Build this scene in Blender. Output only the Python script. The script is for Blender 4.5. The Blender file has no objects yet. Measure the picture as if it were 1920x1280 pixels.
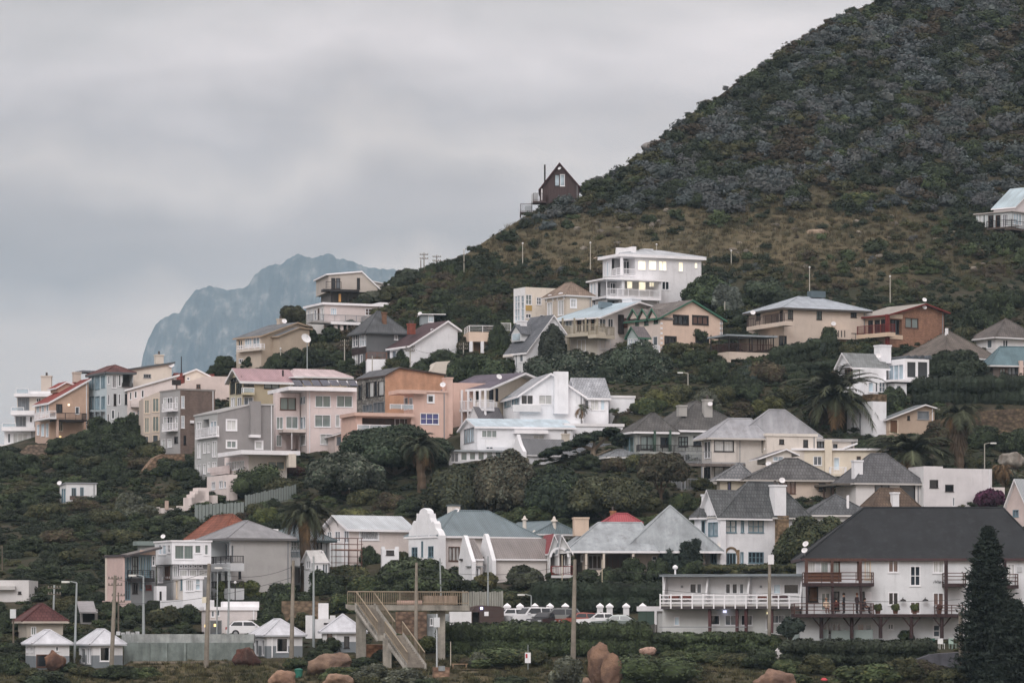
import bpy, bmesh, math, random
import numpy as np
from mathutils import Vector, Matrix, noise
random.seed(7); RNG = np.random.default_rng(11)
R = math.radians
SC = bpy.context.scene
COL = SC.collection
# ---------------------------------------------------------------- camera model: focal length and horizon in photo pixels
F, CX, HY = 7000.0, 960.0, 1180.0
def P(px, py, Y): return Vector(((px - CX) / F * Y, Y, (HY - py) / F * Y))
# ground depth (metres) of the hillside seen at a photo pixel
_PY = [-300, -150, 0, 100, 200, 300, 400, 450, 500, 550, 600, 650, 700, 750, 800, 850, 900, 950, 1000, 1050, 1100, 1150, 1200, 1250, 1330]
_D0 = [800, 760, 725, 700, 675, 650, 625, 612, 600, 585, 570, 555, 540, 525, 508, 490, 470, 448, 424, 398, 372, 350, 330, 315, 295]
_D1 = [735, 690, 646, 618, 592, 568, 544, 531, 518, 506, 494, 483, 472, 460, 448, 434, 420, 408, 395, 382, 368, 350, 325, 308, 290]
_D2 = [740, 690, 640, 610, 583, 558, 535, 523, 511, 499, 487, 476, 465, 453, 441, 427, 414, 402, 389, 376, 362, 345, 319, 301, 285]
def depth(px, py):
    px = np.asarray(px, float); py = np.asarray(py, float)
    a = np.interp(py, _PY, _D0); b = np.interp(py, _PY, _D1); c = np.interp(py, _PY, _D2)
    t = np.clip(px, -150, 2070) / 960.0
    # smooth quadratic blend through the three columns
    return a * (t - 1) * (t - 2) / 2 + b * t * (2 - t) + c * t * (t - 1) / 2
def at(px, py, back=0.0):
    return P(px, py, float(depth(px, py)) + back)
# skyline of the near hill (bare ground, shrubs stand on it)
_SX = [-400, -100, 0, 100, 270, 400, 450, 500, 560, 600, 640, 700, 735, 780, 840, 870, 920, 985, 1080, 1150, 1230, 1290, 1330, 1420, 1500, 1560, 1630, 1700, 1920, 2100, 2400]
_SY = [930, 860, 838, 810, 740, 700, 672, 640, 600, 585, 565, 545, 528, 512, 492, 480, 446, 405, 352, 327, 272, 215, 190, 130, 75, 35, 8, -45, -185, -275, -300]
def skyline(px): return np.interp(px, _SX, _SY)

# ---------------------------------------------------------------- mesh builder
class MB:
    def __init__(s): s.v = []; s.f = []; s.m = []
    def poly(s, pts, m=0):
        i = len(s.v); s.v += [tuple(p) for p in pts]; s.f.append(tuple(range(i, i + len(pts)))); s.m.append(m)
    def box(s, a, b, m=0):
        x0, x1 = sorted((a[0], b[0])); y0, y1 = sorted((a[1], b[1])); z0, z1 = sorted((a[2], b[2]))
        i = len(s.v)
        s.v += [(x0, y0, z0), (x1, y0, z0), (x1, y1, z0), (x0, y1, z0), (x0, y0, z1), (x1, y0, z1), (x1, y1, z1), (x0, y1, z1)]
        for q in ((3, 2, 1, 0), (4, 5, 6, 7), (0, 1, 5, 4), (1, 2, 6, 5), (2, 3, 7, 6), (3, 0, 4, 7)):
            s.f.append(tuple(i + k for k in q)); s.m.append(m)
    def prism(s, pts, ext, m=0, caps=True):
        e = Vector(ext); a = [Vector(p) for p in pts]; b = [p + e for p in a]; n = len(a); i = len(s.v)
        s.v += [tuple(p) for p in a + b]
        if caps:
            s.f.append(tuple(range(i, i + n))); s.m.append(m); s.f.append(tuple(range(i + 2 * n - 1, i + n - 1, -1))); s.m.append(m)
        for k in range(n):
            l = (k + 1) % n; s.f.append((i + k, i + l, i + n + l, i + n + k)); s.m.append(m)
    def tube(s, p0, p1, r0, r1=None, n=8, m=0, cap=True):
        p0 = Vector(p0); p1 = Vector(p1); r1 = r0 if r1 is None else r1
        d = (p1 - p0).normalized(); a = d.orthogonal().normalized(); b = d.cross(a); i = len(s.v)
        for p, r in ((p0, r0), (p1, r1)):
            for k in range(n):
                t = 2 * math.pi * k / n; s.v.append(tuple(p + a * (r * math.cos(t)) + b * (r * math.sin(t))))
        for k in range(n):
            l = (k + 1) % n; s.f.append((i + k, i + l, i + n + l, i + n + k)); s.m.append(m)
        if cap:
            s.f.append(tuple(range(i + n - 1, i - 1, -1))); s.m.append(m); s.f.append(tuple(range(i + n, i + 2 * n))); s.m.append(m)
    def lathe(s, c, prof, n=12, m=0):
        i = len(s.v); c = Vector(c)
        for r, z in prof:
            for k in range(n):
                t = 2 * math.pi * k / n; s.v.append((c.x + r * math.cos(t), c.y + r * math.sin(t), c.z + z))
        for j in range(len(prof) - 1):
            for k in range(n):
                l = (k + 1) % n; s.f.append((i + j * n + k, i + j * n + l, i + (j + 1) * n + l, i + (j + 1) * n + k)); s.m.append(m)
        s.f.append(tuple(range(i + n - 1, i - 1, -1))); s.m.append(m)
        j = len(prof) - 1; s.f.append(tuple(range(i + j * n, i + (j + 1) * n))); s.m.append(m)
    def build(s, name, mats, parent=None, smooth=False, loc=None, fix=True):
        me = bpy.data.meshes.new(name)
        if not isinstance(mats, (list, tuple)): mats = [mats]
        bm = bmesh.new(); vs = [bm.verts.new(v) for v in s.v]
        for f, m in zip(s.f, s.m):
            try: fc = bm.faces.new([vs[k] for k in f]); fc.material_index = min(m, len(mats) - 1); fc.smooth = smooth
            except ValueError: pass
        bm.normal_update()
        if fix: bmesh.ops.recalc_face_normals(bm, faces=bm.faces)
        auto_uv(bm)
        bm.to_mesh(me); bm.free()
        for m in mats: me.materials.append(m)
        o = bpy.data.objects.new(name, me); COL.objects.link(o)
        if parent is not None: o.parent = parent
        if loc is not None: o.location = loc
        return o
def auto_uv(bm):
    uvl = bm.loops.layers.uv.new('UVMap')
    for f in bm.faces:
        n = f.normal
        if abs(n.z) > 0.995: h = Vector((1, 0, 0)); t = Vector((0, 1, 0))
        else:
            h = Vector((-n.y, n.x, 0)).normalized(); t = n.cross(h)
            if t.z < 0: t = -t
        for l in f.loops: l[uvl].uv = (l.vert.co.dot(h), l.vert.co.dot(t))
def np_mesh(name, V, Q, mats, tint=None, midx=None, smooth=False):
    me = bpy.data.meshes.new(name); V = np.asarray(V, np.float32); Q = np.asarray(Q, np.int32); k = Q.shape[1]
    me.vertices.add(len(V)); me.vertices.foreach_set('co', V.ravel())
    me.loops.add(Q.size); me.loops.foreach_set('vertex_index', Q.ravel())
    me.polygons.add(len(Q)); me.polygons.foreach_set('loop_start', np.arange(0, Q.size, k, dtype=np.int32))
    if midx is not None: me.polygons.foreach_set('material_index', np.asarray(midx, np.int32))
    me.polygons.foreach_set('use_smooth', np.full(len(Q), smooth))
    for m in (mats if isinstance(mats, (list, tuple)) else [mats]): me.materials.append(m)
    if tint is not None:
        a = me.attributes.new('tint', 'FLOAT_COLOR', 'FACE'); t = np.ones((len(Q), 4), np.float32); t[:, :3] = tint
        a.data.foreach_set('color', t.ravel())
    me.update(calc_edges=True); me.validate()
    return me
def link(name, me, parent=None, loc=None):
    o = bpy.data.objects.new(name, me); COL.objects.link(o)
    if parent is not None: o.parent = parent
    if loc is not None: o.location = loc
    return o
def tag(o, label=None, cat=None, group=None, kind=None):
    if label: o['label'] = label
    if cat: o['category'] = cat
    if group: o['group'] = group
    if kind: o['kind'] = kind
    return o
def empty(name, loc, rz=0.0, label=None, cat=None, group=None):
    o = bpy.data.objects.new(name, None); COL.objects.link(o); o.location = loc; o.rotation_euler = (0, 0, rz); o.empty_display_size = 0.5
    return tag(o, label, cat, group)
def copy_tree(o, parent=None):
    c = o.copy(); COL.objects.link(c)
    if parent is not None: c.parent = parent
    for ch in list(o.children): copy_tree(ch, c)
    return c

# ---------------------------------------------------------------- materials
def lin(h):
    if not isinstance(h, str): return tuple(h)
    h = h.lstrip('#'); c = [int(h[i:i + 2], 16) / 255 for i in (0, 2, 4)]
    return tuple(x / 12.92 if x <= .04045 else ((x + .055) / 1.055) ** 2.4 for x in c)
_MC = {}
def mat(kind, col='ffffff', col2=None, rough=None, k=1.0):
    key = (kind, col, col2, rough, k)
    if key in _MC: return _MC[key]
    m = bpy.data.materials.new(kind + '_' + str(col)); m.use_nodes = True; nt = m.node_tree; N = nt.nodes; L = nt.links
    bs = N['Principled BSDF']; c = lin(col); c2 = lin(col2) if col2 else None
    def nd(t, **kw):
        n = N.new(t)
        for a, b in kw.items():
            if a in n.inputs: n.inputs[a].default_value = b
            else: setattr(n, a, b)
        return n
    def mix(fac, a, b, mode='MIX'):
        n = N.new('ShaderNodeMix'); n.data_type = 'RGBA'; n.blend_type = mode
        for sock, val in ((n.inputs[0], fac), (n.inputs[6], a), (n.inputs[7], b)):
            if hasattr(val, 'is_linked'): L.new(val, sock)
            else: sock.default_value = val if not isinstance(val, tuple) else (*val, 1)
        return n.outputs[2]
    def ramp(src, lo, hi, p0=.35, p1=.65):
        n = N.new('ShaderNodeMapRange'); n.inputs[1].default_value = p0; n.inputs[2].default_value = p1; n.inputs[3].default_value = lo; n.inputs[4].default_value = hi
        L.new(src, n.inputs[0]); return n.outputs[0]
    tc = N.new('ShaderNodeTexCoord')
    def mapped(src, sc):
        mp = N.new('ShaderNodeMapping'); mp.inputs['Scale'].default_value = sc; L.new(src, mp.inputs['Vector']); return mp.outputs[0]
    def noise_(vec, scale, detail=3.0, r=.55):
        n = N.new('ShaderNodeTexNoise'); n.inputs['Scale'].default_value = scale; n.inputs['Detail'].default_value = detail; n.inputs['Roughness'].default_value = r
        L.new(vec, n.inputs['Vector']); return n.outputs['Fac']
    def bump(h, st, dist=.02):
        b = N.new('ShaderNodeBump'); b.inputs['Strength'].default_value = st; b.inputs['Distance'].default_value = dist
        L.new(h, b.inputs['Height']); L.new(b.outputs[0], bs.inputs['Normal'])
    uv = tc.outputs['UV']; ob = tc.outputs['Object']; col_out = None; ro = .8
    if kind == 'plaster':
        a = ramp(noise_(ob, .5, 7, .65), .88, 1.04); st = ramp(noise_(mapped(uv, (1.7, .22, 1)), 1.0, 6, .65), .84, 1.0, .30, .44)
        x = mix(1.0, c, a, 'MULTIPLY'); col_out = mix(1.0, x, st, 'MULTIPLY'); bump(noise_(ob, 9, 3), .25, .01); ro = .85
    elif kind == 'paint':
        a = ramp(noise_(ob, .8, 4), .92, 1.03); col_out = mix(1.0, c, a, 'MULTIPLY'); ro = .55
    elif kind == 'boards':
        w = nd('ShaderNodeTexWave', Scale=1.0, wave_type='BANDS', bands_direction='Y', wave_profile='SAW'); L.new(mapped(uv, (1, 1.4, 1)), w.inputs['Vector'])
        a = ramp(noise_(ob, .7, 4), .9, 1.04); col_out = mix(1.0, c, a, 'MULTIPLY'); bump(w.outputs['Fac'], .6, .03)
    elif kind == 'corr':        # corrugated sheet running down the slope
        w = nd('ShaderNodeTexWave', Scale=1.0, wave_type='BANDS', bands_direction='X'); L.new(mapped(uv, (k * 1.35, .02, 1)), w.inputs['Vector'])
        a = ramp(noise_(mapped(uv, (1.1, .18, 1)), 1.0, 4), .80, 1.06); b = ramp(noise_(ob, .35, 5), .84, 1.08)
        x = mix(1.0, c, a, 'MULTIPLY'); x = mix(1.0, x, b, 'MULTIPLY'); col_out = mix(1.0, x, ramp(w.outputs['Fac'], .80, 1.04, 0, .6), 'MULTIPLY'); bump(w.outputs['Fac'], .7, .06); ro = .5
    elif kind == 'tile':
        br = nd('ShaderNodeTexBrick', Scale=1.0); br.inputs['Color1'].default_value = (*c, 1); br.inputs['Color2'].default_value = (*[v * .78 for v in c], 1); br.inputs['Mortar'].default_value = (*[v * .5 for v in c], 1)
        br.inputs['Brick Width'].default_value = .33 * k; br.inputs['Row Height'].default_value = .40 * k; br.inputs['Mortar Size'].default_value = .045; br.inputs['Mortar Smooth'].default_value = .6
        L.new(uv, br.inputs['Vector'])
        b = ramp(noise_(ob, .55, 8, .7), .62, 1.2); d = ramp(noise_(mapped(uv, (1.6, .3, 1)), 1.0, 4), .85, 1.07)
        x = mix(1.0, br.outputs['Color'], b, 'MULTIPLY'); x = mix(1.0, x, d, 'MULTIPLY')
        if c2: x = mix(ramp(noise_(ob, .9, 6, .7), 0, .85, .52, .66), x, c2)
        col_out = x; bump(br.outputs['Fac'], -.5, .03); ro = .75
    elif kind == 'felt':        # smooth weathered membrane or cement roof
        b = ramp(noise_(ob, .5, 8, .7), .74, 1.12); d0 = ramp(noise_(mapped(uv, (1.4, .2, 1)), 1.0, 5), .84, 1.04); x = mix(1.0, mix(1.0, c, b, 'MULTIPLY'), d0, 'MULTIPLY')
        if c2: x = mix(ramp(noise_(mapped(ob, (1.2, 1.2, .5)), 1.0, 7, .72), 0, .8, .52, .68), x, c2)
        col_out = x; ro = .7; bump(noise_(ob, 5, 4), .3, .02)
    elif kind == 'brick':
        br = nd('ShaderNodeTexBrick', Scale=1.0); br.inputs['Color1'].default_value = (*c, 1); br.inputs['Color2'].default_value = (*(c2 or [v * .7 for v in c]), 1); br.inputs['Mortar'].default_value = (*[min(1, v * 1.15 + .02) for v in c], 1)
        br.inputs['Brick Width'].default_value = .24; br.inputs['Row Height'].default_value = .085; br.inputs['Mortar Size'].default_value = .008; L.new(uv, br.inputs['Vector'])
        b = ramp(noise_(ob, .6, 5, .6), .82, 1.1); d = ramp(noise_(mapped(uv, (1.5, .25, 1)), 1.0, 4), .85, 1.03)
        x = mix(1.0, br.outputs['Color'], b, 'MULTIPLY'); col_out = mix(1.0, x, d, 'MULTIPLY'); bump(br.outputs['Fac'], -.3, .01)
    elif kind == 'stone':
        v = nd('ShaderNodeTexVoronoi', Scale=1.0); v.feature = 'F1'; L.new(mapped(uv, (2.2 * k, 3.4 * k, 1)), v.inputs['Vector'])
        sp = N.new('ShaderNodeSeparateColor'); L.new(v.outputs['Color'], sp.inputs[0])
        x = mix(sp.outputs[0], c, c2 or tuple(q * .6 for q in c)); y = mix(1.0, x, ramp(v.outputs['Distance'], 1.05, .45, .2, .75), 'MULTIPLY'); col_out = y; bump(v.outputs['Distance'], -.7, .06)
    elif kind == 'rock':
        a = noise_(ob, .55, 8, .65); x = mix(ramp(a, 0, 1, .42, .58), c, c2); y = mix(ramp(noise_(mapped(ob, (1.6, 1.6, .35)), 1.2, 5), 0, .75, .56, .7), x, lin('6e5a4c')); col_out = y; bump(noise_(ob, 2.2, 8, .7), .9, .25); ro = .9
    elif kind == 'concrete':
        a = ramp(noise_(ob, .9, 8, .7), .66, 1.14); st = ramp(noise_(mapped(uv, (1.1, .16, 1)), 1.0, 6, .65), .52, 1.0, .3, .56); x = mix(1.0, c, a, 'MULTIPLY'); col_out = mix(1.0, x, st, 'MULTIPLY'); bump(noise_(ob, 6, 5), .4, .02)
    elif kind == 'wood':
        a = ramp(noise_(mapped(ob, (6, 6, .6)), 1.0, 4), .7, 1.15); col_out = mix(1.0, c, a, 'MULTIPLY'); ro = .7
    elif kind == 'glass':
        a = ramp(noise_(ob, .35, 3), .55, 1.5); col_out = mix(1.0, c, a, 'MULTIPLY'); ro = .06
    elif kind == 'curtain':
        w = nd('ShaderNodeTexWave', Scale=1.0, wave_type='BANDS', bands_direction='X', Distortion=2.5); L.new(mapped(uv, (1.9, .08, 1)), w.inputs['Vector'])
        a = ramp(w.outputs['Fac'], .62, 1.1, 0, 1); b = ramp(noise_(ob, .4, 3), .7, 1.15); x = mix(1.0, c, a, 'MULTIPLY'); col_out = mix(1.0, x, b, 'MULTIPLY'); ro = .5
        bs.inputs['Coat Weight'].default_value = 1.0; bs.inputs['Coat Roughness'].default_value = .05
    elif kind == 'lit':
        a = ramp(noise_(mapped(uv, (1.6, .9, 1)), 1.3, 2), .55, 1.15); x = mix(1.0, c, a, 'MULTIPLY'); col_out = c
        L.new(x, bs.inputs['Emission Color']); bs.inputs['Emission Strength'].default_value = k; ro = .3
    elif kind == 'car':
        col_out = c; ro = .3; bs.inputs['Coat Weight'].default_value = .8; bs.inputs['Coat Roughness'].default_value = .08
    elif kind == 'metal':
        col_out = c; ro = .45; bs.inputs['Metallic'].default_value = .6
    elif kind == 'leaf':        # foliage: species colour from the mesh (tint) broken up by noise
        at_ = N.new('ShaderNodeAttribute'); at_.attribute_name = 'tint'; gm = N.new('ShaderNodeNewGeometry')
        b = ramp(noise_(gm.outputs['Position'], .55, 5, .6), .62, 1.4); x = mix(1.0, c, at_.outputs['Color'], 'MULTIPLY'); col_out = mix(1.0, x, b, 'MULTIPLY'); ro = .75
        bs.inputs['Specular IOR Level'].default_value = .2
    else:
        col_out = c
    if isinstance(col_out, tuple): bs.inputs['Base Color'].default_value = (*col_out, 1)
    else: L.new(col_out, bs.inputs['Base Color'])
    bs.inputs['Roughness'].default_value = ro if rough is None else rough
    if kind in ('plaster', 'paint', 'tile', 'felt', 'brick', 'stone', 'concrete', 'wood', 'boards'): bs.inputs['Specular IOR Level'].default_value = .22
    _MC[key] = m; return m
def clear_glass():
    if 'clear' in _MC: return _MC['clear']
    m = bpy.data.materials.new('clear_glass'); m.use_nodes = True; nt = m.node_tree; N = nt.nodes; L = nt.links; bs = N['Principled BSDF']
    bs.inputs['Base Color'].default_value = (.55, .62, .66, 1); bs.inputs['Roughness'].default_value = .06
    tr = N.new('ShaderNodeBsdfTransparent'); tr.inputs[0].default_value = (.86, .92, .95, 1); mx = N.new('ShaderNodeMixShader'); mx.inputs[0].default_value = .38
    L.new(tr.outputs[0], mx.inputs[1]); L.new(bs.outputs[0], mx.inputs[2]); L.new(mx.outputs[0], N['Material Output'].inputs['Surface']); _MC['clear'] = m; return m
def desat(h, k=.62):
    v = [int(h[i:i + 2], 16) for i in (0, 2, 4)]; m = .3 * v[0] + .59 * v[1] + .11 * v[2]; return ''.join('%02x' % max(0, min(255, round(m + (q - m) * k))) for q in v)
def pl(h): return mat('plaster', desat(h))
WHITE = 'e6e6e9'
FR = {'W': lambda: mat('paint', 'e2e3e6'), 'K': lambda: mat('paint', '2e2a2a'), 'B': lambda: mat('paint', '5a4238'), 'T': lambda: mat('paint', '6d8590'), 'R': lambda: mat('paint', '6e2f2c'),
      'G': lambda: mat('paint', '3d5c4e'), 'g': lambda: mat('paint', '85888c'), 'C': lambda: mat('paint', 'd9cbb8')}
PN = {'d': lambda: mat('glass', '2a3036'), 'm': lambda: mat('glass', '596168'), 'c': lambda: mat('curtain', '7f8d8b'), 's': lambda: mat('glass', 'a9bac4'), 'w': lambda: mat('curtain', 'cdd0cf'),  # key s: the sky's reflection painted as a pale blue base colour
      'y': lambda: mat('lit', 'fff4d4', k=.9), 'b': lambda: mat('curtain', '6b5147'), 'g': lambda: mat('curtain', '5d6f6b'), 'k': lambda: mat('glass', '14171b'), 'u': lambda: mat('glass', '3a3f70'), 'o': lambda: mat('wood', '6a4f3c')}
HAZE = .000076; HAZE_C = (.57, .78, .95); CLX, CLZ = 0.3, 0.2
_k = lambda r, g, b: tuple(10 * SKYGAIN * ((v / 255 + .055) / 1.055) ** 2.4 for v in (r, g, b)); SKYGAIN = 1.06
SKYBAND = [(0, _k(242, 222, 208)), (.26, _k(238, 217, 203)), (.36, _k(190, 176, 170)), (.46, _k(196, 182, 177)), (.54, _k(226, 211, 203)), (.62, _k(204, 192, 189)), (.72, _k(236, 223, 220)), (.86, _k(214, 204, 200)), (1, _k(200, 190, 188))]
ZENITH, SUN_E, EXPO, GLOW = 2.3, 1.2, 0.0, 1.8
# ---------------------------------------------------------------- house kit: points are read on a face of the house and built at its real place and size
HOUSES = []
class House:
    def __init__(s, name, label, px, py, yaw=0.0, cat='house', group=None, D=None):
        s.D = float(depth(px, py)) if D is None else D
        s.o = P(px, py, s.D); th = R(yaw); s.yaw = th
        s.dA = Vector((math.cos(th), math.sin(th), 0)); s.dB = Vector((-math.sin(th), math.cos(th), 0))
        s.root = empty(name, s.o, th, label, cat, group); s.blocks = []; s.last = None; HOUSES.append(s)
    def A(s, px, py, v=0.0):
        d = Vector(((px - CX) / F, 1, (HY - py) / F)); t = (s.o.dot(s.dB) + v) / d.dot(s.dB); w = d * t - s.o
        return w.dot(s.dA), w.z
    def B(s, px, py, u=0.0):
        d = Vector(((px - CX) / F, 1, (HY - py) / F)); t = (s.o.dot(s.dA) + u) / d.dot(s.dA); w = d * t - s.o
        return w.dot(s.dB), w.z
    def zat(s, py, u, v):      # height at local (u,v) that shows at photo row py
        return (HY - py) / F * (s.o + s.dA * u + s.dB * v).y - s.o.z
    def box(s, xl, xm, xr, yt, m, v=0.0, yb=None, dep=7.0):
        u0, z1 = s.A(xm, yt, v); u1 = s.A(xr, yt, v)[0]
        L = s.B(xl, yt, u0)[0] - v if xl < xm - 1 else dep
        return s._add(Block(s, 'A', [(u0, z1), (u1, z1)], v, v + L, s.A(xm, yb, v)[1] if yb else -3.0, m, u0))
    def prof(s, ax, pts, xo, m, off=0.0, yb=None, dep=8.0):
        if ax == 'A':
            top = [s.A(x, y, off) for x, y in pts]; u0 = top[0][0]
            L = s.B(xo, pts[0][1], u0)[0] - off if xo is not None and xo < pts[0][0] - 1 else dep
            return s._add(Block(s, 'A', top, off, off + L, s.A(pts[0][0], yb, off)[1] if yb else -3.0, m, u0))
        top = [s.B(x, y, off) for x, y in pts]; top.reverse(); v0 = top[0][0]
        W = s.A(xo, pts[-1][1], v0)[0] if xo is not None else off + dep
        return s._add(Block(s, 'B', top, off, W, s.B(pts[-1][0], yb, off)[1] if yb else -3.0, m, v0))
    def _add(s, b): s.blocks.append(b); s.last = b; return b
    def face(s, ax, off):      # mapping (s,z,depth inward) -> local point
        return (lambda a, z, d: (a, off + d, z)) if ax == 'A' else (lambda a, z, d: (off + d, a, z))
    def rect(s, ax, x0, y0, x1, y1, off):
        g = s.A if ax == 'A' else s.B
        a, z1 = g(x0, y0, off); b, z0 = g(x1, y1, off)
        if ax == 'A': z0 = g(x0, y1, off)[1]
        else: z1 = g(x1, y0, off)[1]; a, b = b, a
        return min(a, b), min(z0, z1), max(a, b), max(z0, z1)
    def bx(s, name, ax, x0, y0, x1, y1, off, d, m, par=None):     # a box read on plane off, d metres deep (negative: towards the viewer)
        a, z0, b, z1 = s.rect(ax, x0, y0, x1, y1, off); f = s.face(ax, off); mb = MB(); mb.box(f(a, z0, 0), f(b, z1, d))
        return mb.build(name, m, par or s.root)
    def win(s, ax, x0, y0, x1, y1, nx=2, ny=1, fr='W', pn='d', off=0.0, deep=.09, name='window', trim=0, fw=.075, par=None):
        a, z0, b, z1 = s.rect(ax, x0, y0, x1, y1, off); f = s.face(ax, off); mb = MB(); d0, d1 = -.025, deep
        def bar(p, q, r, t, e0=d0, e1=d1): mb.box(f(p, q, e0), f(r, t, e1))
        w = min(fw, (b - a) * .2)
        bar(a, z0, b, z0 + w); bar(a, z1 - w, b, z1); bar(a, z0 + w, a + w, z1 - w); bar(b - w, z0 + w, b, z1 - w)
        for k in range(1, int(nx)):
            c = a + (b - a) * k / nx; bar(c - w * .4, z0 + w, c + w * .4, z1 - w, d0 + .01, d1)
        for k in range(1, int(ny)):
            c = z0 + (z1 - z0) * k / ny
            for j in range(int(nx)):
                p = a + w + (b - a - 2 * w) * j / nx; q = a + w + (b - a - 2 * w) * (j + 1) / nx
                bar(p + (w * .4 if j else 0), c - w * .35, q - (w * .4 if j < nx - 1 else 0), c + w * .35, d0 + .015, d1)
        if trim:
            t = trim
            bar(a - t, z1, b + t, z1 + t, -.05, .02); bar(a - t, z0 - t, b + t, z0, -.08, .02); bar(a - t, z0, a, z1, -.05, .02); bar(b, z0, b + t, z1, -.05, .02)
        else: bar(a - .05, z0 - .06, b + .05, z0 - .002, -.07, .02)
        o = mb.build(name, FR[fr](), par or s.root)
        p = MB(); p.box(f(a + w * .9, z0 + w * .9, deep - .03), f(b - w * .9, z1 - w * .9, deep - .005)); p.build('pane', PN[pn](), o)
        return o
    def balc(s, ax, x0, x1, yf, yr, off, out, m, style='bars', rm=None, t=.25, th=None, sides=True, name='balcony'):
        pl_ = off - out; a, z1 = (s.A if ax == 'A' else s.B)(x0, yf, pl_); b = (s.A if ax == 'A' else s.B)(x1, yf, pl_)[0]
        zr = (s.A if ax == 'A' else s.B)(x0, yr, pl_)[1]
        if a > b: a, b = b, a
        f = s.face(ax, off); mb = MB(); mb.box(f(a, z1 - t, -out), f(b, z1, -.004)); o = mb.build(name, m, s.root)
        rail = MB(); h = zr - z1; segs = [(f(a + .05, z1, -out + .06), f(b - .05, z1, -out + .06))]
        if sides: segs += [(f(a + .05, z1, -out + .06), f(a + .05, z1, -.03)), (f(b - .05, z1, -out + .06), f(b - .05, z1, -.03))]
        s.rail(segs, h, style, rm or FR['g'](), o); return o
    def rail(s, segs, h, style, rm, par, name='railing'):
        mb = MB(); gl = MB(); e = .03
        for p, q in segs:
            p = Vector(p); q = Vector(q); L = (q - p).length; d = (q - p) / max(L, 1e-6); n = Vector((-d.y, d.x, 0)); Z = Vector((0, 0, 1))
            def bar(t0, t1, z0, z1, w, tgt=mb):
                tgt.prism([p + d * t0 + n * w + Z * z0, p + d * t1 + n * w + Z * z0, p + d * t1 - n * w + Z * z0, p + d * t0 - n * w + Z * z0], Z * (z1 - z0))
            if style == 'solid': bar(0, L, .002, h, .09); continue
            bar(0, L, h - .07, h, .035)
            npost = max(1, round(L / (1.5 if style != 'rails' else 1.6)))
            for k in range(npost + 1): t = (L - .06) * k / npost; bar(t, t + .06, .002, h - .07, .03)
            if style == 'bars':
                bar(0, L, .1, .15, .02); k = .14
                while k < L - .1: bar(k, k + .035, .15, h - .07, .014); k += .17
            elif style == 'rails':
                for z in (.30, .62): bar(0, L, h * z, h * z + .07, .022)
            elif style == 'glass': bar(.02, L - .02, .08, h - .07, .008, gl)
            elif style == 'wire':
                for z in (.2, .45, .7): bar(0, L, h * z, h * z + .025, .012)
        if mb.f: o = mb.build(name, rm, par)
        if gl.f: gl.build('railing_glass', clear_glass(), o)
        return o
    def post(s, ax, x, yt, yb, off, m, w=.22, name='post'):
        g = s.A if ax == 'A' else s.B; a, z1 = g(x, yt, off); z0 = g(x, yb, off)[1]; f = s.face(ax, off); mb = MB()
        mb.box(f(a - w / 2, z0, -w / 2), f(a + w / 2, z1, w / 2)); return mb.build(name, m, s.root)
    def chim(s, x0, x1, yt, yb, off, m, cap=None, pots=1, d=None, name='chimney'):
        a, z0, b, z1 = s.rect('A', x0, yt, x1, yb, off); w = d or (b - a) * .8; mb = MB()
        mb.box((a, off, z0), (b, off + w, z1 - .18)); mb.box((a - .07, off - .07, z1 - .18), (b + .07, off + w + .07, z1), 1)
        o = mb.build(name, [m, cap or m], s.root)
        if pots:
            pm = MB()
            for k in range(pots):
                x = a + (b - a) * (k + .5) / pots; pm.tube((x, off + w / 2, z1 - .01), (x, off + w / 2, z1 + .45), min(.16, (b - a) * .25), min(.13, (b - a) * .2), 8)
            pm.build('chimney_pot', mat('paint', '4a4543'), o)
        return o
    def dish(s, px, py, off, r=.34, ax='A', face=(-.35, -.75, .5), m=None):
        g = s.A if ax == 'A' else s.B; a, z = g(px, py, off); f = s.face(ax, off); r *= .72; c = Vector(f(a, z, -.25)); n = Vector(face).normalized()
        x = n.orthogonal().normalized(); y = n.cross(x); mb = MB(); K = 14
        rings = [(0, -.12), (.5, -.085), (.85, -.025), (1, .02)]
        for (r0, h0), (r1, h1) in zip(rings, rings[1:]):
            for k in range(K):
                t0 = 2 * math.pi * k / K; t1 = 2 * math.pi * (k + 1) / K
                q = [c + (x * math.cos(t) * rr + y * math.sin(t) * rr) * r + n * (h * r * 2) for rr, t, h in ((r0, t0, h0), (r1, t0, h1), (r1, t1, h1), (r0, t1, h0))]
                mb.poly(q if r0 > 0 else q[:3])
        mb.tube(c - n * .1 * r, Vector(f(a, z - .1, .0)), .03, .03, 6); mb.tube(c - n * .2 * r - y * .0, c + n * r * .9, .018, .018, 5)
        return mb.build('satellite_dish', m or mat('paint', 'd9d9db'), s.root, fix=False)
    def done(s):
        for b in s.blocks: b.finish()
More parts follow.
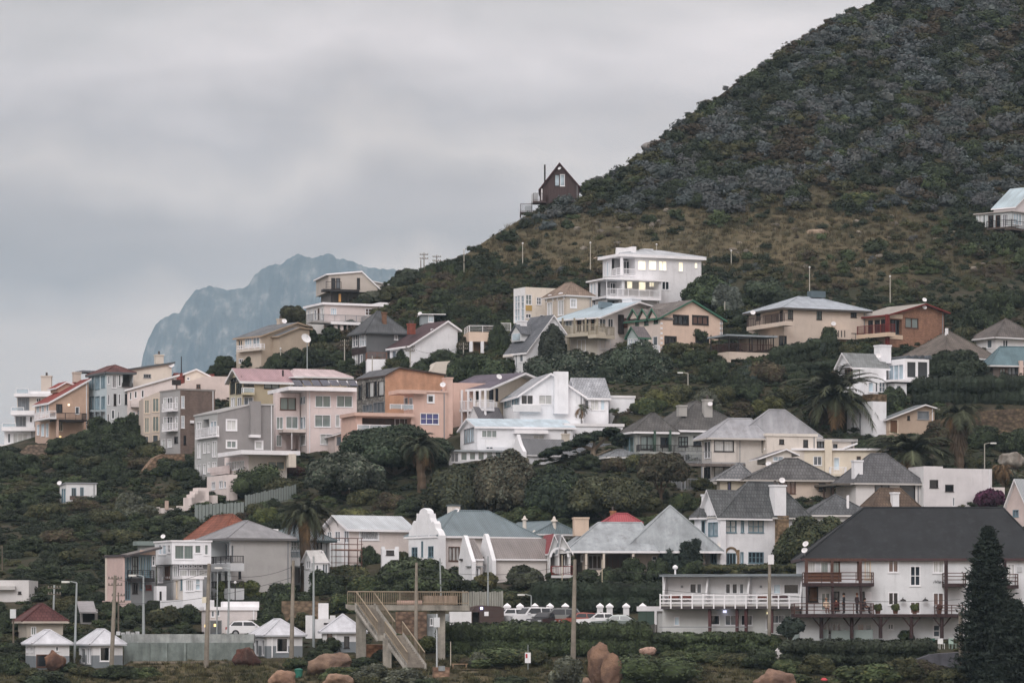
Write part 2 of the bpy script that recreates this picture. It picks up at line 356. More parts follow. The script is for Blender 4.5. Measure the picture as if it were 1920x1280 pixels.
class Block:
    def __init__(s, h, ax, top, lo, hi, z0, m, corner):
        s.h, s.ax, s.top, s.lo, s.hi, s.z0, s.m = h, ax, [tuple(p) for p in top], min(lo, hi), max(lo, hi), z0, m
        s.drop = 0.0; s.hA = []; s.hB = []; s.recs = []; s.m2 = None; s.mB = None
        us = [p[0] for p in s.top]
        if ax == 'A': s.u0, s.u1, s.v0, s.v1 = min(us), max(us), s.lo, s.hi
        else: s.u0, s.u1, s.v0, s.v1 = s.lo, s.hi, min(us), max(us)
        s.zt = max(p[1] for p in s.top); s.name = 'wall'
    def off(s, ax): return s.v0 if ax == 'A' else s.u0
    def w(s, ax, spec, **kw):
        """windows, one per ';': x0,y0,x1,y1[,nx,ny[,frame+pane]]"""
        for q in spec.split(';'):
            q = q.strip()
            if not q: continue
            t = q.split(','); x0, y0, x1, y1 = map(float, t[:4]); nx = int(t[4]) if len(t) > 4 else 2; ny = int(t[5]) if len(t) > 5 else 1
            fp = t[6] if len(t) > 6 else 'Wd'; o = s.off(ax); r = s.h.rect(ax, x0, y0, x1, y1, o)
            (s.hA if ax == 'A' else s.hB).append((*r, .14, None))
            k = dict(kw); k.setdefault('trim', .12 if len(t) > 7 else 0)
            s.h.win(ax, x0, y0, x1, y1, nx, ny, fp[0], fp[1], off=o, deep=.13, **k)
        return s
    def door(s, ax, spec): return s.w(ax, spec, name='door')
    def rec(s, ax, x0, y0, x1, y1, d, m=None):     # an open recess (loggia, porch, garage mouth), its shade deepened by a darker back colour
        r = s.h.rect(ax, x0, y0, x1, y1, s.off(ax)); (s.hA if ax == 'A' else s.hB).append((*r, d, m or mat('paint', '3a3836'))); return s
    # ---- roofs
    def roof(s, m, oe=.3, os=.4, t=.2, trim=None, name='roof', lift=.04):
        s.drop = max(s.drop, t - lift); tp = sorted(s.top); tr = trim or mat('paint', 'dcdcde')
        def ext(p, q, d):
            L = math.hypot(p[0] - q[0], p[1] - q[1]) or 1; return (p[0] + (p[0] - q[0]) / L * d, p[1] + (p[1] - q[1]) / L * d)
        e = [ext(tp[0], tp[1], os)] + tp[1:-1] + [ext(tp[-1], tp[-2], os)]
        lo, hi = s.lo - oe, s.hi + oe; mk = (lambda a, z, e_: (a, e_, z)) if s.ax == 'A' else (lambda a, z, e_: (e_, a, z))
        mb = MB()
        for p, q in zip(e, e[1:]):
            mb.poly([mk(p[0], p[1], lo), mk(q[0], q[1], lo), mk(q[0], q[1], hi), mk(p[0], p[1], hi)], 0)
            mb.poly([mk(p[0], p[1] - t, lo), mk(q[0], q[1] - t, lo), mk(q[0], q[1] - t, hi), mk(p[0], p[1] - t, hi)], 1)
            for c in (lo, hi): mb.poly([mk(p[0], p[1], c), mk(q[0], q[1], c), mk(q[0], q[1] - t, c), mk(p[0], p[1] - t, c)], 1)
        for p in (e[0], e[-1]): mb.poly([mk(p[0], p[1], lo), mk(p[0], p[1], hi), mk(p[0], p[1] - t, hi), mk(p[0], p[1] - t, lo)], 1)
        s.rf = mb.build(name, [m, tr], s.h.root); return s
    def hip(s, ypk, m, o=.45, t=.18, trim=None, inset=None, along=None, zt=None, name='roof', ohi=None):
        z = s.zt if zt is None else zt; u0, u1, v0, v1 = s.u0 - o, s.u1 + o, s.v0 - o, s.v1 + o
        uc, vc = (u0 + u1) / 2, (v0 + v1) / 2; pk = s.h.zat(ypk, uc, vc)
        W, L = u1 - u0, v1 - v0; along = along or ('u' if W >= L else 'v')
        if inset is None: inset = min(W, L) / 2
        i0, i1 = inset if isinstance(inset, tuple) else (inset, inset); hl = (W if along == 'u' else L)
        if i0 + i1 > hl: i0, i1 = hl * i0 / (i0 + i1), hl * i1 / (i0 + i1)
        if along == 'u': r0, r1 = (u0 + i0, vc, pk), (u1 - i1, vc, pk)
        else: r0, r1 = (uc, v0 + i0, pk), (uc, v1 - i1, pk)
        c = [(u0, v0, z), (u1, v0, z), (u1, v1, z), (u0, v1, z)]; mb = MB()
        if along == 'u': fs = [[c[0], c[1], r1, r0], [c[1], c[2], r1], [c[2], c[3], r0, r1], [c[3], c[0], r0]]
        else: fs = [[c[0], c[1], r0], [c[1], c[2], r1, r0], [c[2], c[3], r1], [c[3], c[0], r0, r1]]
        for f in fs:
            q = []
            for p in f:
                if p not in q: q.append(p)
            if len(q) > 2: mb.poly(q, 0)
        for k in range(4):
            p, q = c[k], c[(k + 1) % 4]; mb.poly([p, q, (q[0], q[1], z - t), (p[0], p[1], z - t)], 1)
        mb.poly([(x, y, z - t) for x, y, _ in c], 1)
        s.rf = mb.build(name, [m, trim or mat('paint', 'cfcfd0')], s.h.root)
        rd = MB(); pairs = [(r0, r1)] if (Vector(r0) - Vector(r1)).length > .1 else []
        pairs += [(c[0], r0), (c[1], r1 if along == 'u' else r0), (c[2], r1), (c[3], r0 if along == 'u' else r1)]
        for p, q in pairs: rd.tube(p, q, .09, .09, 5)
        rd.build('ridge', m, s.rf); s.drop = max(s.drop, t - .03); return s
    def flat(s, m=None, over=.35, t=.3, name='roof', up=0.0):
        mb = MB(); z = s.zt + up
        mb.box((s.u0 - over, s.v0 - over, z - t), (s.u1 + over, s.v1 + over, z)); s.rf = mb.build(name, m or mat('paint', 'dedee0'), s.h.root); s.drop = max(s.drop, t - .03 - up); return s
    def parapet(s, m=None):    # a flat top behind a low parapet
        s.m2 = m; return s
    # ---- walls with real openings
    def finish(s):
        d = s.drop; top = sorted((a, z - d) for a, z in s.top); lo, hi, z0 = s.lo, s.hi, s.z0
        poly = [(top[0][0], z0)] + top + [(top[-1][0], z0)]
        if s.ax == 'A': pa, pb = poly, [(lo, z0), (lo, top[0][1]), (hi, top[0][1]), (hi, z0)]
        else: pb, pa = poly, [(lo, z0), (lo, top[0][1]), (hi, top[0][1]), (hi, z0)]
        mb = MB(); mats = [s.m]
        def holed(pts, holes, f, mi=0):
            bm = bmesh.new(); fc = bm.faces.new([bm.verts.new((a, z, 0)) for a, z in pts])
            for q in sorted({v for h in holes for v in (h[0], h[2])}): bmesh.ops.bisect_plane(bm, geom=bm.verts[:] + bm.edges[:] + bm.faces[:], plane_co=(q, 0, 0), plane_no=(1, 0, 0), dist=1e-5)
            for q in sorted({v for h in holes for v in (h[1], h[3])}): bmesh.ops.bisect_plane(bm, geom=bm.verts[:] + bm.edges[:] + bm.faces[:], plane_co=(0, q, 0), plane_no=(0, 1, 0), dist=1e-5)
            for fc in bm.faces:
                c = fc.calc_center_median()
                if not any(h[0] < c.x < h[2] and h[1] < c.y < h[3] for h in holes): mb.poly([f(v.co.x, v.co.y, 0) for v in fc.verts], mi)
            bm.free()
            for a, q0, b, q1, dp, bk in holes:
                if bk == 'open': continue
                nl = isinstance(bk, tuple); bk = bk[1] if nl else bk
                for e in (((a, q0), (b, q0)), ((b, q0), (b, q1)), ((b, q1), (a, q1)), ((a, q1), (a, q0))):
                    if nl and e[0][0] == a and e[1][0] == a: continue
                    mb.poly([f(*e[0], 0), f(*e[1], 0), f(*e[1], dp), f(*e[0], dp)], mi)
                k = mi
                if bk is not None:
                    if bk not in mats: mats.append(bk)
                    k = mats.index(bk)
                mb.poly([f(a, q0, dp), f(b, q0, dp), f(b, q1, dp), f(a, q1, dp)], k)
        fA = lambda a, z, e: (a, s.v0 + e, z); fB = lambda a, z, e: (s.u0 + e, a, z)
        holed(pa, s.hA, fA)
        if s.mB is not None: mats.append(s.mB)  # left wall's own colour; some white and grey houses carry skylight in it
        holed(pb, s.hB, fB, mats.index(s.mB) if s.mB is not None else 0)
        mb.poly([(a, s.v1, z) for a, z in pa], 0); mb.poly([(s.u1, a, z) for a, z in pb], 0) if s.ax == 'B' else mb.poly([(s.u1, lo, z0), (s.u1, hi, z0), (s.u1, hi, top[-1][1]), (s.u1, lo, top[-1][1])], 0)
        if s.ax == 'B': mb.poly([(lo, top[-1][0], z0), (hi, top[-1][0], z0), (hi, top[-1][0], top[-1][1]), (lo, top[-1][0], top[-1][1])], 0)
        if s.m2 is not None: mats.append(s.m2)
        ti = len(mats) - 1 if s.m2 is not None else 0
        for p, q in zip(top, top[1:]):
            if s.ax == 'A': mb.poly([(p[0], lo, p[1]), (q[0], lo, q[1]), (q[0], hi, q[1]), (p[0], hi, p[1])], ti)
            else: mb.poly([(lo, p[0], p[1]), (lo, q[0], q[1]), (hi, q[0], q[1]), (hi, p[0], p[1])], ti)
        mb.poly([(s.u0, s.v0, z0), (s.u1, s.v0, z0), (s.u1, s.v1, z0), (s.u0, s.v1, z0)], 0)
        s.ob = mb.build(s.name, mats, s.h.root, fix=False)
        if s.z0 < -2 and s.u1 - s.u0 > 3 and len(s.hA) > 1:      # a downpipe where the front is free
            for q in (s.u1 - .3, s.u0 + .3, (s.u0 + s.u1) / 2):
                if not any(r[0] - .25 < q < r[2] + .25 for r in s.hA):
                    zq = next((p[1] + (r[1] - p[1]) * (q - p[0]) / max(1e-6, r[0] - p[0]) for p, r in zip(top, top[1:]) if p[0] <= q <= r[0]), top[0][1]) if s.ax == 'A' else top[0][1]
                    p = MB(); p.box((q - .045, s.v0 - .11, -1.5), (q + .045, s.v0 - .02, zq - .02)); p.build('drainpipe', FR['W']() if len(s.hA) % 2 else FR['g'](), s.h.root); break
# ================================================================ houses, upper and left rows
rail_g = FR['g'](); rail_k = FR['K'](); wp = mat('paint', WHITE)
dark = mat('paint', '2b2a2b'); darkin = mat('plaster', '6d6b69'); shade = mat('plaster', '8e8c8a')  # last one is a plain mid grey plaster
slate = mat('tile', '55585c'); greytile = mat('tile', '6d6d6e'); conc = mat('concrete', '9b9890')

# stepped white villa at the far left
h = House('stepped_villa', 'stepped white villa with three terraces and a square chimney, at the far left edge', 6, 824, 0)
W_ = pl('dfe0e3')
b = h.box(8, 8, 64, 806, W_, dep=9); b.w('A', '14,812,20,830,1,1,Wm;24,812,52,831,3,1,Ww')
h.bx('terrace', 'A', 3, 800, 66, 807.5, -1.2, 10, wp)
b = h.box(27, 27, 64, 778, W_, v=1.5, dep=7, yb=802); b.w('A', '29,780,49,799,3,1,gm;55,780,61,792,1,1,Wk')
h.bx('terrace', 'A', 20, 769.5, 65, 777.5, .3, 8, wp)
b = h.box(32, 32, 90, 742, pl('dccfc0'), v=2.6, dep=6, yb=771); b.w('A', '33,745,55,769,3,1,gm;68,746,77,754,2,1,Wd')
h.bx('flat_roof', 'A', 26, 737.5, 106, 743, 1.6, 8, wp)
o = h.bx('roof_terrace_wall', 'A', 54, 733, 100, 737.4, 2.2, .2, W_)
for x0, x1, y0, y1, v in ((30, 54, 728, 737.5, 1.8), (4, 30, 793, 800, -1.1), (21, 45, 763, 769.5, .4)):
    a, z0 = h.A(x0, y1, v); c, z1 = h.A(x1, y0, v); h.rail([((a, v, z0), (c, v, z0))], z1 - z0, 'glass', wp, h.root)
h.chim(77, 96, 704, 738, 3, pl('cdbdae'), pl('cdbdae'), 1)
h.bx('deck', 'A', -6, 833, 44, 839, -3.5, 4, wp)

# terracotta house with the mono pitch red roof
h = House('terracotta_house', 'terracotta house with a steep lean-to red roof and a dark wooden balcony', 93, 832, 25)
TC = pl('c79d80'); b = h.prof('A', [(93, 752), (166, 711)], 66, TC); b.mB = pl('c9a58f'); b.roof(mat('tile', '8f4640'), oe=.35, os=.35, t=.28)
b.w('B', '68,757,74,775,1,1,Ws;77,757,83,775,1,1,Ws;86,757,91,775,1,1,Ws;69,795,74,815,1,1,Ws;77,794,83,817,1,1,Ws;86,793,91,818,1,1,Ws')
b.w('A', '105,757,117,773,2,1,Kd;141,762,149,776,1,1,Wm;110,790,118,808,2,1,CC' .replace('CC', 'Cm'))
h.balc('B', 63, 92, 786, 774, 0, 1.0, wp, 'bars', wp); h.balc('A', 102, 163, 785, 773, 0, 2.0, rail_k, 'bars', rail_k)
h.post('A', 107.5, 786, 826, -1.85, pl('c9a58f'), .3); h.post('A', 159, 786, 806, -1.85, pl('b98b70'), .25)
o = h.bx('wall_lamp', 'A', 127, 757, 130, 760.5, 0, -.2, mat('lit', 'fff3d8', k=1.2)); h.bx('wall_lamp', 'A', 111, 817, 114, 820, 0, -.2, mat('lit', 'ffe2a8', k=1.0))
h.prof('A', [(108, 724), (124, 715), (136, 719)], None, TC, off=4, yb=735, dep=3).roof(mat('tile', '8f4640'))
h.chim(139, 152, 697, 716, 4, pl('c4b4a4'), None, 0); h.bx('flat_roof', 'A', 154, 694, 178, 697.5, 4, 3, mat('paint', '6d7076'))

# pale blue apartment block
h = House('apartment_block', 'pale blue four storey apartment block with tall window bays under a dark roof', 200, 812, 25)
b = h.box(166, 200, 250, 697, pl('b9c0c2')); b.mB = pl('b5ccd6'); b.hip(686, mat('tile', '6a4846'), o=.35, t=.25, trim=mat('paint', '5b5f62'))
b.w('B', '168,705,177,729,2,1,Ts;179,704,187,729,2,1,Ts;190,703,197,726,2,1,Ts;168,742,177,766,2,1,Ts;179,742,187,767,2,1,Ts;190,742,197,765,2,1,Ts;169,773,176,791,1,1,gs;180,773,187,791,1,1,gs;190,773,197,791,1,1,gs')
b.w('A', '202,704,206,720,1,1,Wm;210,702,218,727,2,1,Wk;222,702,227,724,1,1,Wd;202,739,206,759,1,1,Wm;213,738,218,760,1,1,Kk;222,738,226,758,1,1,Wd;234,738,240,758,1,1,Kd;201,775,205,791,1,1,Wd;209,768,215,785,1,1,Wd;221,771,224,790,1,1,Wd')
b.rec('A', 230, 701, 249, 723, 1.6); h.balc('A', 229.5, 249.5, 723, 717, -.002, .25, rail_k, 'bars', rail_k, t=.1)
for x in (172.5, 183.5, 193.5): h.bx('bay', 'B', x - 4, 768, x + 4, 771.5, 0, -.5, pl('9fb3bb'))
b = h.prof('A', [(233, 692), (322, 679)], None, pl('d9cfbc'), off=3.0, dep=8); b.roof(mat('tile', '4d4f50'), oe=.3, os=.4, t=.22, trim=mat('paint', '55585a')); b.w('A', '269,701,283,708,3,1,gd')
h.chim(293, 307, 664, 682, 7, pl('d2c6b6'), None, 1); h.dish(320, 684, 3, .55)

# pink apartments with the red lean-to roof
h = House('pink_apartments', 'pink apartments with a red lean-to roof and small balcony, beside the pale blue block', 240, 800, 12)
b = h.prof('A', [(239, 729), (331, 703)], 236, pl('dccbc6'), dep=8); b.roof(mat('tile', '94514a'), os=.4, t=.24)
b.w('A', '243,735,247,749,1,1,Wd;252,733,257,746,1,1,Wd;265,731,270,745,1,1,Wd;242,772,247,786,1,1,Wm;258,769,264,786,1,1,Ks;250,772,254,785,1,1,Wm;276,741,284,744,2,1,Wd')
h.balc('A', 246, 268, 759, 752, 0, .9, pl('dccbc6'), 'solid', pl('dccbc6'))
# beige frame building
h = House('beige_flats', 'narrow beige flats of tall framed windows wedged beside the dark brick block', 268, 830, 10)
b = h.prof('A', [(268, 746), (301, 733)], None, pl('c6b5a4'), dep=7)
b.w('A', '271,749,280,775,2,1,Cc;286,746,298,772,2,1,Cc;271,782,280,811,2,1,Cc;286,780,298,809,2,1,Cc;271,817,279,830,1,1,Cm;286,815,297,830,1,1,Cm')
# grey brick block
h = House('brick_block', 'flat roofed dark brown brick block with a pale grey balcony front', 338, 852, 30)
b = h.box(300, 338, 403, 728, mat('brick', '74665f', '62554f')); b.mB = pl('a3a2a2'); b.flat(mat('paint', '8b8784'), over=.06, t=.2)
b.w('B', '306,745,312,766,1,1,Ww;313,744,323,766,2,1,Wk;328,744,334,763,1,1,Ww;306,781,312,804,1,1,Ww;313,780,323,805,2,1,Wk;328,780,334,803,1,1,Ww;303,823,310,840,1,1,Ww;314,822,322,838,1,1,Ww;327,818,334,830,1,1,Kk')
b.w('A', '339.5,742,346,765,2,2,Ws;339.5,779,346,802,2,2,Ws;344,816,349,833,1,1,Kd')
h.balc('B', 303, 323, 769, 757, 0, .8, wp, 'bars', wp); h.balc('B', 303, 323, 806, 794, 0, .8, wp, 'bars', wp)
h.bx('wall_box', 'A', 356, 788, 362, 793, 0, -.3, wp)
fl = MB(); u, z = h.A(331, 727, 1.5); fl.box((u - .5, 1.3, z + .35), (u + .5, 1.8, z + 1.0)); fl.tube((u, 1.55, z - .3), (u, 1.55, z + .4), .05); fl.build('floodlight', rail_k, h.root)
# pink parapet building and cream gable behind
h = House('pink_parapet_house', 'plain pink house with a sloped parapet, above the dark brick block', 333, 772, 8)
b = h.prof('A', [(333, 722), (384, 705), (434, 706)], None, pl('d9c2b8'), dep=6); b.w('A', '368,720,376,728,2,1,Bd')
h = House('cream_gable_house', 'cream gabled house with a low red roof, seen behind the pink parapet', 347, 757, 8)
b = h.prof('A', [(347, 699), (368, 691), (392, 703)], None, pl('d6c9b8'), dep=9); b.roof(mat('tile', '8d4c45'), os=.3); b.w('A', '350,707,356,712,1,1,Wd')
h.box(326, 326, 347, 699, mat('tile', '8d4c45'), v=1, dep=5); h.box(392, 392, 402, 701, mat('tile', '8d4c45'), v=2, dep=5)

# ochre chalet
h = House('ochre_chalet', 'ochre house with a pink metal gable roof and a glazed gable end', 455, 800, 22)
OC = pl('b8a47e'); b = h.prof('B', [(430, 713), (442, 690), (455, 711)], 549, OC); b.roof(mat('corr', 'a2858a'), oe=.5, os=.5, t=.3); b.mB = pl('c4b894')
b.w('B', '432,716,441,737,3,2,Kg;443,716,453.5,737,3,2,Kg;433,705,452,714,3,1,Kd;433,744,441,765,2,1,Ww;445,744,453,764,2,1,Wm')
b.w('A', '495,712,524,728,2,1,Kc;457,711,476,724,2,1,Kk;457,744,475,763,2,1,Wm')
h.balc('A', 456, 477.5, 736, 726, 0, .8, pl('c9bb90'), 'glass', wp)
b = h.box(549, 549, 655, 705, OC, v=2.2, dep=6); b.hip(693, mat('corr', 'c4b3b4'), o=.45, t=.2, inset=1.6); b.w('A', '586,709,613,722,1,1,Kb;549,714,557,727,1,1,Kd;560,712,567,727,1,1,Kd')
h.bx('pergola', 'A', 546, 706, 570, 708, -.3, 2.4, FR['W']())
sv = MB(); u, z = h.A(537, 704, -.2); sv.tube((u, 1.2, z), (u, 1.2, z + .8), .12); sv.build('vent_pipe', rail_k, h.root)

# grey apartments
h = House('grey_apartments', 'plain grey apartment building with white framed windows and a stepped chimney breast', 408, 905, 25)
G1 = pl('8f8c8b'); b = h.prof('A', [(408, 771), (467, 757), (513, 757)], 365, G1); b.mB = pl('aeb1b2'); b.roof(mat('felt', '9a9a9a'), oe=.12, os=.12, t=.18, trim=mat('paint', 'b5b5b4'))  # left wall a paler bluish grey, the open sky's light in the paint
b.w('A', '425,787,443,806,2,1,Ww,t;425,826,443,839,2,1,Wc,t;479,827,492,841,1,1,Ww,t')
b.w('B', '368,790,378,805,2,1,Ww;394,788,406,811,2,1,Ws;370,829,377,858,2,1,Ww;381,829,386,849,1,1,Ww;389,829,394,848,1,1,Ww;398,826,406,856,2,1,Ww;369,870,377,897,2,1,Ww;381,869,386,888,1,1,Ww;389,866,394,885,1,1,Ww;398,865,406,878,2,1,Ww')
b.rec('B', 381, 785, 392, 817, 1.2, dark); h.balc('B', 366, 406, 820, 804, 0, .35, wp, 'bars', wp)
h.bx('chimney_breast', 'A', 467, 752, 486, 816, 0, -.6, G1); h.bx('chimney_sill', 'A', 466, 815, 485, 820, 0, -.7, wp)
# pale pink apartments
PK = pl('ddc9c5'); PK2 = pl('e0cfcb')
h = House('pale_pink_apartments', 'pale pink three storey apartments with corner windows and solar panels on the roof', 576, 848, 20)
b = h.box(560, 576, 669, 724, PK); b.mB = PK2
b.w('A', '591,741,620,763,2,1,Wg;631,741,661,763,2,1,Wg;590,777,620,800,2,1,Wc;629,777,637,800,1,1,Ww;600,813,623,833,2,1,Ww', )
b.w('B', '562,742,572.5,757,2,1,Ws;562.5,780,573,803,2,1,Ws;562,814,573,834,1,1,Ww')
h.bx('flat_roof', 'A', 541, 724, 669, 731, -1.2, 9, wp)
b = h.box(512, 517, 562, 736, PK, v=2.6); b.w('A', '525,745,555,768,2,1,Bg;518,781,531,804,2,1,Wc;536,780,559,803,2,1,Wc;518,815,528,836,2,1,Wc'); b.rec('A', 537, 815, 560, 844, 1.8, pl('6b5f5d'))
h.bx('canopy', 'A', 531, 804, 577, 810, .6, 2.0, pl('d9c8bf')); h.post('A', 547, 810, 842, .7, wp, .1)
for k, x in enumerate(np.linspace(552, 655, 7)):
    a, z = h.A(x, 723.6, 1); mb = MB(); mb.prism([(a, 0.6, z), (a + 1.0, 0.6, z), (a + 1.0, 2.0, z + .75), (a, 2.0, z + .75)], (0, 0, .06)); mb.build('solar_panel', mat('glass', '2c3040'), h.root)
mb = MB(); a, z = h.A(618, 724, 2.2); mb.tube((a, 2.6, z + .5), (a + 1.8, 2.6, z + .5), .32, n=10); mb.build('water_tank', wp, h.root)
mb = MB(); a, z = h.A(645, 724, 2.2); mb.tube((a, 2.6, z + .4), (a + 1.7, 2.6, z + .4), .3, n=10); mb.build('water_tank', wp, h.root)
# low pink annex with flat white roof
h = House('pink_annex', 'low pink annex with a broad white flat roof, below the grey apartments', 466, 926, 22)
b = h.box(421, 466, 538, 850, pl('cfc3b8')); b.mB = PK2; b.w('B', '424,862,458,878,7,1,Ww'); b.w('A', '502,864,534,880,2,1,Cc')
h.bx('flat_roof', 'A', 452, 843, 563, 851, -2.0, 9, wp)
b2 = h.box(388, 428, 445, 889, PK2, v=-1.5); b2.w('B', '397,902,404,917,2,1,Wm;411,900,418,915,2,1,Wm;420,901,424,914,1,1,Wm')
h.balc('B', 390, 428, 888, 877, -.3, .2, PK, 'solid', PK); h.post('A', 546, 851, 876, -1.6, pl('d9cbb8'), .9)
st = MB()
for k in range(4):
    a, z = h.A(372 - k * 6, 914 + k * 6, -2); st.box((a - .2, -2.5, z - 1.5), (a + 1.1, -.5, z))
st.build('stepped_wall', PK2, h.root)

# orange brick house
h = House('orange_brick_house', 'tall house with an orange brick gable side and a grey stone window front', 722, 800, 28)
b = h.prof('A', [(722, 702), (748, 688), (833, 701)], 669, mat('brick', 'bd937a', 'b48a70')); b.mB = mat('stone', '96938d', '74726e'); b.roof(mat('tile', '64666a'), oe=.3, os=.2, t=.16, trim=mat('paint', '4b403c'))
b.w('B', '672,721,679,748,1,1,Kd;686,716,691,745,1,1,Kd;692,715,701,744,1,1,Kw;702,714,707,742,1,1,Kd;709,713,720,741,1,1,Kw;700,752,721,772,3,1,gm;680,757,698,771,3,1,gm')
# salmon house
SA = pl('d9ab97'); h = House('salmon_house', 'salmon pink house with glass fronted balconies and a tall square chimney', 775, 836, 20)
b = h.box(757, 775, 837, 731, SA); b.w('A', '802,741,813,754,1,1,Wd,t;788,774,823,795,3,2,Wu'); b.w('B', '757.5,744,765,767,1,1,Wm;767,744,774,766,1,1,Ws')
b.flat(SA, over=.12, t=.25); h.bx('roof_slab', 'A', 748, 730, 800, 737, -.9, 4, pl('d6a892'))
h.chim(837, 849, 707, 840, .3, SA, SA, 0, d=1.5)
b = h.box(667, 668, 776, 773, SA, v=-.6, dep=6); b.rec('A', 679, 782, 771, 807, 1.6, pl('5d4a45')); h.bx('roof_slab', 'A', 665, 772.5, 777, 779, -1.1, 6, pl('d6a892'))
h.win('A', 683, 784, 722, 805, 4, 1, 'B', 'd', off=1.0); h.win('A', 740, 784, 768, 806, 3, 1, 'W', 'm', off=1.0)
for x0, x1, y0, y1, v in ((731, 775, 758, 767, -1.0), (670, 762, 797, 808, -1.0)):
    a, z0 = h.A(x0, y1, v); c, z1 = h.A(x1, y0, v); h.rail([((a, v, z0), (c, v, z0))], z1 - z0, 'glass', wp, h.root)
b = h.box(848, 850, 912, 717, SA, v=5.0, dep=4); b.w('A', '876,746,885,752,2,1,Wd'); h.box(660, 661, 717, 809, SA, v=-2.4, dep=2.2); h.dish(829, 721, .25, .5)
# lean-to by the salmon house
h = House('lean_to_annex', 'small lean-to with a dark shed roof between the pale pink and salmon houses', 628, 850, 15)
b = h.prof('A', [(628, 814), (662, 804)], None, pl('cdb9b2'), dep=4); b.roof(mat('corr', '5a5c60'), t=.15); b.w('A', '631,818,640,834,1,1,gm;642,815,649,830,1,1,Ww;653,814,660,829,1,1,Ww')

# two storey veranda house
CR = pl('d8c8b0'); h = House('veranda_house', 'cream house with a two level white columned veranda and a purple grey roof', 910, 792, 50)
b = h.prof('A', [(910, 724), (968, 699), (1000, 712)], 850, CR); b.roof(mat('tile', '6a6470'), oe=1.5, os=1.0, t=.28)
b.w('B', '862,731,867,752,1,1,Kd;875,730,880,752,1,1,Kd;884,730,889,752,1,1,Kd;893,729,899,752,1,1,Kd;860,773,868,790,1,1,Kd;880,773,888,790,1,1,Kd'); b.w('A', '917,729,925,752,1,1,Kd;929,728,934,751,1,1,Kd')
h.balc('B', 849, 911, 768, 752, 0, 1.6, wp, 'bars', wp, t=.3); h.balc('A', 908, 933, 766, 752, 0, 1.2, wp, 'bars', wp); h.balc('B', 849, 908, 808, 796, 0, 1.6, wp, 'glass', wp, t=.3)
for x in (850, 866, 878, 889.5, 900, 910): h.post('B', x, 731, 812, -1.5, wp, .2)
h.dish(933, 706, -.6, .5)
# white gabled house with the tall chimney
WH = pl('e3e6ec'); h = House('white_gabled_house', 'white gabled house with a broad tall chimney and pale grey roofs', 975, 812, 12)
b = h.prof('A', [(975, 738), (1032, 699), (1094, 741)], 943, WH); b.roof(mat('tile', 'a9adb3'), oe=.45, os=.45, t=.25, trim=wp)
b.w('A', '977,740,1000,758,2,1,Wd;1010,740,1035,758,2,1,Ww'); b.w('B', '946,742,958,761,1,1,Ts;960,742,973,760,2,1,Ts')
h.bx('planter', 'A', 960, 759, 1012, 772, 0, -.7, pl('d3d5d9')); h.bx('chimney', 'A', 1037, 697, 1063, 776, 0, -.8, WH)
u0, z0 = h.A(1085, 742, 1.2); u1 = h.A(1141, 742, 1.2)[0]; zr = h.zat(708, (u0 + u1) / 2, 4.2); b = h._add(Block(h, 'B', [(1.2, z0), (4.2, zr), (7.2, z0)], u0, u1, -3.0, WH, u0)); b.roof(mat('tile', 'a9adb3'), oe=.3, os=.4, t=.22, trim=wp); b.w('A', '1107,747,1123,769,2,1,Ww;1126,747,1134,769,1,1,Ws;1096,749,1104,768,1,1,Wm')
b = h.box(1143, 1143, 1190, 741, WH, v=3, dep=5); b.flat(over=.1)
# small dark gable roof below the veranda
h = House('small_gabled_annex', 'small white annex with a steep dark ribbed roof, below the cream veranda', 897, 805, 30)
b = h.prof('B', [(879, 784), (888, 762), (898, 784)], 944, WH); b.roof(mat('corr', '5e5d62'), oe=.1, os=.15, t=.15)
# long low white house
h = House('long_white_house', 'long low white house with a pale blue gable roof and a glazed sunroom', 895, 852, 13)
LB = mat('felt', 'b4c4cd'); b = h.prof('B', [(863, 806), (879, 784), (895, 798)], 1074, WH); b.roof(LB, oe=.35, os=.35, t=.22, trim=wp)
b.w('B', '870,800,889,828,4,1,gs'); b.w('A', '903,806,932,820,3,1,Wc;911,830,925,842,2,1,Wm;1000,815,1020,826,2,1,Ww')
b = h.box(1060, 1060, 1168, 793, WH, v=1.0, dep=6); b.flat(over=.15, t=.35)
h.bx('awning', 'A', 962, 806, 1024, 813, 0, -1.0, wp); h.bx('garden_wall', 'A', 910, 823, 1010, 838, -1.6, -.25, WH)
b = h.box(806, 842, 958, 843, WH, v=-3.0, yb=893); b.flat(mat('felt', '9fa6aa'), over=.4, t=.2)
b.w('B', '808,848,822,880,3,1,Ws;824,848,840,880,3,1,Ws'); b.w('A', '845,848,860,866,2,1,Wm;864,847,876,863,1,1,Wg;880,847,892,862,1,1,Wg;896,846,908,862,1,1,Wg;912,846,924,862,1,1,Wg;928,846,940,862,1,1,Wg')
# cape gable cottage with dark roof
h = House('cape_gable_cottage', 'white cottage with a curved gable and dark ribbed roof, behind the flat topped cypress', 981, 872, 32)
b = h.prof('B', [(957, 850), (963, 834), (967, 822), (969, 814), (971, 822), (975, 834), (981, 846)], 1085, WH); b2 = h.prof('B', [(960, 850), (969, 821), (981, 847)], 1085, WH, off=.5); b2.roof(mat('corr', '696c70'), oe=.05, os=.4, t=.15)
b.hi = .45; b.u1 = .45
h.chim(1058, 1068, 812, 832, 2, pl('cbbfae'), None, 1); b = h.box(1060, 1062, 1170, 850, pl('9a928a'), v=2.5, dep=5); b.hip(832, mat('tile', '7d8288'), o=.4)
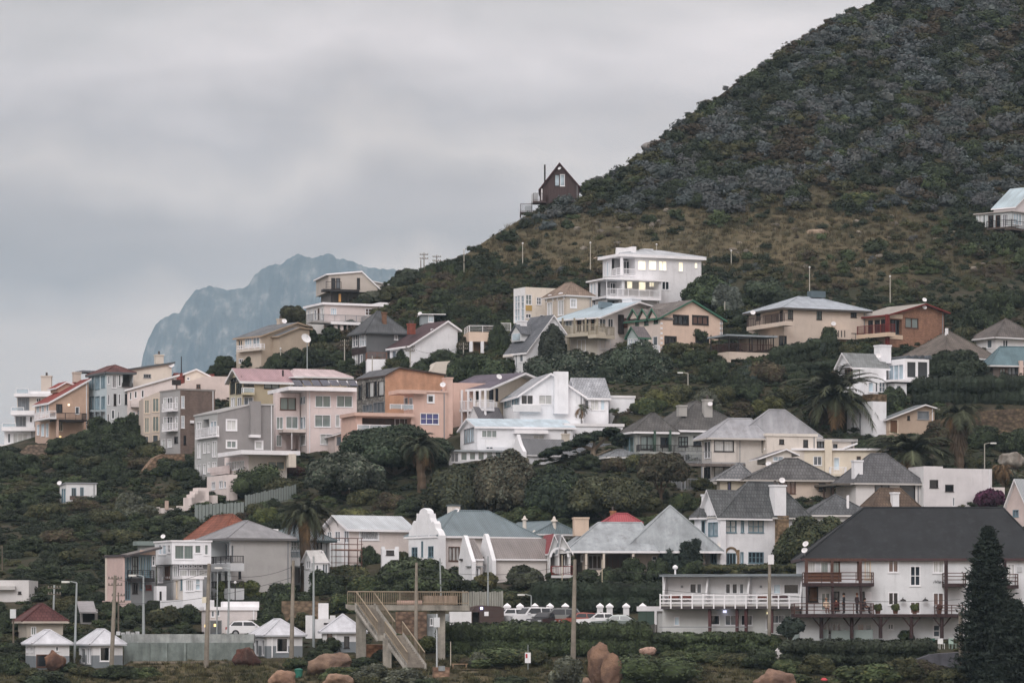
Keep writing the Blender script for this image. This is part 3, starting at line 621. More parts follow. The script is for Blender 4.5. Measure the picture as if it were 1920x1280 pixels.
# ================================================================ houses on the upper slope
BE = pl('c5b2a2')
h = House('hilltop_modern_house', 'small beige modern house with an angular white edged roof, highest of the left houses', 616, 582, 14)
b = h.prof('A', [(616, 513), (678, 508), (708, 537)], None, pl('b9aea3'), yb=546, dep=9); b.roof(mat('felt', '8d8f90'), oe=.3, os=.35, t=.2, trim=wp); b.w('A', '621,521,629,541,1,1,Kd;630,521,638,541,1,1,Km;669,521,675,542,1,1,Kd')
h.bx('balcony', 'A', 606, 541.5, 674, 546, -1.5, 1.5, dark); b = h.box(619, 620, 706, 545, darkin, v=1.5, dep=7)
for x in (622, 653): h.post('A', x, 546, 568, -.8, rail_k, .18)
h.post('A', 637, 551, 566, -.5, mat('paint', 'd7a56a'), .3); a, z = h.A(611, 541, -1.4); h.rail([((a, -1.4, z), (a + 2.2, -1.4, z))], 1.0, 'wire', rail_k, h.root)
b = h.prof('A', [(700, 527), (738, 534)], None, pl('c9c3bb'), off=4, dep=4); b.roof(mat('felt', 'b0b2b4'), t=.15)
h = House('pink_flat_house', 'pale pink house with a flat white roof and railed terrace, below the hilltop house', 608, 634, 24)
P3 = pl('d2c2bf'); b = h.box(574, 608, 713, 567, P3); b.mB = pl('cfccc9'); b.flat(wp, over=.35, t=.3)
b.w('B', '577,581,580,600,1,1,Wm;583,580,586,600,1,1,Ww;589,580,593,600,1,1,Wm;596,578,599,599,1,1,Bm;602,577,606,598,1,1,Ww'); b.w('A', '620,577,631,590,3,1,Ws;685,578,703,591,3,2,Wb')
h.balc('A', 585, 690, 602, 588, 0, 2.2, shade, 'bars', rail_g, t=.2); h.bx('canopy', 'A', 621, 602.5, 676, 607.5, -2.4, 2.4, wp)
for x in (629, 640, 651, 665): h.post('A', x, 607, 634, -1.8, P3, .45 if x != 651 else .2)
h.win('A', 630, 609, 639, 625, 2, 1, 'W', 'd', off=-.1); b = h.box(713, 714, 756, 567, WH, v=3, dep=4); b.w('A', '716,570,729,577,3,1,Kd'); b.flat(wp, over=.2)
h = House('tan_house', 'tan house with a grey slate roof and a white glazed bay, high on the left', 490, 692, 40)
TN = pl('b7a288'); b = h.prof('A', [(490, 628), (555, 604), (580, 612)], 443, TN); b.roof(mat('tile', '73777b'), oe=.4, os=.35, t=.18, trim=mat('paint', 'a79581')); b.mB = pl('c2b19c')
b.w('B', '446,637,455,654,2,1,Cd;459,633,472,650,3,1,Ws;474,632,487,649,2,1,Ws;448,672,456,680,2,1,Wd'); h.balc('B', 443, 489, 657, 648, 0, .7, pl('cfc4b6'), 'bars', wp)
h.chim(524, 533, 597, 613, 3.5, pl('c2b19c'), None, 1); h.dish(531, 602, 3.2, .5)
b = h.prof('A', [(524, 628), (560, 613), (580, 616)], None, TN, off=-1.5, dep=5); b.roof(mat('tile', '73777b'), t=.15, trim=mat('paint', 'a79581'))
h = House('dark_grey_house', 'dark grey house with a hipped slate roof, white bay windows and a rusty chimney', 688, 692, 25)
DG = pl('5f6265'); b = h.box(660, 688, 760, 623, DG); b.hip(583, mat('tile', '5d6063'), o=.5, trim=mat('paint', '4c4f52'))
b.w('B', '661,625,671,649,2,2,Wm;674,624,686.5,648,3,2,Ws;660.5,664,671,684,2,2,Ww;675,664,680,679,1,1,Wm'); b.w('A', '739,628,746,637,2,1,Wd')
h.bx('cladding', 'B', 660.5, 649.5, 687, 662, 0, -.08, mat('tile', '4a4040')); h.chim(718, 725, 585, 617, .7, mat('brick', '7d5f4c'), None, 0)
h = House('maroon_roof_house', 'white gabled house under a steep maroon roof with a red brick chimney', 769, 692, 30)
b = h.prof('A', [(769, 645), (837, 601), (858, 616)], 731, WH); b.roof(mat('tile', '564448'), oe=.5, os=.45, t=.24, trim=wp); b.w('B', '735,656,743,672,1,1,Wm;749,650,756,664,1,1,Wd'); b.mB = WH
h.chim(768, 779, 606, 626, 2.6, mat('brick', '8d4f42'), None, 2); h.win('A', 808, 616, 813, 624, 1, 1, 'W', 'd', off=-.02)
h = House('white_terrace_building', 'small white block with a railed roof terrace beside the dark grey house', 690, 704, 5)
b = h.box(687, 688, 728, 673, WH, dep=5); a, z = h.A(688, 673, 0); c = h.A(726, 673, 0)[0]; h.rail([((a, .1, z), (c, .1, z)), ((a, .1, z), (a, 4, z))], .9, 'bars', mat('wood', '7a5748'), h.root)
h = House('glazed_roof_room', 'tiny glazed rooftop room with a flat canopy, above the maroon roof', 789, 622, 5)
b = h.box(788, 789, 814, 590, pl('8b979d'), dep=3); b.w('A', '803,590.5,813,604,2,1,Ws'); h.bx('flat_roof', 'A', 786, 588, 836, 589.6, -.4, 4, wp); h.dish(787, 588, 0, .4)
h = House('peach_garage_house', 'peach garage block with an arched door and a railed roof terrace', 882, 664, 8)
PE = pl('dcbda2'); b = h.box(880, 883, 932, 638, pl('d3b092'), v=.8, dep=6); b.w('A', '887,641,902,664,1,1,Co;908,644,930,664,1,1,Cc'); h.bx('terrace', 'A', 879, 622, 932, 640, -.2, 6, PE)
for x in (883, 904): h.post('A', x, 640, 664, -.1, WH, .4)
a, z = h.A(880, 622, -.1); c = h.A(930, 622, -.1)[0]; h.rail([((a, -.1, z), (c, -.1, z)), ((a, -.1, z), (a, 5, z))], .85, 'wire', wp, h.root)
b = h.box(931, 932, 958, 622, pl('e0d2c4'), v=1.2, dep=6); a, z = h.A(932, 621, 1.3); c = h.A(958, 621, 1.3)[0]; h.rail([((a, 1.3, z), (c, 1.3, z))], 1.1, 'bars', wp, h.root); b.w('A', '934,634,940,645,1,1,Wm')
h = House('cream_outbuilding', 'low cream outbuilding half hidden by the round dark trees', 812, 712, 10)
b = h.prof('A', [(808, 694), (818, 678), (856, 676)], None, pl('cfc5b4'), dep=5)
h = House('steep_gabled_cottage', 'narrow white cottage with a very steep grey roof and a small dormer', 987, 704, 35)
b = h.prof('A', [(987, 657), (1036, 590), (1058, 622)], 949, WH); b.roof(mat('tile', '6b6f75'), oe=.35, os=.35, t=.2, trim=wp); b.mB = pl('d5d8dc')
b.w('B', '974,662,981,678,1,1,Wm;966,664,970,690,1,1,Wm;953,688,960,700,1,1,Wm'); h.bx('awning', 'B', 950, 665, 964, 669, 0, -.6, pl('cfc8bd'))
h.chim(976, 988, 600, 614, 3.0, WH, WH, 0); d = MB()
u0, z0 = h.B(980, 639, .9); d.prism([(.7, u0 - .0, z0), (.7, u0 + 2.2, z0), (.7, u0 + 2.2, z0 + 1.0), (.7, u0 + 1.1, z0 + 2.0), (.7, u0, z0 + 1.0)], (3, 0, 0)); o = d.build('dormer', [pl('cfd3d7')], h.root)
r = MB()
for s_ in (-1, 1): r.prism([(.45, u0 + 1.1, z0 + 2.15), (.45, u0 + 1.1 + s_ * 1.4, z0 + .9), (.45, u0 + 1.1 + s_ * 1.4, z0 + .78), (.45, u0 + 1.1, z0 + 2.02)], (3.2, 0, 0))
r.build('dormer_roof', mat('tile', '6b6f75'), o); w = MB(); w.box((.64, u0 + .3, z0 + .15), (.69, u0 + 1.9, z0 + .95)); w.build('dormer_window', mat('glass', 'a9bac4'), o)  # pale pane colour stands in for reflected sky
h = House('cream_tower_flat', 'cream flat roofed house with a tall white glazed corner', 985, 628, 28)
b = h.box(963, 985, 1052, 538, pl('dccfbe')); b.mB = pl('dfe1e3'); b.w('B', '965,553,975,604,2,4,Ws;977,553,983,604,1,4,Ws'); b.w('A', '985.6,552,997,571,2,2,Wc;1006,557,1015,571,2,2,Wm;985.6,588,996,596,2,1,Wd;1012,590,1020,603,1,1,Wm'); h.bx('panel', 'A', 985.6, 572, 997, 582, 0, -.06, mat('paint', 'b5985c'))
h = House('arched_tan_house', 'tan house with a tiled hip roof and arched doors, left of the big white house', 1062, 642, 30)
T2 = pl('c3b3a0'); b = h.box(1022, 1062, 1110, 553, T2, dep=7); b.hip(530, mat('tile', '8d7d70'), o=.35, t=.16)
b.w('A', '1070,561,1080,576,2,2,Ww,t;1070,596,1080,608,1,1,Wd'); b.w('B', '1026,566,1036,592,2,1,Ww;1046,562,1057,590,2,1,Ww;1045,597,1057,612,1,1,Kk')
def arch(h, ax, xc, yb, r, off, m, name='arch'):
    g = h.A if ax == 'A' else h.B; a, z = g(xc, yb, off); f = h.face(ax, off); mb = MB(); K = 10
    for k in range(K):
        t0, t1 = math.pi * k / K, math.pi * (k + 1) / K; q = [(a + math.cos(t) * rr, z + math.sin(t) * rr) for t, rr in ((t0, r), (t1, r), (t1, r + .22), (t0, r + .22))]
        mb.prism([f(x, y, -.06) for x, y in q], Vector(f(0, 0, .05)) - Vector(f(0, 0, -.06)))
    return mb.build(name, m, h.root)
arch(h, 'B', 1031, 566, .75, 0, wp); arch(h, 'B', 1051.5, 562, .75, 0, wp)
# the big white house
BW = pl('d9dadf'); h = House('large_white_house', 'largest white house on the slope, three storeys with lit windows and stacked balconies', 1164, 592, 25)
b = h.box(1130, 1164, 1315, 476, BW); b.hip(470, mat('felt', 'b0b5ba'), o=.5, t=.35, trim=wp, inset=5)
b.w('A', '1196,488,1211,506,1,1,Wy;1216,488,1231,506,1,1,Wy;1235,489,1250,507,2,1,Wy;1272,491,1281,509,1,1,Wy;1302,492,1308,503,1,1,Wy;1241,527,1255,543,2,1,Wd')
b.w('B', '1132,490,1135,518,1,1,Ws;1137,490,1141,518,1,1,Ws;1142.5,490,1145,518,1,1,Ws')
b.rec('A', 1165.8, 482, 1191, 515, 2.2, ('corner', pl('8d8e93'))); b.rec('B', 1147, 482, 1163.4, 516, .1, 'open'); b.rec('B', 1147, 482, 1163.4, 516, .1, 'open'); h.win('A', 1169, 489, 1190, 514, 4, 1, 'W', 'd', off=1.85); h.post('A', 1165.5, 480, 516, -.12, wp, .3)  # loggia back greyed below the white walls to deepen its shade
h.balc('A', 1166, 1191.5, 515, 503, 0, .12, wp, 'bars', wp, t=.15, sides=False); h.balc('B', 1147, 1163, 516.5, 504, 0, .12, wp, 'bars', wp, t=.15, sides=False)
h.bx('parapet', 'A', 1157, 464, 1188, 478, 1.0, .4, wp); h.bx('parapet', 'A', 1186, 462, 1193, 478, .8, 5, wp); h.bx('skylight', 'A', 1208, 466, 1225, 473, 3, 1.5, mat('paint', 'c5c9cd'))
b = h.box(1105, 1137, 1240, 521, BW, v=-2.4, yb=558, dep=8); b.flat(wp, over=.35, t=.2); b.rec('A', 1138.2, 525, 1166, 554, 1.9, ('corner', pl('95969b'))); b.rec('A', 1171, 525, 1236, 554, 1.7, pl('b9b8b4')); b.rec('B', 1121, 526, 1136.4, 554, 1.6, 'open'); b.w('B', '1107,530,1111,552,1,1,Ws;1113,529,1117,551,1,1,Ws')  # recess backs toned down likewise, shade mixed into their plaster
h.win('A', 1144, 530, 1163, 551, 4, 1, 'W', 'd', off=-.62); h.win('A', 1175, 526, 1186, 541, 1, 1, 'W', 'y', off=-.82); h.win('A', 1197, 527, 1211, 545, 1, 1, 'W', 'y', off=-.82, name='door'); h.win('A', 1217, 527, 1227, 538, 2, 1, 'W', 'y', off=-.82)
h.balc('A', 1137.5, 1239.5, 554.5, 540, -2.4, .12, wp, 'bars', wp, t=.35, sides=False); h.balc('B', 1121, 1136.5, 555, 541, 0, .15, wp, 'bars', wp, t=.35, sides=False)
b = h.box(1107, 1137, 1236, 559, pl('b9b8b8'), v=-1.8, dep=7); b.rec('A', 1139, 562, 1160, 580, 1.2); b.w('A', '1166,563,1180,574,1,1,Wy;1190,564,1206,576,2,1,Wm'); b.w('B', '1112,562,1117,578,1,1,Wm;1122,563,1127,577,1,1,Wd')
# blue roofed veranda house
h = House('blue_roofed_house', 'house with a pale blue metal roof, wooden railed veranda and a black flue pipe', 1120, 664, 48)
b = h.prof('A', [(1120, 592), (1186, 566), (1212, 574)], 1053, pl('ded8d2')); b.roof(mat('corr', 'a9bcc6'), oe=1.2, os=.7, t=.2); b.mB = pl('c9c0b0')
b.w('B', '1060,598,1073,612,2,1,Wm;1082,597,1090,620,2,1,Bd;1094,597,1103,620,2,1,Km;1108,597,1115,618,1,1,Bd'); b.w('A', '1124,597,1136,615,2,1,Wm;1140,597,1150,614,2,1,Wd;1170,596,1180,613,1,1,Rb')
VR = mat('wood', '9a9382'); h.balc('B', 1053, 1120, 627, 611, 0, 1.6, mat('paint', 'b9b2a2'), 'bars', VR, t=.4); h.balc('A', 1118, 1153, 627, 610, 0, 1.4, mat('paint', 'b9b2a2'), 'bars', VR, t=.4)
for x in (1055, 1077, 1098, 1120): h.post('B', x, 596, 626, -1.5, VR, .18)
h.win('B', 1082, 636, 1098, 658, 2, 1, 'W', 's', off=-.05); h.win('A', 1125, 636, 1145, 654, 2, 1, 'W', 'd', off=-.05); h.post('B', 1066, 630, 660, -1.4, VR, .25)
fl = MB(); a, z = h.A(1165, 590, -.35); z0 = h.A(1165, 626, -.35)[1]; fl.box((a - .3, -.55, z0), (a + .3, -.05, z)); fl.build('flue', rail_k, h.root); h.chim(1184, 1202, 558, 590, 1.2, WH, WH, 0); h.bx('skylight', 'A', 1128, 565, 1148, 577, 2.5, .6, mat('paint', '6f7f88'))
# peach house with green trim
PG = pl('dfbca2'); GT = mat('paint', '3f6a58'); h = House('peach_gabled_house', 'peach gabled house with dark green roof edges and white framed windows', 1238, 664, 34)
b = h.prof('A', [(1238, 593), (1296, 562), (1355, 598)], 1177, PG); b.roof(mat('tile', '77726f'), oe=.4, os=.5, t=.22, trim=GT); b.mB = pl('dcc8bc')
b.w('A', '1263,591,1290,607,3,1,Kd,t;1299,592,1327,607,3,1,Kb,t;1247,631,1267,643,3,1,Kk,t;1305,632,1328,643,3,1,Kd,t')
b.w('B', '1191,596,1198,610,1,1,Gm;1208,595,1216,609,1,1,Gm;1226,592,1234,606,1,1,Gm;1224,630,1233,653,1,1,Wm;1200,632,1208,652,1,1,Wm')
for k, x in enumerate((1193, 1211, 1229)):
    v, z = h.B(x, 596, 0); m_ = MB()
    for s_ in (-1, 1): m_.prism([(-.55, v, z + 1.15), (-.55, v + s_ * 1.15, z - .1), (-.55, v + s_ * 1.15, z - .25), (-.55, v, z + 1.0)], (2.6, 0, 0))
    o = m_.build('dormer', mat('tile', '77726f'), h.root); m_ = MB()
    for s_ in (-1, 1): m_.prism([(-.66, v, z + 1.2), (-.66, v + s_ * 1.2, z - .08), (-.66, v + s_ * 1.2, z - .26), (-.66, v, z + .99)], (.1, 0, 0))
    m_.build('barge_board', GT, o); g_ = MB(); g_.prism([(-.3, v, z + 1.0), (-.3, v - .95, z - .1), (-.3, v + .95, z - .1)], (2.2, 0, 0)); g_.build('gablet', pl('dcc8bc'), o)
for k in range(12):
    for x in (1239.6, 1352):
        if k % 2 == 0: h.bx('quoin', 'A', x - (1.2 if x < 1300 else 2.6), 604 + k * 4.6, x + 2.6, 608 + k * 4.6, 0, -.05, wp)
b = h.prof('B', [(1176, 630), (1186, 611), (1198, 629)], 1216, pl('9db0ae'), off=-4.5, yb=655); b.roof(mat('tile', '6f6a6c'), t=.2, trim=GT, os=.35); b.w('B', '1178,634,1186,652,2,1,Ws;1188,634,1196,652,2,1,Ws'); b.w('A', '1199,634,1204,652,1,1,Wm;1207,634,1214,652,1,1,Wd')
h.balc('A', 1200, 1238, 655, 645, -2.6, 1.0, wp, 'bars', wp)
# beige house with stacked terraces
h = House('beige_terrace_house', 'big beige house with a pale hipped roof and two dark railed side terraces', 1470, 656, 25)
B3 = pl('cdb8a6'); b = h.box(1404, 1470, 1624, 577, B3); b.hip(557, mat('felt', '9aa2aa'), o=.6, t=.25, trim=mat('paint', '4b4744'))
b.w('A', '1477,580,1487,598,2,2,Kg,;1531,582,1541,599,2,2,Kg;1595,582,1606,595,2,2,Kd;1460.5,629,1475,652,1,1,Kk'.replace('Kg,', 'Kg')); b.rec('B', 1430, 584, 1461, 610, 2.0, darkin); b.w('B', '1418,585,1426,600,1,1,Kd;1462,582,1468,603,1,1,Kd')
h.balc('B', 1400, 1470, 613, 597, 0, 1.3, B3, 'bars', mat('paint', '4a403e'), t=.5); h.bx('skylight', 'A', 1522, 545, 1548, 557, 4, 1.2, mat('paint', '56646b')); h.bx('garage_screen', 'A', 1548, 618, 1587, 636, 0, -1.2, B3)
for k in range(6): h.bx('slot', 'A', 1553 + k * 6, 619.5, 1554.6 + k * 6, 632, -1.2, -.02, dark)
h.win('A', 1540, 622, 1547, 634, 1, 1, 'K', 'k', off=-.02); h.win('A', 1589, 624, 1620, 637, 2, 1, 'K', 'k', off=-.02); h.dish(1561, 607, -.1, .45); h.dish(1410, 586, -.2, .45)
b = h.box(1332, 1366, 1452, 659, B3, v=-1.2, yb=673, dep=10); a, z = h.A(1366, 658.8, -1.2); c = h.A(1452, 658.8, -1.2)[0]
h.rail([((a + .1, -1.1, z), (c, -1.1, z)), ((a + .1, -1.1, z), (a + .1, b.v1 - .2, z))], 1.05, 'bars', mat('paint', '4a3735'), h.root)
h.box(1385, 1400, 1462, 628, pl('b9a593'), v=1.5, dep=8); h.win('A', 1405, 634, 1411, 657, 1, 1, 'K', 'd', off=1.45); h.win('A', 1420, 633, 1432, 657, 2, 1, 'B', 'd', off=1.45); h.win('A', 1436, 632, 1446, 657, 2, 1, 'K', 'm', off=1.45)
zc = h.A(1366, 628, -1.2)[1]; mb = MB(); mb.box((a - .3, -1.5, zc - .12), (c + .3, b.v1 + .3, zc + .1)); mb.build('terrace_roof', mat('felt', '8f989e'), h.root)
for x in (1367, 1385, 1410, 1450): h.post('A', x, 628, 659, -1.1, rail_k, .12)
for x in (1333, 1348): h.post('B', x, 628, 659, a + .1, rail_k, .12)
for x, yb in ((1366.5, 705), (1425, 690)): h.post('A', x, 672, yb, -1.0, B3, .4)
for x in (1334, 1349): h.post('B', x, 672, 700, a + .2, B3, .4)
# brick house with red posts
h = House('brick_gabled_house', 'brown brick house with dark red beams and a cream banded balcony front', 1666, 650, 38)
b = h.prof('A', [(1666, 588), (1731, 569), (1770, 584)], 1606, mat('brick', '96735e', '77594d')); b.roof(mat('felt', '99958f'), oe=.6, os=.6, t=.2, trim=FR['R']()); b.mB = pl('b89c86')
b.w('A', '1697,595,1722,614,2,1,Bc'); b.rec('A', 1669, 598, 1691, 627, .6, pl('5c5654')); h.bx('spandrel', 'A', 1668, 588.5, 1692, 596, 0, -.06, pl('d0b596')); h.bx('spandrel', 'A', 1668, 627, 1692, 635, 0, -.08, pl('d8b795')); h.win('A', 1671, 599, 1690, 626, 3, 1, 'K', 'd', off=.45)
b.w('B', '1611,600,1622,622,2,1,Rs;1628,600,1637,626,2,1,Kd;1640,599,1650,626,2,1,Kd;1652,598,1661,626,2,1,Kd'); h.balc('B', 1606, 1666, 628, 612, 0, 1.2, pl('dcbb98'), 'bars', FR['R'](), t=.5)
h.post('A', 1664, 589, 646, -.3, FR['R'](), .4); h.win('B', 1610, 640, 1643, 656, 4, 1, 'W', 's', off=-.1); h.dish(1731, 576, -.1, .42); h.dish(1731, 562, -.1, .42)
# white house with sunroom
h = House('white_sunroom_house', 'white house with a grey gable roof and a glass sunroom with arched skylights', 1600, 742, 28)
b = h.prof('B', [(1571, 686), (1583, 661), (1600, 685)], 1662, WH); b.roof(mat('tile', '8a8f90'), oe=.4, os=.4, t=.2, trim=wp); b.w('B', '1584,690,1599,716,3,1,Bd'); b.w('A', '1611,688,1634,712,2,1,Bk')
h.chim(1650, 1671, 646, 680, .8, WH, WH, 0); h.dish(1645, 667, .4, .45)
b = h.box(1608, 1622, 1662, 690, WH, v=-1.2, yb=745, dep=5); b.w('A', '1628,716,1638,735,1,1,Ws;1648,716,1660,735,2,2,Wm;1641,716,1646,735,1,1,Wd')
b = h.box(1664, 1697, 1742, 672, wp, v=-2.0, yb=712); b.w('B', '1666,682,1694,711,3,1,Ws'); b.w('A', '1700,677,1718,708,1,1,Wd;1720,677,1740,708,1,1,Wd'); h.bx('terrace', 'A', 1672, 711, 1755, 715, -3, 4, wp)
for k in range(4):
    a, z = h.A(1699 + k * 13, 673, -1.8); mb = MB(); K = 6
    for j in range(K):
        t0, t1 = math.pi * j / K, math.pi * (j + 1) / K
        mb.prism([(a + .35 + math.cos(t0) * .36, -1.9, z + math.sin(t0) * .5), (a + .35 + math.cos(t1) * .36, -1.9, z + math.sin(t1) * .5), (a + .35, -1.9, z)], (0, 4, 0))
    mb.build('skylight', mat('glass', '3b444c'), h.root)
b = h.box(1655, 1678, 1700, 718, WH, v=-2.6, dep=4); b.w('A', '1681,722,1690,738,1,1,Wm')
h = House('white_yard_wall', 'tall white garden wall with a stone top, right of the big palm', 1636, 818, 30, cat='wall')
b = h.box(1588, 1636, 1662, 752, WH, dep=5); h.bx('stone_top', 'A', 1636, 738, 1662, 752, 0, 2, mat('stone', 'b09a80', '8d7862')); h.bx('stone_top', 'B', 1620, 738, 1636, 752, 0, 2, mat('stone', 'b09a80', '8d7862'))
for x in (1600, 1613): h.bx('drainpipe', 'B', x, 775, x + 1.2, 815, 0, -.12, rail_g)
h = House('brown_hip_house', 'broad brown tiled hip roof behind a dark tree, right of the sunroom', 1768, 704, 38)
b = h.box(1692, 1768, 1866, 668, pl('b8b2aa')); b.hip(621, mat('tile', '6f6862'), o=.6, inset=5); h.bx('vent_pipe', 'A', 1775, 615, 1778, 640, 3, .3, wp)
h = House('white_walled_bungalow', 'white walled bungalow with a grey brown hip roof at the right edge', 1867, 664, 30)
b = h.box(1826, 1867, 1945, 632, pl('d6d6d8')); b.hip(597, mat('tile', '6a6562'), o=.6, inset=4); b.w('B', '1868,636,1875,652,1,1,Wm'.replace('1868', '1850').replace('1875', '1860')); b.w('A', '1880,637,1890,650,2,1,Wd')
h = House('teal_roof_bungalow', 'low bungalow with a teal hip roof, cut off by the right edge', 1862, 708, 12)
b = h.box(1848, 1862, 1960, 685, pl('6f635c'), dep=8); b.hip(650, mat('felt', '5f757c'), o=.7); b.w('A', '1874,690,1886,701,2,1,Bc;1890,688,1912,702,3,1,Km'); h.post('A', 1914, 676, 705, -.6, pl('d2b2a4'), .5)
h = House('tan_garden_shed', 'small tan shed with a lean-to roof and dark garage door, beneath the hedge', 1664, 816, 22)
b = h.prof('A', [(1664, 784), (1732, 758), (1752, 764)], 1651, pl('b79a80')); b.roof(mat('corr', '5b6468'), oe=.5, os=.5, t=.15); b.w('A', '1668,786,1684,812,1,1,Co;1701,779,1706,787,1,1,Kd;1720,770,1742,786,1,1,gm')
# a-frame on the ridge and the house at the right edge
h = House('a_frame_cabin', 'dark brown A-frame cabin alone on the ridge against the sky', 1012, 386, -1)
BK = mat('wood', '4a3d3d'); b = h.prof('A', [(1012, 353), (1049, 305), (1086, 348)], None, BK, dep=6); b.roof(mat('tile', '4c3f42'), oe=.4, os=.3, t=.25, trim=mat('wood', '4a3034')); b.w('A', '1040,327,1049,349,1,1,Ks;1050,327,1059,349,1,1,Ws')
h.dish(1049, 316, 0, .35); h.balc('A', 999, 1024, 377, 362, 1, 2.5, BK, 'bars', BK); h.bx('deck_room', 'A', 996, 364, 1008, 380, 1.5, 2, mat('paint', 'b9bec2')); h.bx('porch_post', 'A', 1015, 354, 1017, 376, -.8, .15, wp)
mb = MB(); a, z = h.A(1021.5, 309, 1); z0 = h.A(1021, 350, 1)[1]; mb.tube((a, 1, z0), (a, 1, z), .12); mb.build('flue', rail_k, h.root); h.balc('A', 975, 998, 397, 382, 1.5, 2.0, BK, 'bars', BK); h.post('A', 976, 397, 408, 0, BK, .2); h.bx('deck_screen', 'A', 984, 386, 998, 396, 1.4, .1, mat('paint', 'b3bcc2'))
h = House('cliff_house', 'pale house on stilts with a light metal roof high on the right edge', 1897, 442, 48)
b = h.box(1830, 1897, 1952, 395, pl('b9c4c8'), yb=426); b.flat(mat('paint', 'a8a3a0'), over=.3, t=.15)
b.w('B', '1834,402,1841,428,1,1,Ww;1842.5,402,1848,427,1,1,Wc;1853,403,1863,427,1,1,Bk;1867,403,1876,426,1,1,Bk;1879,401,1890,424,3,1,Wm'); b.w('A', '1900,399,1916,421,3,1,Ws')
h.balc('B', 1849, 1897, 428, 415, 0, 1.2, mat('wood', '5a514c'), 'wire', rail_k); h.balc('A', 1897, 1945, 427, 413, 0, 1.2, mat('wood', '5a514c'), 'wire', rail_k)
b = h.prof('A', [(1903, 386), (1937, 350), (1972, 386)], 1863, pl('cdc6c8'), off=1.0, yb=396); b.roof(mat('corr', 'a9bcc4'), oe=.3, os=.3, t=.15, trim=wp)
for x in (1834, 1866): h.post('B', x, 428, 470, .4, rail_k, .25)
h.post('A', 1912, 426, 460, .4, rail_k, .25)
# ================================================================ houses of the middle and lower rows
GG = pl('979e99'); h = House('grey_green_house', 'grey green house under a dark two part hipped roof with two chimneys', 1192, 872, 18)
RT = mat('tile', '5c5b5a'); b = h.box(1167, 1192, 1263, 809, GG); b.hip(774, RT, o=.55, t=.22, trim=wp, inset=(3.2, 2))
b.w('B', '1171,818,1188,848,2,1,Tg'); b.w('A', '1201,817,1226,842,2,1,Kc;1238,819,1258,838,2,1,Kd'); h.balc('A', 1198, 1330, 846, 833, 0, .9, GG, 'bars', rail_k)
b = h.box(1262, 1263, 1401, 806, GG, v=.9, dep=10); b.hip(752, RT, o=.55, t=.22, trim=wp, inset=(5, 4)); b.w('A', '1272,818,1290,837,3,2,Kc;1300,817,1315,836,2,1,Kd')
for x in (1226, 1255): h.bx('column', 'A', x, 806, x + 4, 846, -.6, .35, mat('paint', '44584e'))
h.chim(1273, 1288, 759, 780, 2.2, pl('a3a29e'), None, 0); h.chim(1321, 1336, 748, 782, 2.6, pl('a9a8a4'), None, 1); h.dish(1330, 757, 2.5, .4)
h.box(1120, 1140, 1205, 856, pl('7d756d'), v=-.5, dep=6).hip(842, mat('tile', '83888c'), o=.3)
# pale hip roof house with octagonal bays
LG = mat('felt', '989a9f', '7c7b7d'); BC = pl('cfc6bd'); h = House('pale_hip_house', 'cream house with a mottled pale grey double hip roof and dark framed bay windows', 1334, 905, 16)
b = h.box(1316, 1334, 1381, 821, BC); b1 = h.box(1318, 1335, 1428, 821, BC, v=.3); b1.hip(784, LG, o=.9, trim=mat('paint', 'c4c0bb'), inset=(3.4, 1.6)); b.w('A', '1339,825,1376,846,2,1,Kw;1339,873,1376,897,2,1,Kw'); b.w('B', '1320,826,1332,858,2,1,Wk;1320,874,1332,897,2,1,Kk')
b = h.box(1381, 1382, 1434, 819, BC, v=.4, dep=7); b.w('A', '1391,825,1429,846,2,1,Kw;1432,823,1434,842,1,1,Kd')
b = h.box(1381, 1384, 1532, 818, BC, v=1.2, dep=9); b.hip(768, LG, o=.5, trim=mat('paint', 'c4c0bb'), inset=(4.2, 4.2))
h.chim(1453, 1469, 767, 799, 1.8, pl('ddd3c4'), None, 0); h.dish(1461, 789, 1.7, .4)
h.balc('A', 1285, 1398, 868, 866, 0, 1.6, mat('wood', '6b6460'), 'bars', rail_g, t=.3); a, z = h.A(1285, 866, -1.5)
for x0, x1, y0, y1 in ((1284, 1334, 846, 866), (1278, 1334, 897, 918)):
    a, z0 = h.A(x0, y1, -1.5); c, z1 = h.A(x1, y0, -1.5); h.rail([((a, -1.5, z0), (c, -1.5, z0)), ((a, -1.5, z0), (a, 2, z0))], z1 - z0, 'bars', rail_g, h.root)
h.bx('deck', 'A', 1277, 918, 1336, 921, -1.7, 4, mat('wood', '7b7672'))
for x in (1284, 1316): h.post('A', x, 866, 930, -1.4, rail_g, .15)
b = h.box(1437, 1438, 1531, 812, pl('d9cec1'), v=-1.0, dep=5); b.flat(pl('dcd2c6'), over=.12, t=.3); b.w('A', '1461,823,1470,832,1,1,Kd;1506,824,1515,838,1,1,Kd')
b = h.box(1530, 1531, 1602, 822, pl('cbbfb2'), v=.8, dep=5); b.flat(mat('felt', 'a7a6a6'), over=.3); b.w('A', '1532,826,1545,839,2,1,Km;1562,832,1570,841,1,1,Kd')
h = House('cream_flat_house', 'long cream flat roofed house with a square column and a small balustrade', 1500, 892, 3)
CF = pl('dccdb4'); b = h.box(1436, 1438, 1660, 840, CF, dep=6); b.flat(wp, over=.35, t=.22); b.w('A', '1525,855,1541,872,2,1,Wm;1563,857,1574,880,1,1,Ws;1606,855,1614,866,1,1,Bd;1622,856,1632,866,1,1,Kd')
h.bx('column', 'A', 1547, 824, 1560, 886, -.6, .6, CF); h.balc('A', 1556, 1588, 888, 875, 0, 1.5, CF, 'bars', wp)
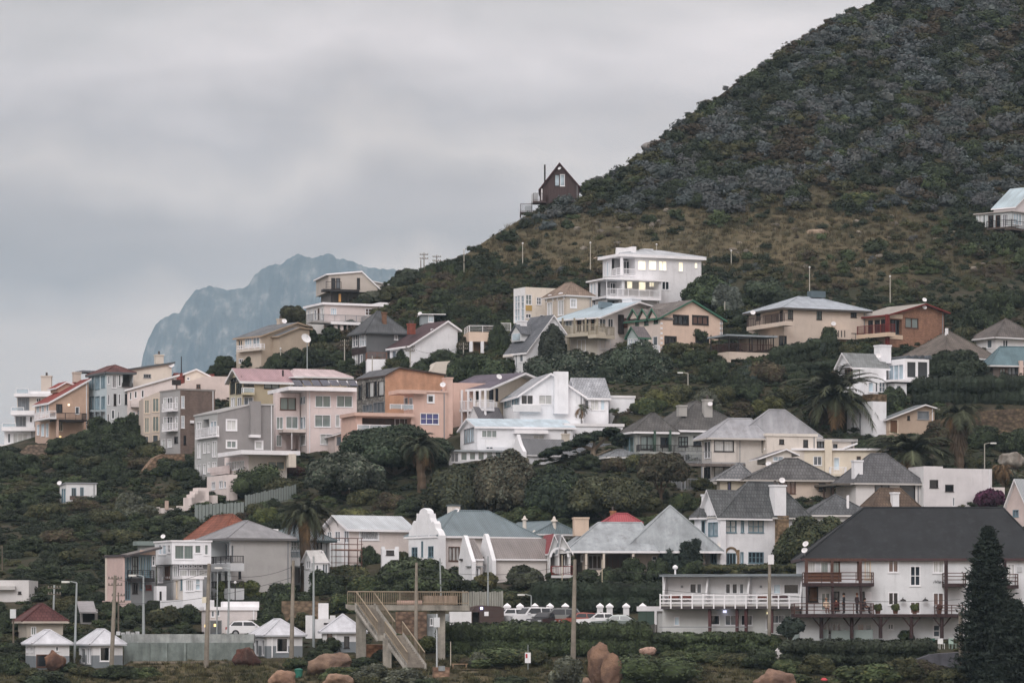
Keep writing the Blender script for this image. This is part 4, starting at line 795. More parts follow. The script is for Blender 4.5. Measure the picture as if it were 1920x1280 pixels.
mb = MB(); a, z = h.A(1584, 838, -.5); c, z1 = h.A(1608, 829, -.5); mb.prism([(a, -.5, z), (c, -.5, z1), (c, -.5, z1 - .2), (a, -.5, z - .2)], (0, 4, 0)); mb.build('canopy', wp, h.root)
# grey hip house with a dormer pavilion
h = House('grey_hip_bungalow', 'peach walled bungalow with a grey hip roof and a small roof pavilion', 1400, 938, 10)
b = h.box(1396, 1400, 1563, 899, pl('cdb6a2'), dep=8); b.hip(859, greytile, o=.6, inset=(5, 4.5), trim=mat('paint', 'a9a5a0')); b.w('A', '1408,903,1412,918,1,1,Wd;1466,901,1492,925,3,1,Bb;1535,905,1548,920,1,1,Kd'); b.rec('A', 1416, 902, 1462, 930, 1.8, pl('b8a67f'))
b = h.box(1344, 1350, 1408, 898, pl('c0b39a'), v=1.0, dep=6); b.hip(867, mat('tile', '7b7d80'), o=.6, inset=(3.5, 2)); b.w('A', '1364,903,1371,918,1,1,Ku')
b = h.prof('A', [(1436, 854), (1473, 841), (1484, 846)], None, pl('d3cbbd'), off=2.2, yb=868, dep=4); b.roof(mat('tile', '7d7d80'), oe=.4, os=.9, t=.15, trim=wp); b.w('A', '1449,855,1469,864,2,1,Ws'); h.dish(1440, 869, 2.0, .45)
h = House('pyramid_roof_house', 'white house with a steep pyramid roof and a plain white chimney', 1605, 955, 18)
b = h.box(1568, 1605, 1726, 905, pl('d8d5d3')); b.hip(850, mat('tile', '66676a'), o=.5, inset=3.4, trim=mat('paint', 'b8b5b2')); b.w('A', '1640,908,1668,923,2,1,Km;1687,909,1716,937,1,1,Kd')
h.chim(1602, 1618, 862, 899, .4, WH, WH, 0); h.bx('carport_roof', 'B', 1520, 905, 1570, 909, -2, 5, mat('felt', '6b665f'))
for x in (1522, 1545, 1562): h.post('B', x, 908, 944, -1.5, mat('wood', '4d3d35'), .15)
h.bx('carport_screen', 'B', 1524, 912, 1560, 938, 1.5, .1, mat('wood', '4a3d36'))
h = House('white_cubic_house', 'plain white flat topped modern house with two small dark windows', 1732, 950, 18)
b = h.box(1698, 1732, 1860, 877, pl('d3d0d2')); b.w('A', '1743,899,1759,914,1,1,Kk;1772,908,1788,921,1,1,Kk;1786,932,1790,948,1,1,Wm'); b.mB = pl('d6d8da'); h.bx('parapet', 'A', 1732, 873.5, 1768, 877.2, .02, 4, pl('d3d0d2')); h.box(1858, 1860, 1884, 913, pl('d9cdca'), v=1, dep=4)
h = House('slate_bungalow', 'low white bungalow with a plain grey slate hip roof and a white vent pipe', 1520, 1004, 10)
b = h.box(1502, 1520, 1630, 965, pl('d3d3d3'), dep=7); b.hip(926, mat('tile', '626568'), o=.5, inset=(4.2, 4.2), trim=mat('paint', 'c9c7c4')); b.w('A', '1526,975,1534,987,1,1,Kd')
h.bx('vent_pipe', 'A', 1588, 928, 1592, 964, .3, .25, wp)
h = House('brown_pyramid_house', 'small house with a brown pyramid roof and slim white chimney, behind the dark roof', 1640, 990, 20)
b = h.box(1622, 1640, 1716, 950, pl('cfcac5')); b.hip(915, mat('tile', '6b5c50'), o=.5); h.chim(1674, 1686, 922, 960, -.6, WH, WH, 0)
h = House('pink_gable_house', 'pink gabled house with a pale grey steep roof, cut off by the right edge', 1930, 985, 38)
b = h.prof('B', [(1887, 948), (1906, 897), (1929, 950)], 2030, pl('cdb7b0')); b.roof(mat('corr', 'a9b0b4'), os=.4, oe=.4, trim=wp); b.w('B', '1899,955,1910,968,2,1,Tm')
# white house with the big hip roof and teal windows
h = House('teal_window_house', 'white house with teal framed windows, stone arches and a large grey hip roof', 1351, 1066, 30)
WB = pl('e2e5eb'); R4 = mat('tile', '626567'); b = h.box(1330, 1351, 1512, 968, WB); b.hip(903, R4, o=.5, t=.15, inset=(4.5, 3.5), trim=mat('paint', 'c4c2be'))
b.w('A', '1360,975,1381,998,2,2,Tw;1389,975,1395,998,1,1,Ts;1403,974,1432,998,3,2,Tw;1388,1034,1394,1056,1,1,Ts;1403,1034,1432,1055,4,2,Td;1362,1036,1380,1058,3,1,Td;1488,976,1496,986,1,1,Wd')
b2 = h.prof('B', [(1313, 970), (1332, 917), (1351, 967)], 1440, WB, off=-.35); b2.roof(R4, oe=.5, os=.25, t=.15, trim=wp); b2.mB = WB; b2.w('B', '1328,978,1346,1004,2,1,Ts;1332,1034,1344,1056,2,1,Td'); b2.hi = .3; b2.u1 = .3
for k in range(5): h.bx('gable_board', 'B', 1322 + k * 5, 940 + abs(k - 2) * 8, 1322.8 + k * 5, 968, -.36, -.04, wp)
arch(h, 'A', 1371, 1040, .62, 0, mat('stone', 'a08a70', '7f6c58')); arch(h, 'B', 1338, 1038, .5, -.35, mat('stone', 'a08a70', '7f6c58'))
h.bx('stone_pier', 'A', 1358, 1030, 1361, 1062, 0, -.08, mat('stone', 'a08a70', '7f6c58')); h.bx('stone_pier', 'A', 1382, 1030, 1386, 1062, 0, -.08, mat('stone', 'a08a70', '7f6c58'))
h.chim(1453, 1474, 908, 966, -.55, WH, WH, 2, d=1.0); h.bx('stone_breast', 'A', 1453, 966, 1474, 1064, 0, -.5, mat('stone', 'a08a70', '7f6c58')); h.dish(1464, 900, -.1, .45); h.chim(1321, 1332, 926, 960, 3.0, WH, WH, 0)
b = h.box(1302, 1310, 1332, 970, WB, v=2.2, dep=4); b.hip(950, R4, o=.4, trim=wp); b.w('A', '1315,975,1322,1000,1,1,Td;1315,1035,1322,1050,1,1,Td')
o = h.bx('wall_lamp', 'A', 1340, 1022.5, 1345, 1026, -.1, -.25, mat('lit', 'ffd9a0', k=1.3))
# pale metal roofed bungalow
MR = mat('felt', '9aa1a5', '737679'); h = House('metal_roof_bungalow', 'bungalow with a broad streaky pale metal roof, dark veranda and fat peach chimney', 1092, 1090, 8)
TB = pl('b5a494'); b = h.box(1078, 1092, 1192, 1033, TB, v=2.0, dep=9); b.hip(979, MR, o=2.0, t=.2, inset=(4.0, 1.0), trim=wp)
b = h.box(1190, 1192, 1322, 1033, TB, v=2.4, dep=12); b.hip(947, MR, o=1.6, t=.2, inset=(6, 6), trim=wp)
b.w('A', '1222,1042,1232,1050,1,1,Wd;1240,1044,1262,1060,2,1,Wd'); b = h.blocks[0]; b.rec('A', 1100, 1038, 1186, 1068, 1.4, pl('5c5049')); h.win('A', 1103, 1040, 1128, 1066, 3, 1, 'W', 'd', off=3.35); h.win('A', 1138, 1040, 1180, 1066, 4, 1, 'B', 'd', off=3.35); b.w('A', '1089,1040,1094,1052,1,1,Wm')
for x in (1099, 1132, 1187): h.post('A', x, 1034, 1070, .2, pl('cdbfae'), .22)
h.bx('veranda_wall', 'A', 1096, 1068, 1190, 1095, .1, .25, pl('c9b8a6'))
for x0, xp, x1, yp, yb, v, rm in ((1046, 1052, 1070, 1001, 1031, .2, MR), (1029, 1038, 1052, 1000, 1030, 1.6, mat('corr', '98454a'))):
    b = h.prof('A', [(x0, yb), (xp, yp), (x1, yb)], None, pl('cfd1d2'), off=v, dep=6); b.roof(rm, oe=.4, os=.4, t=.18, trim=wp)
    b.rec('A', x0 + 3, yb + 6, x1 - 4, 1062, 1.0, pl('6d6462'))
h.win('A', 1058, 1040, 1064, 1060, 1, 1, 'W', 'd', off=1.15); h.balc('A', 1034, 1080, 1078, 1060, .2, 1.0, pl('c9c9ca'), 'bars', FR['R']()); arch(h, 'A', 1049, 1044, .8, .15, WH)
h.chim(1077, 1104, 969, 1004, 3.0, pl('d2b297'), None, 0)
h = House('red_roof_house', 'small house with a bright red hip roof and brick chimney, behind the pale metal roof', 1136, 1030, 8)
b = h.box(1134, 1136, 1196, 980, pl('c9b5a4'), dep=6); b.hip(962, mat('corr', '9c434a'), o=.5, inset=1.6); h.chim(1145, 1154, 957, 972, .6, mat('brick', 'a07353'), None, 1)
# cape dutch house
TR = mat('corr', '6d7d83'); CW = pl('dfe2e7'); h = House('cape_dutch_house', 'white house with an ornate curved white gable and a large teal metal hip roof', 822, 1068, 34)
b = h.box(768, 822, 1004, 1004, pl('d9cfca'), dep=9); b.mB = CW; b.hip(957, TR, o=.45, t=.2, inset=(4.2, 4.5), trim=wp); b.w('A', '841,1024,862,1051,3,1,Bw')
pts = [(766, 1003), (768, 994), (772, 990), (773, 981), (776, 976), (779, 979), (781, 970), (783, 962), (786, 962), (787, 957), (790, 954), (794, 952), (798, 954), (801, 957), (802, 962), (805, 962), (806, 970), (809, 979), (812, 976), (815, 981), (816, 990), (820, 994), (824, 1003)]
b = h.prof('B', pts, None, CW, off=-.35, dep=.75); b.w('B', '772,1025,783,1046,2,2,Td;803,1023,813,1044,2,2,Td;790,1014,793.5,1043,1,1,Tm')
for x in (783, 805): h.bx('pilaster', 'B', x - .7, 962, x + .7, 1008, -.36, -.08, CW)
h.bx('moulding', 'B', 782, 1006, 806, 1008, -.36, -.12, CW); h.chim(847, 863, 945, 974, 3.0, pl('ddd3c8'), mat('paint', '5b6466'), 0); h.dish(854, 956, 2.9, .35)
b = h.box(1000, 1000, 1083, 1000, pl('cfc8c2'), v=3.0, dep=7); b.hip(978, TR, o=.4, inset=.5)
for x0, x1, y0, y1 in ((979, 988, 966, 979), (1034, 1044, 967, 983), (996, 1007, 993, 1008)):
    a, z0 = h.A((x0 + x1) / 2, y1, 3); z1 = h.A(x0, y0, 3)[1]; r = (x1 - x0) / 36.; H_ = z1 - z0; mb = MB(); mb.lathe((a, 3, z0), [(r * .8, -1.2), (r * .8, H_ * .3), (r * 1.3, H_ * .35), (r * 1.3, H_ * .5), (r * .7, H_ * .6), (r * .5, H_ * .85), (.03, H_)], 8); mb.build('finial', pl('d5cbbd'), h.root)
h = House('twin_gable_cottage', 'white cottage with two pointed curved gables and a ribbed grey brown roof', 922, 1092, 20)
BR = mat('corr', '7d7876'); b = h.prof('B', [(899, 1044), (906, 1008), (922, 1042)], 1038, pl('d3cbc6')); b.roof(BR, oe=.05, os=.45, t=.15, trim=wp); b.w('A', '1024,1056,1032,1085,1,1,BK'.replace('BK', 'Bd'))
def dutch(h, x0, xp, x1, y0, yp, yb, off, dep, m, name='gable'):
    pts = [(x0, yb), (x0 + (xp - x0) * .25, y0), (x0 + (xp - x0) * .55, y0 - (y0 - yp) * .45), (xp - 1.6, yp + 2), (xp, yp), (xp + 1.8, yp + 2), (xp + (x1 - xp) * .35, y0 - (y0 - yp) * .5), (x1 - (x1 - xp) * .3, y0 + 3), (x1, yb + 2)]
    b = h.prof('B', pts, None, m, off=off, dep=dep); b.name = name; return b
b = dutch(h, 898, 908, 923, 1030, 1000, 1048, -.35, .4, CW); b.w('B', '907,1056,911,1071,1,1,Wm'); h.bx('wall_lamp', 'B', 904, 1043, 908, 1046, -.35, -.2, rail_k)
b = h.prof('B', [(861, 1046), (868, 1010), (884, 1044)], 905, pl('d3cbc6'), off=-2.2, yb=1092); b.roof(BR, oe=.05, os=.3, t=.15, trim=wp)
b = dutch(h, 860, 869, 885, 1034, 1003, 1050, -2.55, .4, CW); h.bx('wall_lamp', 'B', 864, 1047, 868, 1050, -2.55, -.2, rail_k)
b = h.box(880, 884, 900, 1060, CW, v=-.8, dep=3); b.flat(mat('corr', '9aa0a2'), over=.3, t=.12); b.w('A', '886,1064,898,1090,3,1,Wm')
# pink house with metal roof and scaffolding
h = House('pink_metal_roof_house', 'pale pink gabled house with a ribbed pale metal roof and a barred window', 655, 1062, 30)
PP = pl('dccdc8'); b = h.prof('B', [(607, 991), (630, 965), (655, 988)], 771, PP); b.roof(mat('corr', 'b9c1c6'), oe=.5, os=.5, t=.22, trim=wp); b.mB = pl('dbd3d2')
b.w('B', '613,996,622,1014,2,1,Wm;628,995,638,1015,2,1,Wm;645,994,654,1017,2,1,Wm'); b.w('A', '675,994,709,1011,9,1,Wd,t')
b = h.box(583, 640, 652, 1019, CW, v=-1.0); b.mB = pl('d3d9dc')
h.win('A', 642, 1044, 650, 1056, 1, 1, 'W', 'm', off=-1.0)
h = House('twin_gable_annex', 'small white gabled annex with a sash window, beside the scaffolding', 586, 1112, 28)
b = h.prof('A', [(586, 1054), (600, 1030), (616, 1054)], None, pl('cfcdc9'), off=.8, dep=3); b.roof(mat('felt', 'c1c1c0'), os=.2, t=.12, trim=wp); b = h.prof('B', [(570, 1050), (579, 1031), (588, 1050)], 610, CW); b.roof(mat('felt', 'c1c1c0'), os=.2, t=.12, trim=wp); b.w('B', '574,1050,582,1065,2,1,Wm'); b.w('A', '604,1056,615,1076,2,1,Wm;592,1058,598,1074,1,1,Wm')
h = House('white_gate_tower', 'small square white tower with a dark opening and a planted top', 716, 1080, 5)
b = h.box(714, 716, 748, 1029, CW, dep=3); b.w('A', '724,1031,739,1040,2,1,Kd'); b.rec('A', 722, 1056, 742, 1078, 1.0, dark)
for x in (715, 741): h.bx('merlon', 'A', x, 1024, x + 7, 1029, .1, .6, CW)
# teal roof house
h = House('teal_balcony_house', 'grey house with a teal hip roof and long balcony on posts, behind the tall palm', 534, 1098, 22)
G2 = pl('aab0b2'); b = h.box(494, 534, 618, 1012, G2, dep=9); b.hip(982, mat('corr', '66767c'), o=.6, t=.2, inset=3.6, trim=mat('paint', '4b585b'))
b.w('B', '498,1019,504,1030,1,2,Wk;509,1017,518,1044,2,1,gm;521,1016,530,1044,2,1,gd'); b.w('A', '545,1014,562,1032,3,2,Wc;566,1018,574,1044,1,1,Kd;588,1016,604,1034,2,1,Kd;560,1062,567,1090,1,1,Bb')
h.balc('B', 478, 534, 1048, 1033, 0, 1.6, pl('b3b9bb'), 'bars', mat('paint', '7b868b'), t=.8); h.balc('A', 530, 612, 1048, 1033, 0, 1.6, pl('b3b9bb'), 'bars', mat('paint', '7b868b'), t=.8)
for x in (480, 500): h.post('B', x, 1059, 1096, -1.3, mat('paint', '55676f'), .4)
h.post('A', 545, 1059, 1098, -1.3, mat('paint', '55676f'), .4); h.bx('wall_lamp', 'A', 538, 1069, 542, 1073, -.2, -.25, mat('lit', 'ffdca0', k=1.6))
# grey rendered house
h = House('grey_rendered_house', 'pale grey rendered house with a grey hip roof, skylights and deep shaded balconies', 432, 1122, 24)
G3 = pl('a8a7a6'); b = h.box(378, 432, 545, 1008, G3, dep=9); b.mB = pl('bcc1c5'); b.hip(976, mat('felt', '86878a'), o=.5, t=.22, trim=mat('paint', '6b6a6b'), inset=(4.2, 4.0))
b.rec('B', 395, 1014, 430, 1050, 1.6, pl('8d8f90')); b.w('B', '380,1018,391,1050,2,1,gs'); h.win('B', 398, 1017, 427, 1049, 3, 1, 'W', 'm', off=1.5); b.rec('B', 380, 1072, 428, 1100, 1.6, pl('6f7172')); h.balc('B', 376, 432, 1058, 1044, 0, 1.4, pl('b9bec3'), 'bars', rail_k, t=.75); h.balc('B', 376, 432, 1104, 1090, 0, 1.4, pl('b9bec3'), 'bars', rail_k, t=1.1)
for x in (378, 390, 404, 418, 430): h.post('B', x, 1069, 1104, -1.2, pl('bcc1c5'), .28)
b.w('A', '434,1022,437,1052,1,1,gm;447,1062,452,1084,1,1,Kd'); sk = MB()
h.bx('skylight', 'A', 485, 991, 505, 998, 2.0, .15, wp); h.bx('skylight', 'A', 508, 991, 522, 997, 2.1, .15, wp)
h = House('orange_roof_house', 'house with a big orange red hip roof, behind the white glass fronted house', 420, 1056, 22)
b = h.box(354, 420, 485, 1007, pl('cfcbc8')); b.hip(965, mat('tile', '8f5a49'), o=.5, t=.2, trim=wp, inset=(3.5, 3.5))
h = House('white_glass_house', 'white cubic house with big curtained upper windows and stepped terraces', 322, 1140, 22)
b = h.box(290, 322, 396, 1012, WB, yb=1057); b.mB = pl('d5d9de'); b.flat(wp, over=.1, t=.15); b.w('B', '297,1020,303,1039,1,1,Ws;304,1020,311.5,1039,1,1,Ws;314,1020,319,1036,1,2,Wk'); b.w('A', '327,1021,363,1048,2,1,Wg;365,1021,377,1037,1,1,Wg;383,1020,391,1040,1,1,Wc')
b = h.box(294, 322, 396, 1056, pl('8a8d90'), v=.9, dep=5); b.w('B', '296,1060,306,1092,3,1,Wm;309,1060,319,1085,3,1,Bk'); b.w('A', '336,1058,343,1064,1,1,Wm;345,1058,352,1064,1,1,Wm;354,1058,361,1064,1,1,Wm;363,1058,370,1064,1,1,Wm;372,1058,380,1064,1,1,Wm;336,1067,352,1080,1,1,Ww;354,1067,370,1080,1,1,Ww;372,1067,390,1080,1,1,Ww;324,1059,333,1085,2,1,Wc')
b = h.box(305, 343, 380, 1079, WB, v=-2.2); b.mB = pl('dcd8d3'); b.flat(wp, over=.1, t=.3); b.w('B', '311,1086,316,1097,1,1,Rm;320,1088,324,1122,1,1,Cw;330,1088,334,1122,1,1,Cw;339,1085,342,1105,1,1,Tm'); b.w('A', '348,1086,363,1108,4,1,Ww;366,1083,376,1106,1,2,Ws')
h.bx('terrace_wall', 'B', 300, 1124, 343, 1140, -2.8, 3, WB); b = h.box(288, 294, 312, 1098, WB, v=-1.0, dep=3); b.w('A', '299,1108,303,1126,1,1,Kd')
h = House('pink_slab_house', 'tall house with a blank pink slab wall and dark balconies, left of the white cubes', 230, 1145, 28)
PS = pl('cfaea6'); b = h.box(198, 230, 234, 1039, PS); b.flat(mat('paint', '4a4548'), over=.15, t=.2); b.mB = PS
h.bx('slab_edge', 'B', 197, 1040, 200, 1140, -.06, .3, pl('d8c8b8'))
b = h.prof('A', [(233, 1040), (292, 1026)], None, pl('7e8486'), off=.6, dep=1.2); b.roof(mat('felt', '6e6a68'), oe=.9, os=.3, t=.2, trim=mat('paint', '4e4a4c')); h.bx('spandrel', 'A', 262, 1031, 291, 1039, .2, -.05, pl('d0a992'))
b.w('A', '234,1042,240,1084,1,4,Ts;241,1042,245,1084,1,4,Tw;248,1043,259,1078,2,2,Kc;261,1042,272,1080,2,1,Tc;274,1042,283,1081,2,1,Tc;285,1041,291,1060,1,2,Wm;234,1088,244,1124,2,2,Tm;248,1092,258,1112,2,1,Kd;262,1088,272,1105,1,1,Tm;273,1096,284,1105,1,1,Rb')
h.balc('A', 246, 290, 1083, 1068, .6, 1.0, dark, 'wire', rail_k, t=.35); h.bx('base_band', 'B', 192, 1125, 231, 1142, -.15, .8, PS)
h = House('grey_slab_roof_house', 'house with a flat grey slab roof and tiny dish, behind the white glass house', 262, 1060, 20)
b = h.box(258, 262, 345, 1014, pl('98a09f'), dep=6); b.flat(mat('paint', '7d8987'), over=.4, t=.45); h.dish(304.5, 1005, 1, .35)
h = House('white_roadside_block', 'plain white flat block at the left edge above the beach huts', -20, 1128, 0)
b = h.box(-60, -60, 54, 1087, pl('c9c8c8'), dep=7); b.w('A', '34,1108,40,1113,1,1,Kd'); h.bx('ledge', 'A', -60, 1098, 28, 1105, -.6, .6, pl('b9b8b6'))
h = House('maroon_cottage', 'small beige cottage with a maroon pyramid roof, left of the street lamp', 50, 1200, 14)
b = h.box(34, 50, 118, 1164, pl('b0a596')); b.hip(1131, mat('tile', '5d3a39'), o=.5, trim=mat('paint', 'b5aca2')); b.w('A', '58,1174,68,1190,2,1,Wc;40,1174,46,1188,1,1,Wm'.replace(';40,1174,46,1188,1,1,Wm', ''))
h = House('small_carport', 'tiny grey roofed carport among the bushes, right of the maroon roof', 152, 1172, 10, cat='carport')
b = h.box(150, 152, 183, 1141, pl('8d8b89'), v=1.0, dep=3); b.rec('A', 155, 1148, 178, 1166, 1.0, dark); b = h.prof('A', [(150, 1146), (183, 1146)], None, pl('c2c2c2'), off=-.2, yb=1148, dep=.2)
mb = MB(); a, z = h.A(149, 1146, -.3); c = h.A(181, 1146, -.3)[0]; mb.prism([(a, -.3, z), (a, 4, z + 1.0), (a, 4, z + .85), (a, -.3, z - .15)], (c - a, 0, 0)); mb.build('roof', mat('felt', '8b8a8c'), h.root)
# ================================================================ front row along the road
h = House('white_balcony_lodge', 'long white lodge with three partitioned balconies behind one white rail', 1240, 1190, -15)
WL = pl('d9dadd'); b = h.box(1242, 1242, 1507, 1079, WL, v=1.5, yb=1141, dep=7)
b.w('A', '1293,1093,1306,1112,1,1,Wd;1306,1093,1316,1112,1,1,Wm;1360,1093,1370,1113,1,1,Wd;1372,1093,1383,1113,1,1,Wd;1386,1093,1395,1113,1,1,Wm;1450,1094,1464,1113,1,1,Ws;1469,1094,1498,1113,1,1,Wk')
h.bx('roof', 'A', 1236, 1076, 1508, 1080.5, -.2, 9, mat('felt', '7f878c')); h.bx('floor_slab', 'A', 1238, 1136, 1508, 1141, .1, 9, mat('paint', '4a4446')); h.bx('balcony_floor', 'A', 1238, 1133, 1508, 1135.9, .08, 9, mat('paint', 'bdbbb8'))  # pale balcony floor added to bounce light into the recesses
for x in (1243, 1323, 1401, 1500):
    a, z1 = h.A(x, 1081, .3); z0 = h.A(x, 1133, .3)[1]; mb = MB(); q = z1 - z0
    mb.prism([(a, 1.48, z0), (a, .2, z0), (a, .2, z0 + q * .45), (a, .8, z1 - .02), (a, 1.48, z1 - .02)], (.16, 0, 0)); mb.build('partition', WL, h.root)
a, z = h.A(1237, 1133, 0); c, zt = h.A(1502, 1113, 0); mb = MB(); q = zt - z
for k in (0.12, .48, .86): mb.box((a, -.04, z + q * k), (c, .04, z + q * k + .11))
n = 13
for k in range(n + 1):
    x = a + (c - a - .12) * k / n; mb.box((x, -.10, z - .35), (x + .12, -.045, z + q + .05))
mb.build('railing', wp, h.root)
for x in (1254, 1276): h.bx('table_set', 'A', x, 1115, x + 18, 1121, .7, .6, mat('wood', '6b3a34'))
h.bx('bench', 'A', 1419, 1117, 1440, 1121, .8, .5, mat('wood', '6b3f36')); h.bx('bench', 'A', 1448, 1116, 1475, 1121, .8, .5, mat('wood', '564043'))
for x in (1279, 1427): h.bx('wall_vent', 'A', x - 2, 1097, x + 2, 1101, 1.5, -.12, rail_g)
b = h.box(1242, 1242, 1507, 1140, pl('c3c5c4'), v=1.9, dep=6); b.w('A', '1332,1152,1350,1171,1,1,Wd;1359,1152,1381,1172,2,1,Wm;1389,1152,1411,1172,2,1,Wd;1448,1152,1471,1168,2,1,Wm;1436,1150,1443,1180,1,1,Wm;1264,1155,1274,1172,1,1,Ws')
for x in (1331, 1382, 1399, 1447): h.post('A', x, 1141, 1186, .6, mat('wood', '55393a'), .26)
h.bx('terrace_rail', 'A', 1236, 1174, 1400, 1175.5, .3, .05, rail_g)
mb = MB(); a, z = h.A(1266, 1076, 1.5); mb.tube((a, 1.5, z - .1), (a, 1.5, z + .4), .08); mb.lathe((a, 1.5, z + .4), [(.1, 0), (.24, .12), (.24, .28), (.05, .42)], 10); mb.build('roof_vent', wp, h.root)
o = h.bx('wall_lamp', 'A', 1356.5, 1143.5, 1362, 1148, 1.7, -.25, mat('lit', 'dfe0ff', k=2.2)); h.bx('wall_lamp', 'A', 1438.5, 1147, 1441.5, 1150, 1.8, -.25, mat('lit', 'fff0c0', k=1.2))
# green gate enclosure
h = House('green_gate_enclosure', 'white framed enclosure with a dark green double gate, left of the long white lodge', 1194, 1186, 0, cat='gate')
h.bx('lintel', 'A', 1194, 1136, 1256, 1145, 0, .4, WL); h.bx('gate_leaf', 'A', 1197, 1145, 1211.5, 1184, .1, .1, mat('boards', '46564f')); h.bx('gate_leaf', 'A', 1212, 1145, 1226.5, 1184, .1, .1, mat('boards', '46564f')); h.bx('gate_post', 'A', 1227, 1145, 1231.5, 1186, 0, .35, WL); h.box(1231, 1232, 1243, 1145, pl('b9bab8'), v=.3, dep=3)

# big white guest house with the dark roof
h = House('dark_roof_guest_house', 'big white guest house with a huge dark roof, timber balconies and painted lettering', 1508, 1200, 0)
W5 = pl('d3d8dd'); b = h.box(1511, 1511, 1960, 1046, W5, v=0, dep=11); b.hip(951, mat('felt', '25282b', '2e3134'), o=.45, t=.22, inset=(6.0, 3.4), trim=mat('paint', '4b3a3c'))
b.w('A', '1665,1050,1685,1073,2,1,Wb;1706,1060,1726,1098,2,2,Wd;1749,1050,1770,1074,2,1,Ww;1665,1109,1685,1134,2,1,Wk;1706,1127,1726,1150,2,1,Wb;1749,1110,1770,1135,2,1,Wb;1749,1170,1763,1194,1,2,Wm;1512,1052,1530,1073,1,1,Ww;1538,1052,1554,1086,1,1,Wc;1558,1052,1575,1086,1,1,Bc;1607,1052,1616,1086,1,1,Bo;1621,1051,1633,1086,1,1,Cw;1515,1098,1534,1128,1,1,Ko;1539,1110,1557,1144,2,1,Wc;1558,1108,1574,1144,2,1,Kd;1612,1108,1621,1144,1,1,Kd;1541,1168,1550,1189,1,1,Wd;1551,1168,1559,1189,1,1,Wd;1560,1168,1567,1189,1,1,Wd;1569,1168,1577,1189,1,1,Wd;1607,1168,1621,1191,1,1,Wb;1622,1169,1635,1188,1,1,Wm;1664,1168,1676,1180,2,1,Wm;1858,1056,1880,1088,3,1,Wc;1882,1056,1903,1088,3,1,Ww;1890,1117,1902,1134,2,1,Wm', fw=.1)
RW = mat('wood', '57403a'); RWd = mat('wood', '3c2e2f')
def deck(x0, x1, yf, yr, out=1.9):
    o = h.balc('A', x0, x1, yf, yr, 0, out, RWd, 'rails', RW, t=.3); return o
deck(1507, 1639, 1092, 1072); deck(1488, 1639, 1150, 1130, 3.0); deck(1771, 1812, 1093, 1073); deck(1757, 1812, 1150, 1133, 2.4); deck(1868, 1910, 1096, 1075)
h.bx('windbreak', 'A', 1512, 1073, 1578, 1090, -1.75, .05, mat('boards', '6d4f40'))
h.bx('deck_beam', 'A', 1488, 1150.5, 1800, 1156, -2.2, 2.2, RWd); h.bx('eave_beam', 'A', 1509, 1046, 1625, 1051.5, -1.75, .25, RW)
for x in (1512, 1560, 1613): h.post('A', x, 1047, 1092, -1.7, RW, .26); h.post('A', x + 1, 1097, 1150, -1.7, RWd, .2)
h.post('A', 1774, 1050, 1150, -1.75, RWd, .28); h.post('A', 1884, 1050, 1096, -1.75, RWd, .25)
for x in (1540, 1597, 1651, 1709, 1766):
    a, zt = h.A(x, 1156, -2.0); z0 = h.A(x, 1196, -2.0)[1]; mb = MB(); mb.tube((a, -2.0, z0), (a, -2.0, zt), .17, .15, 8)
    for s_ in (-1, 1): mb.tube((a, -2.0, zt - .95), (a + s_ * .75, -2.0, zt - .02), .07, .06, 6)
    mb.build('bracket_post', RWd, h.root)
h.dish(1508, 1031, -.3, .38); h.dish(1510, 1019, -.3, .38); mb = MB(); a, z = h.A(1509, 1046, -.2); mb.tube((a, -.2, z - .3), (a, -.2, z + 1.3), .04); mb.build('dish_mast', rail_g, h.root)
h.bx('wall_clock', 'A', 1907, 1062, 1916, 1072, 0, -.08, mat('paint', 'b9bcbf')); h.bx('notice_board', 'A', 1622, 1109, 1634, 1126, 0, -.06, wp)
for x in (1693, 1735):
    a, z = h.A(x, 1122, -.4); mb = MB(); mb.tube((a, 0, z), (a, -.5, z + .1), .04); mb.lathe((a, -.5, z - .2), [(.28, 0), (.22, .12), (.05, .2)], 10); mb.build('wall_lamp', rail_k, h.root)
h.bx('side_wall', 'A', 1500, 1156, 1537, 1200, -1.2, 1.2, pl('b9bfc2'))
cu = bpy.data.curves.new('lettering', 'FONT'); cu.body = 'iView'; cu.size = 1.0; cu.extrude = .02; cu.shear = .35; cu.space_character = 1.15
to = bpy.data.objects.new('lettering', cu); COL.objects.link(to)
bpy.context.view_layer.update(); me_ = bpy.data.meshes.new_from_object(to.evaluated_get(bpy.context.evaluated_depsgraph_get())); bpy.data.objects.remove(to)
me_.name = 'lettering'; me_.materials.clear(); me_.materials.append(mat('paint', '2f3238')); a, z = h.A(1749.5, 1092.5, -.04)
to = link('lettering', me_, h.root, (a, -.045, z)); to.rotation_euler = (R(90), 0, 0); wdt = max(v.co.x for v in me_.vertices); k_ = 1.02 / wdt; to.scale = (k_, k_ * .95, 1)

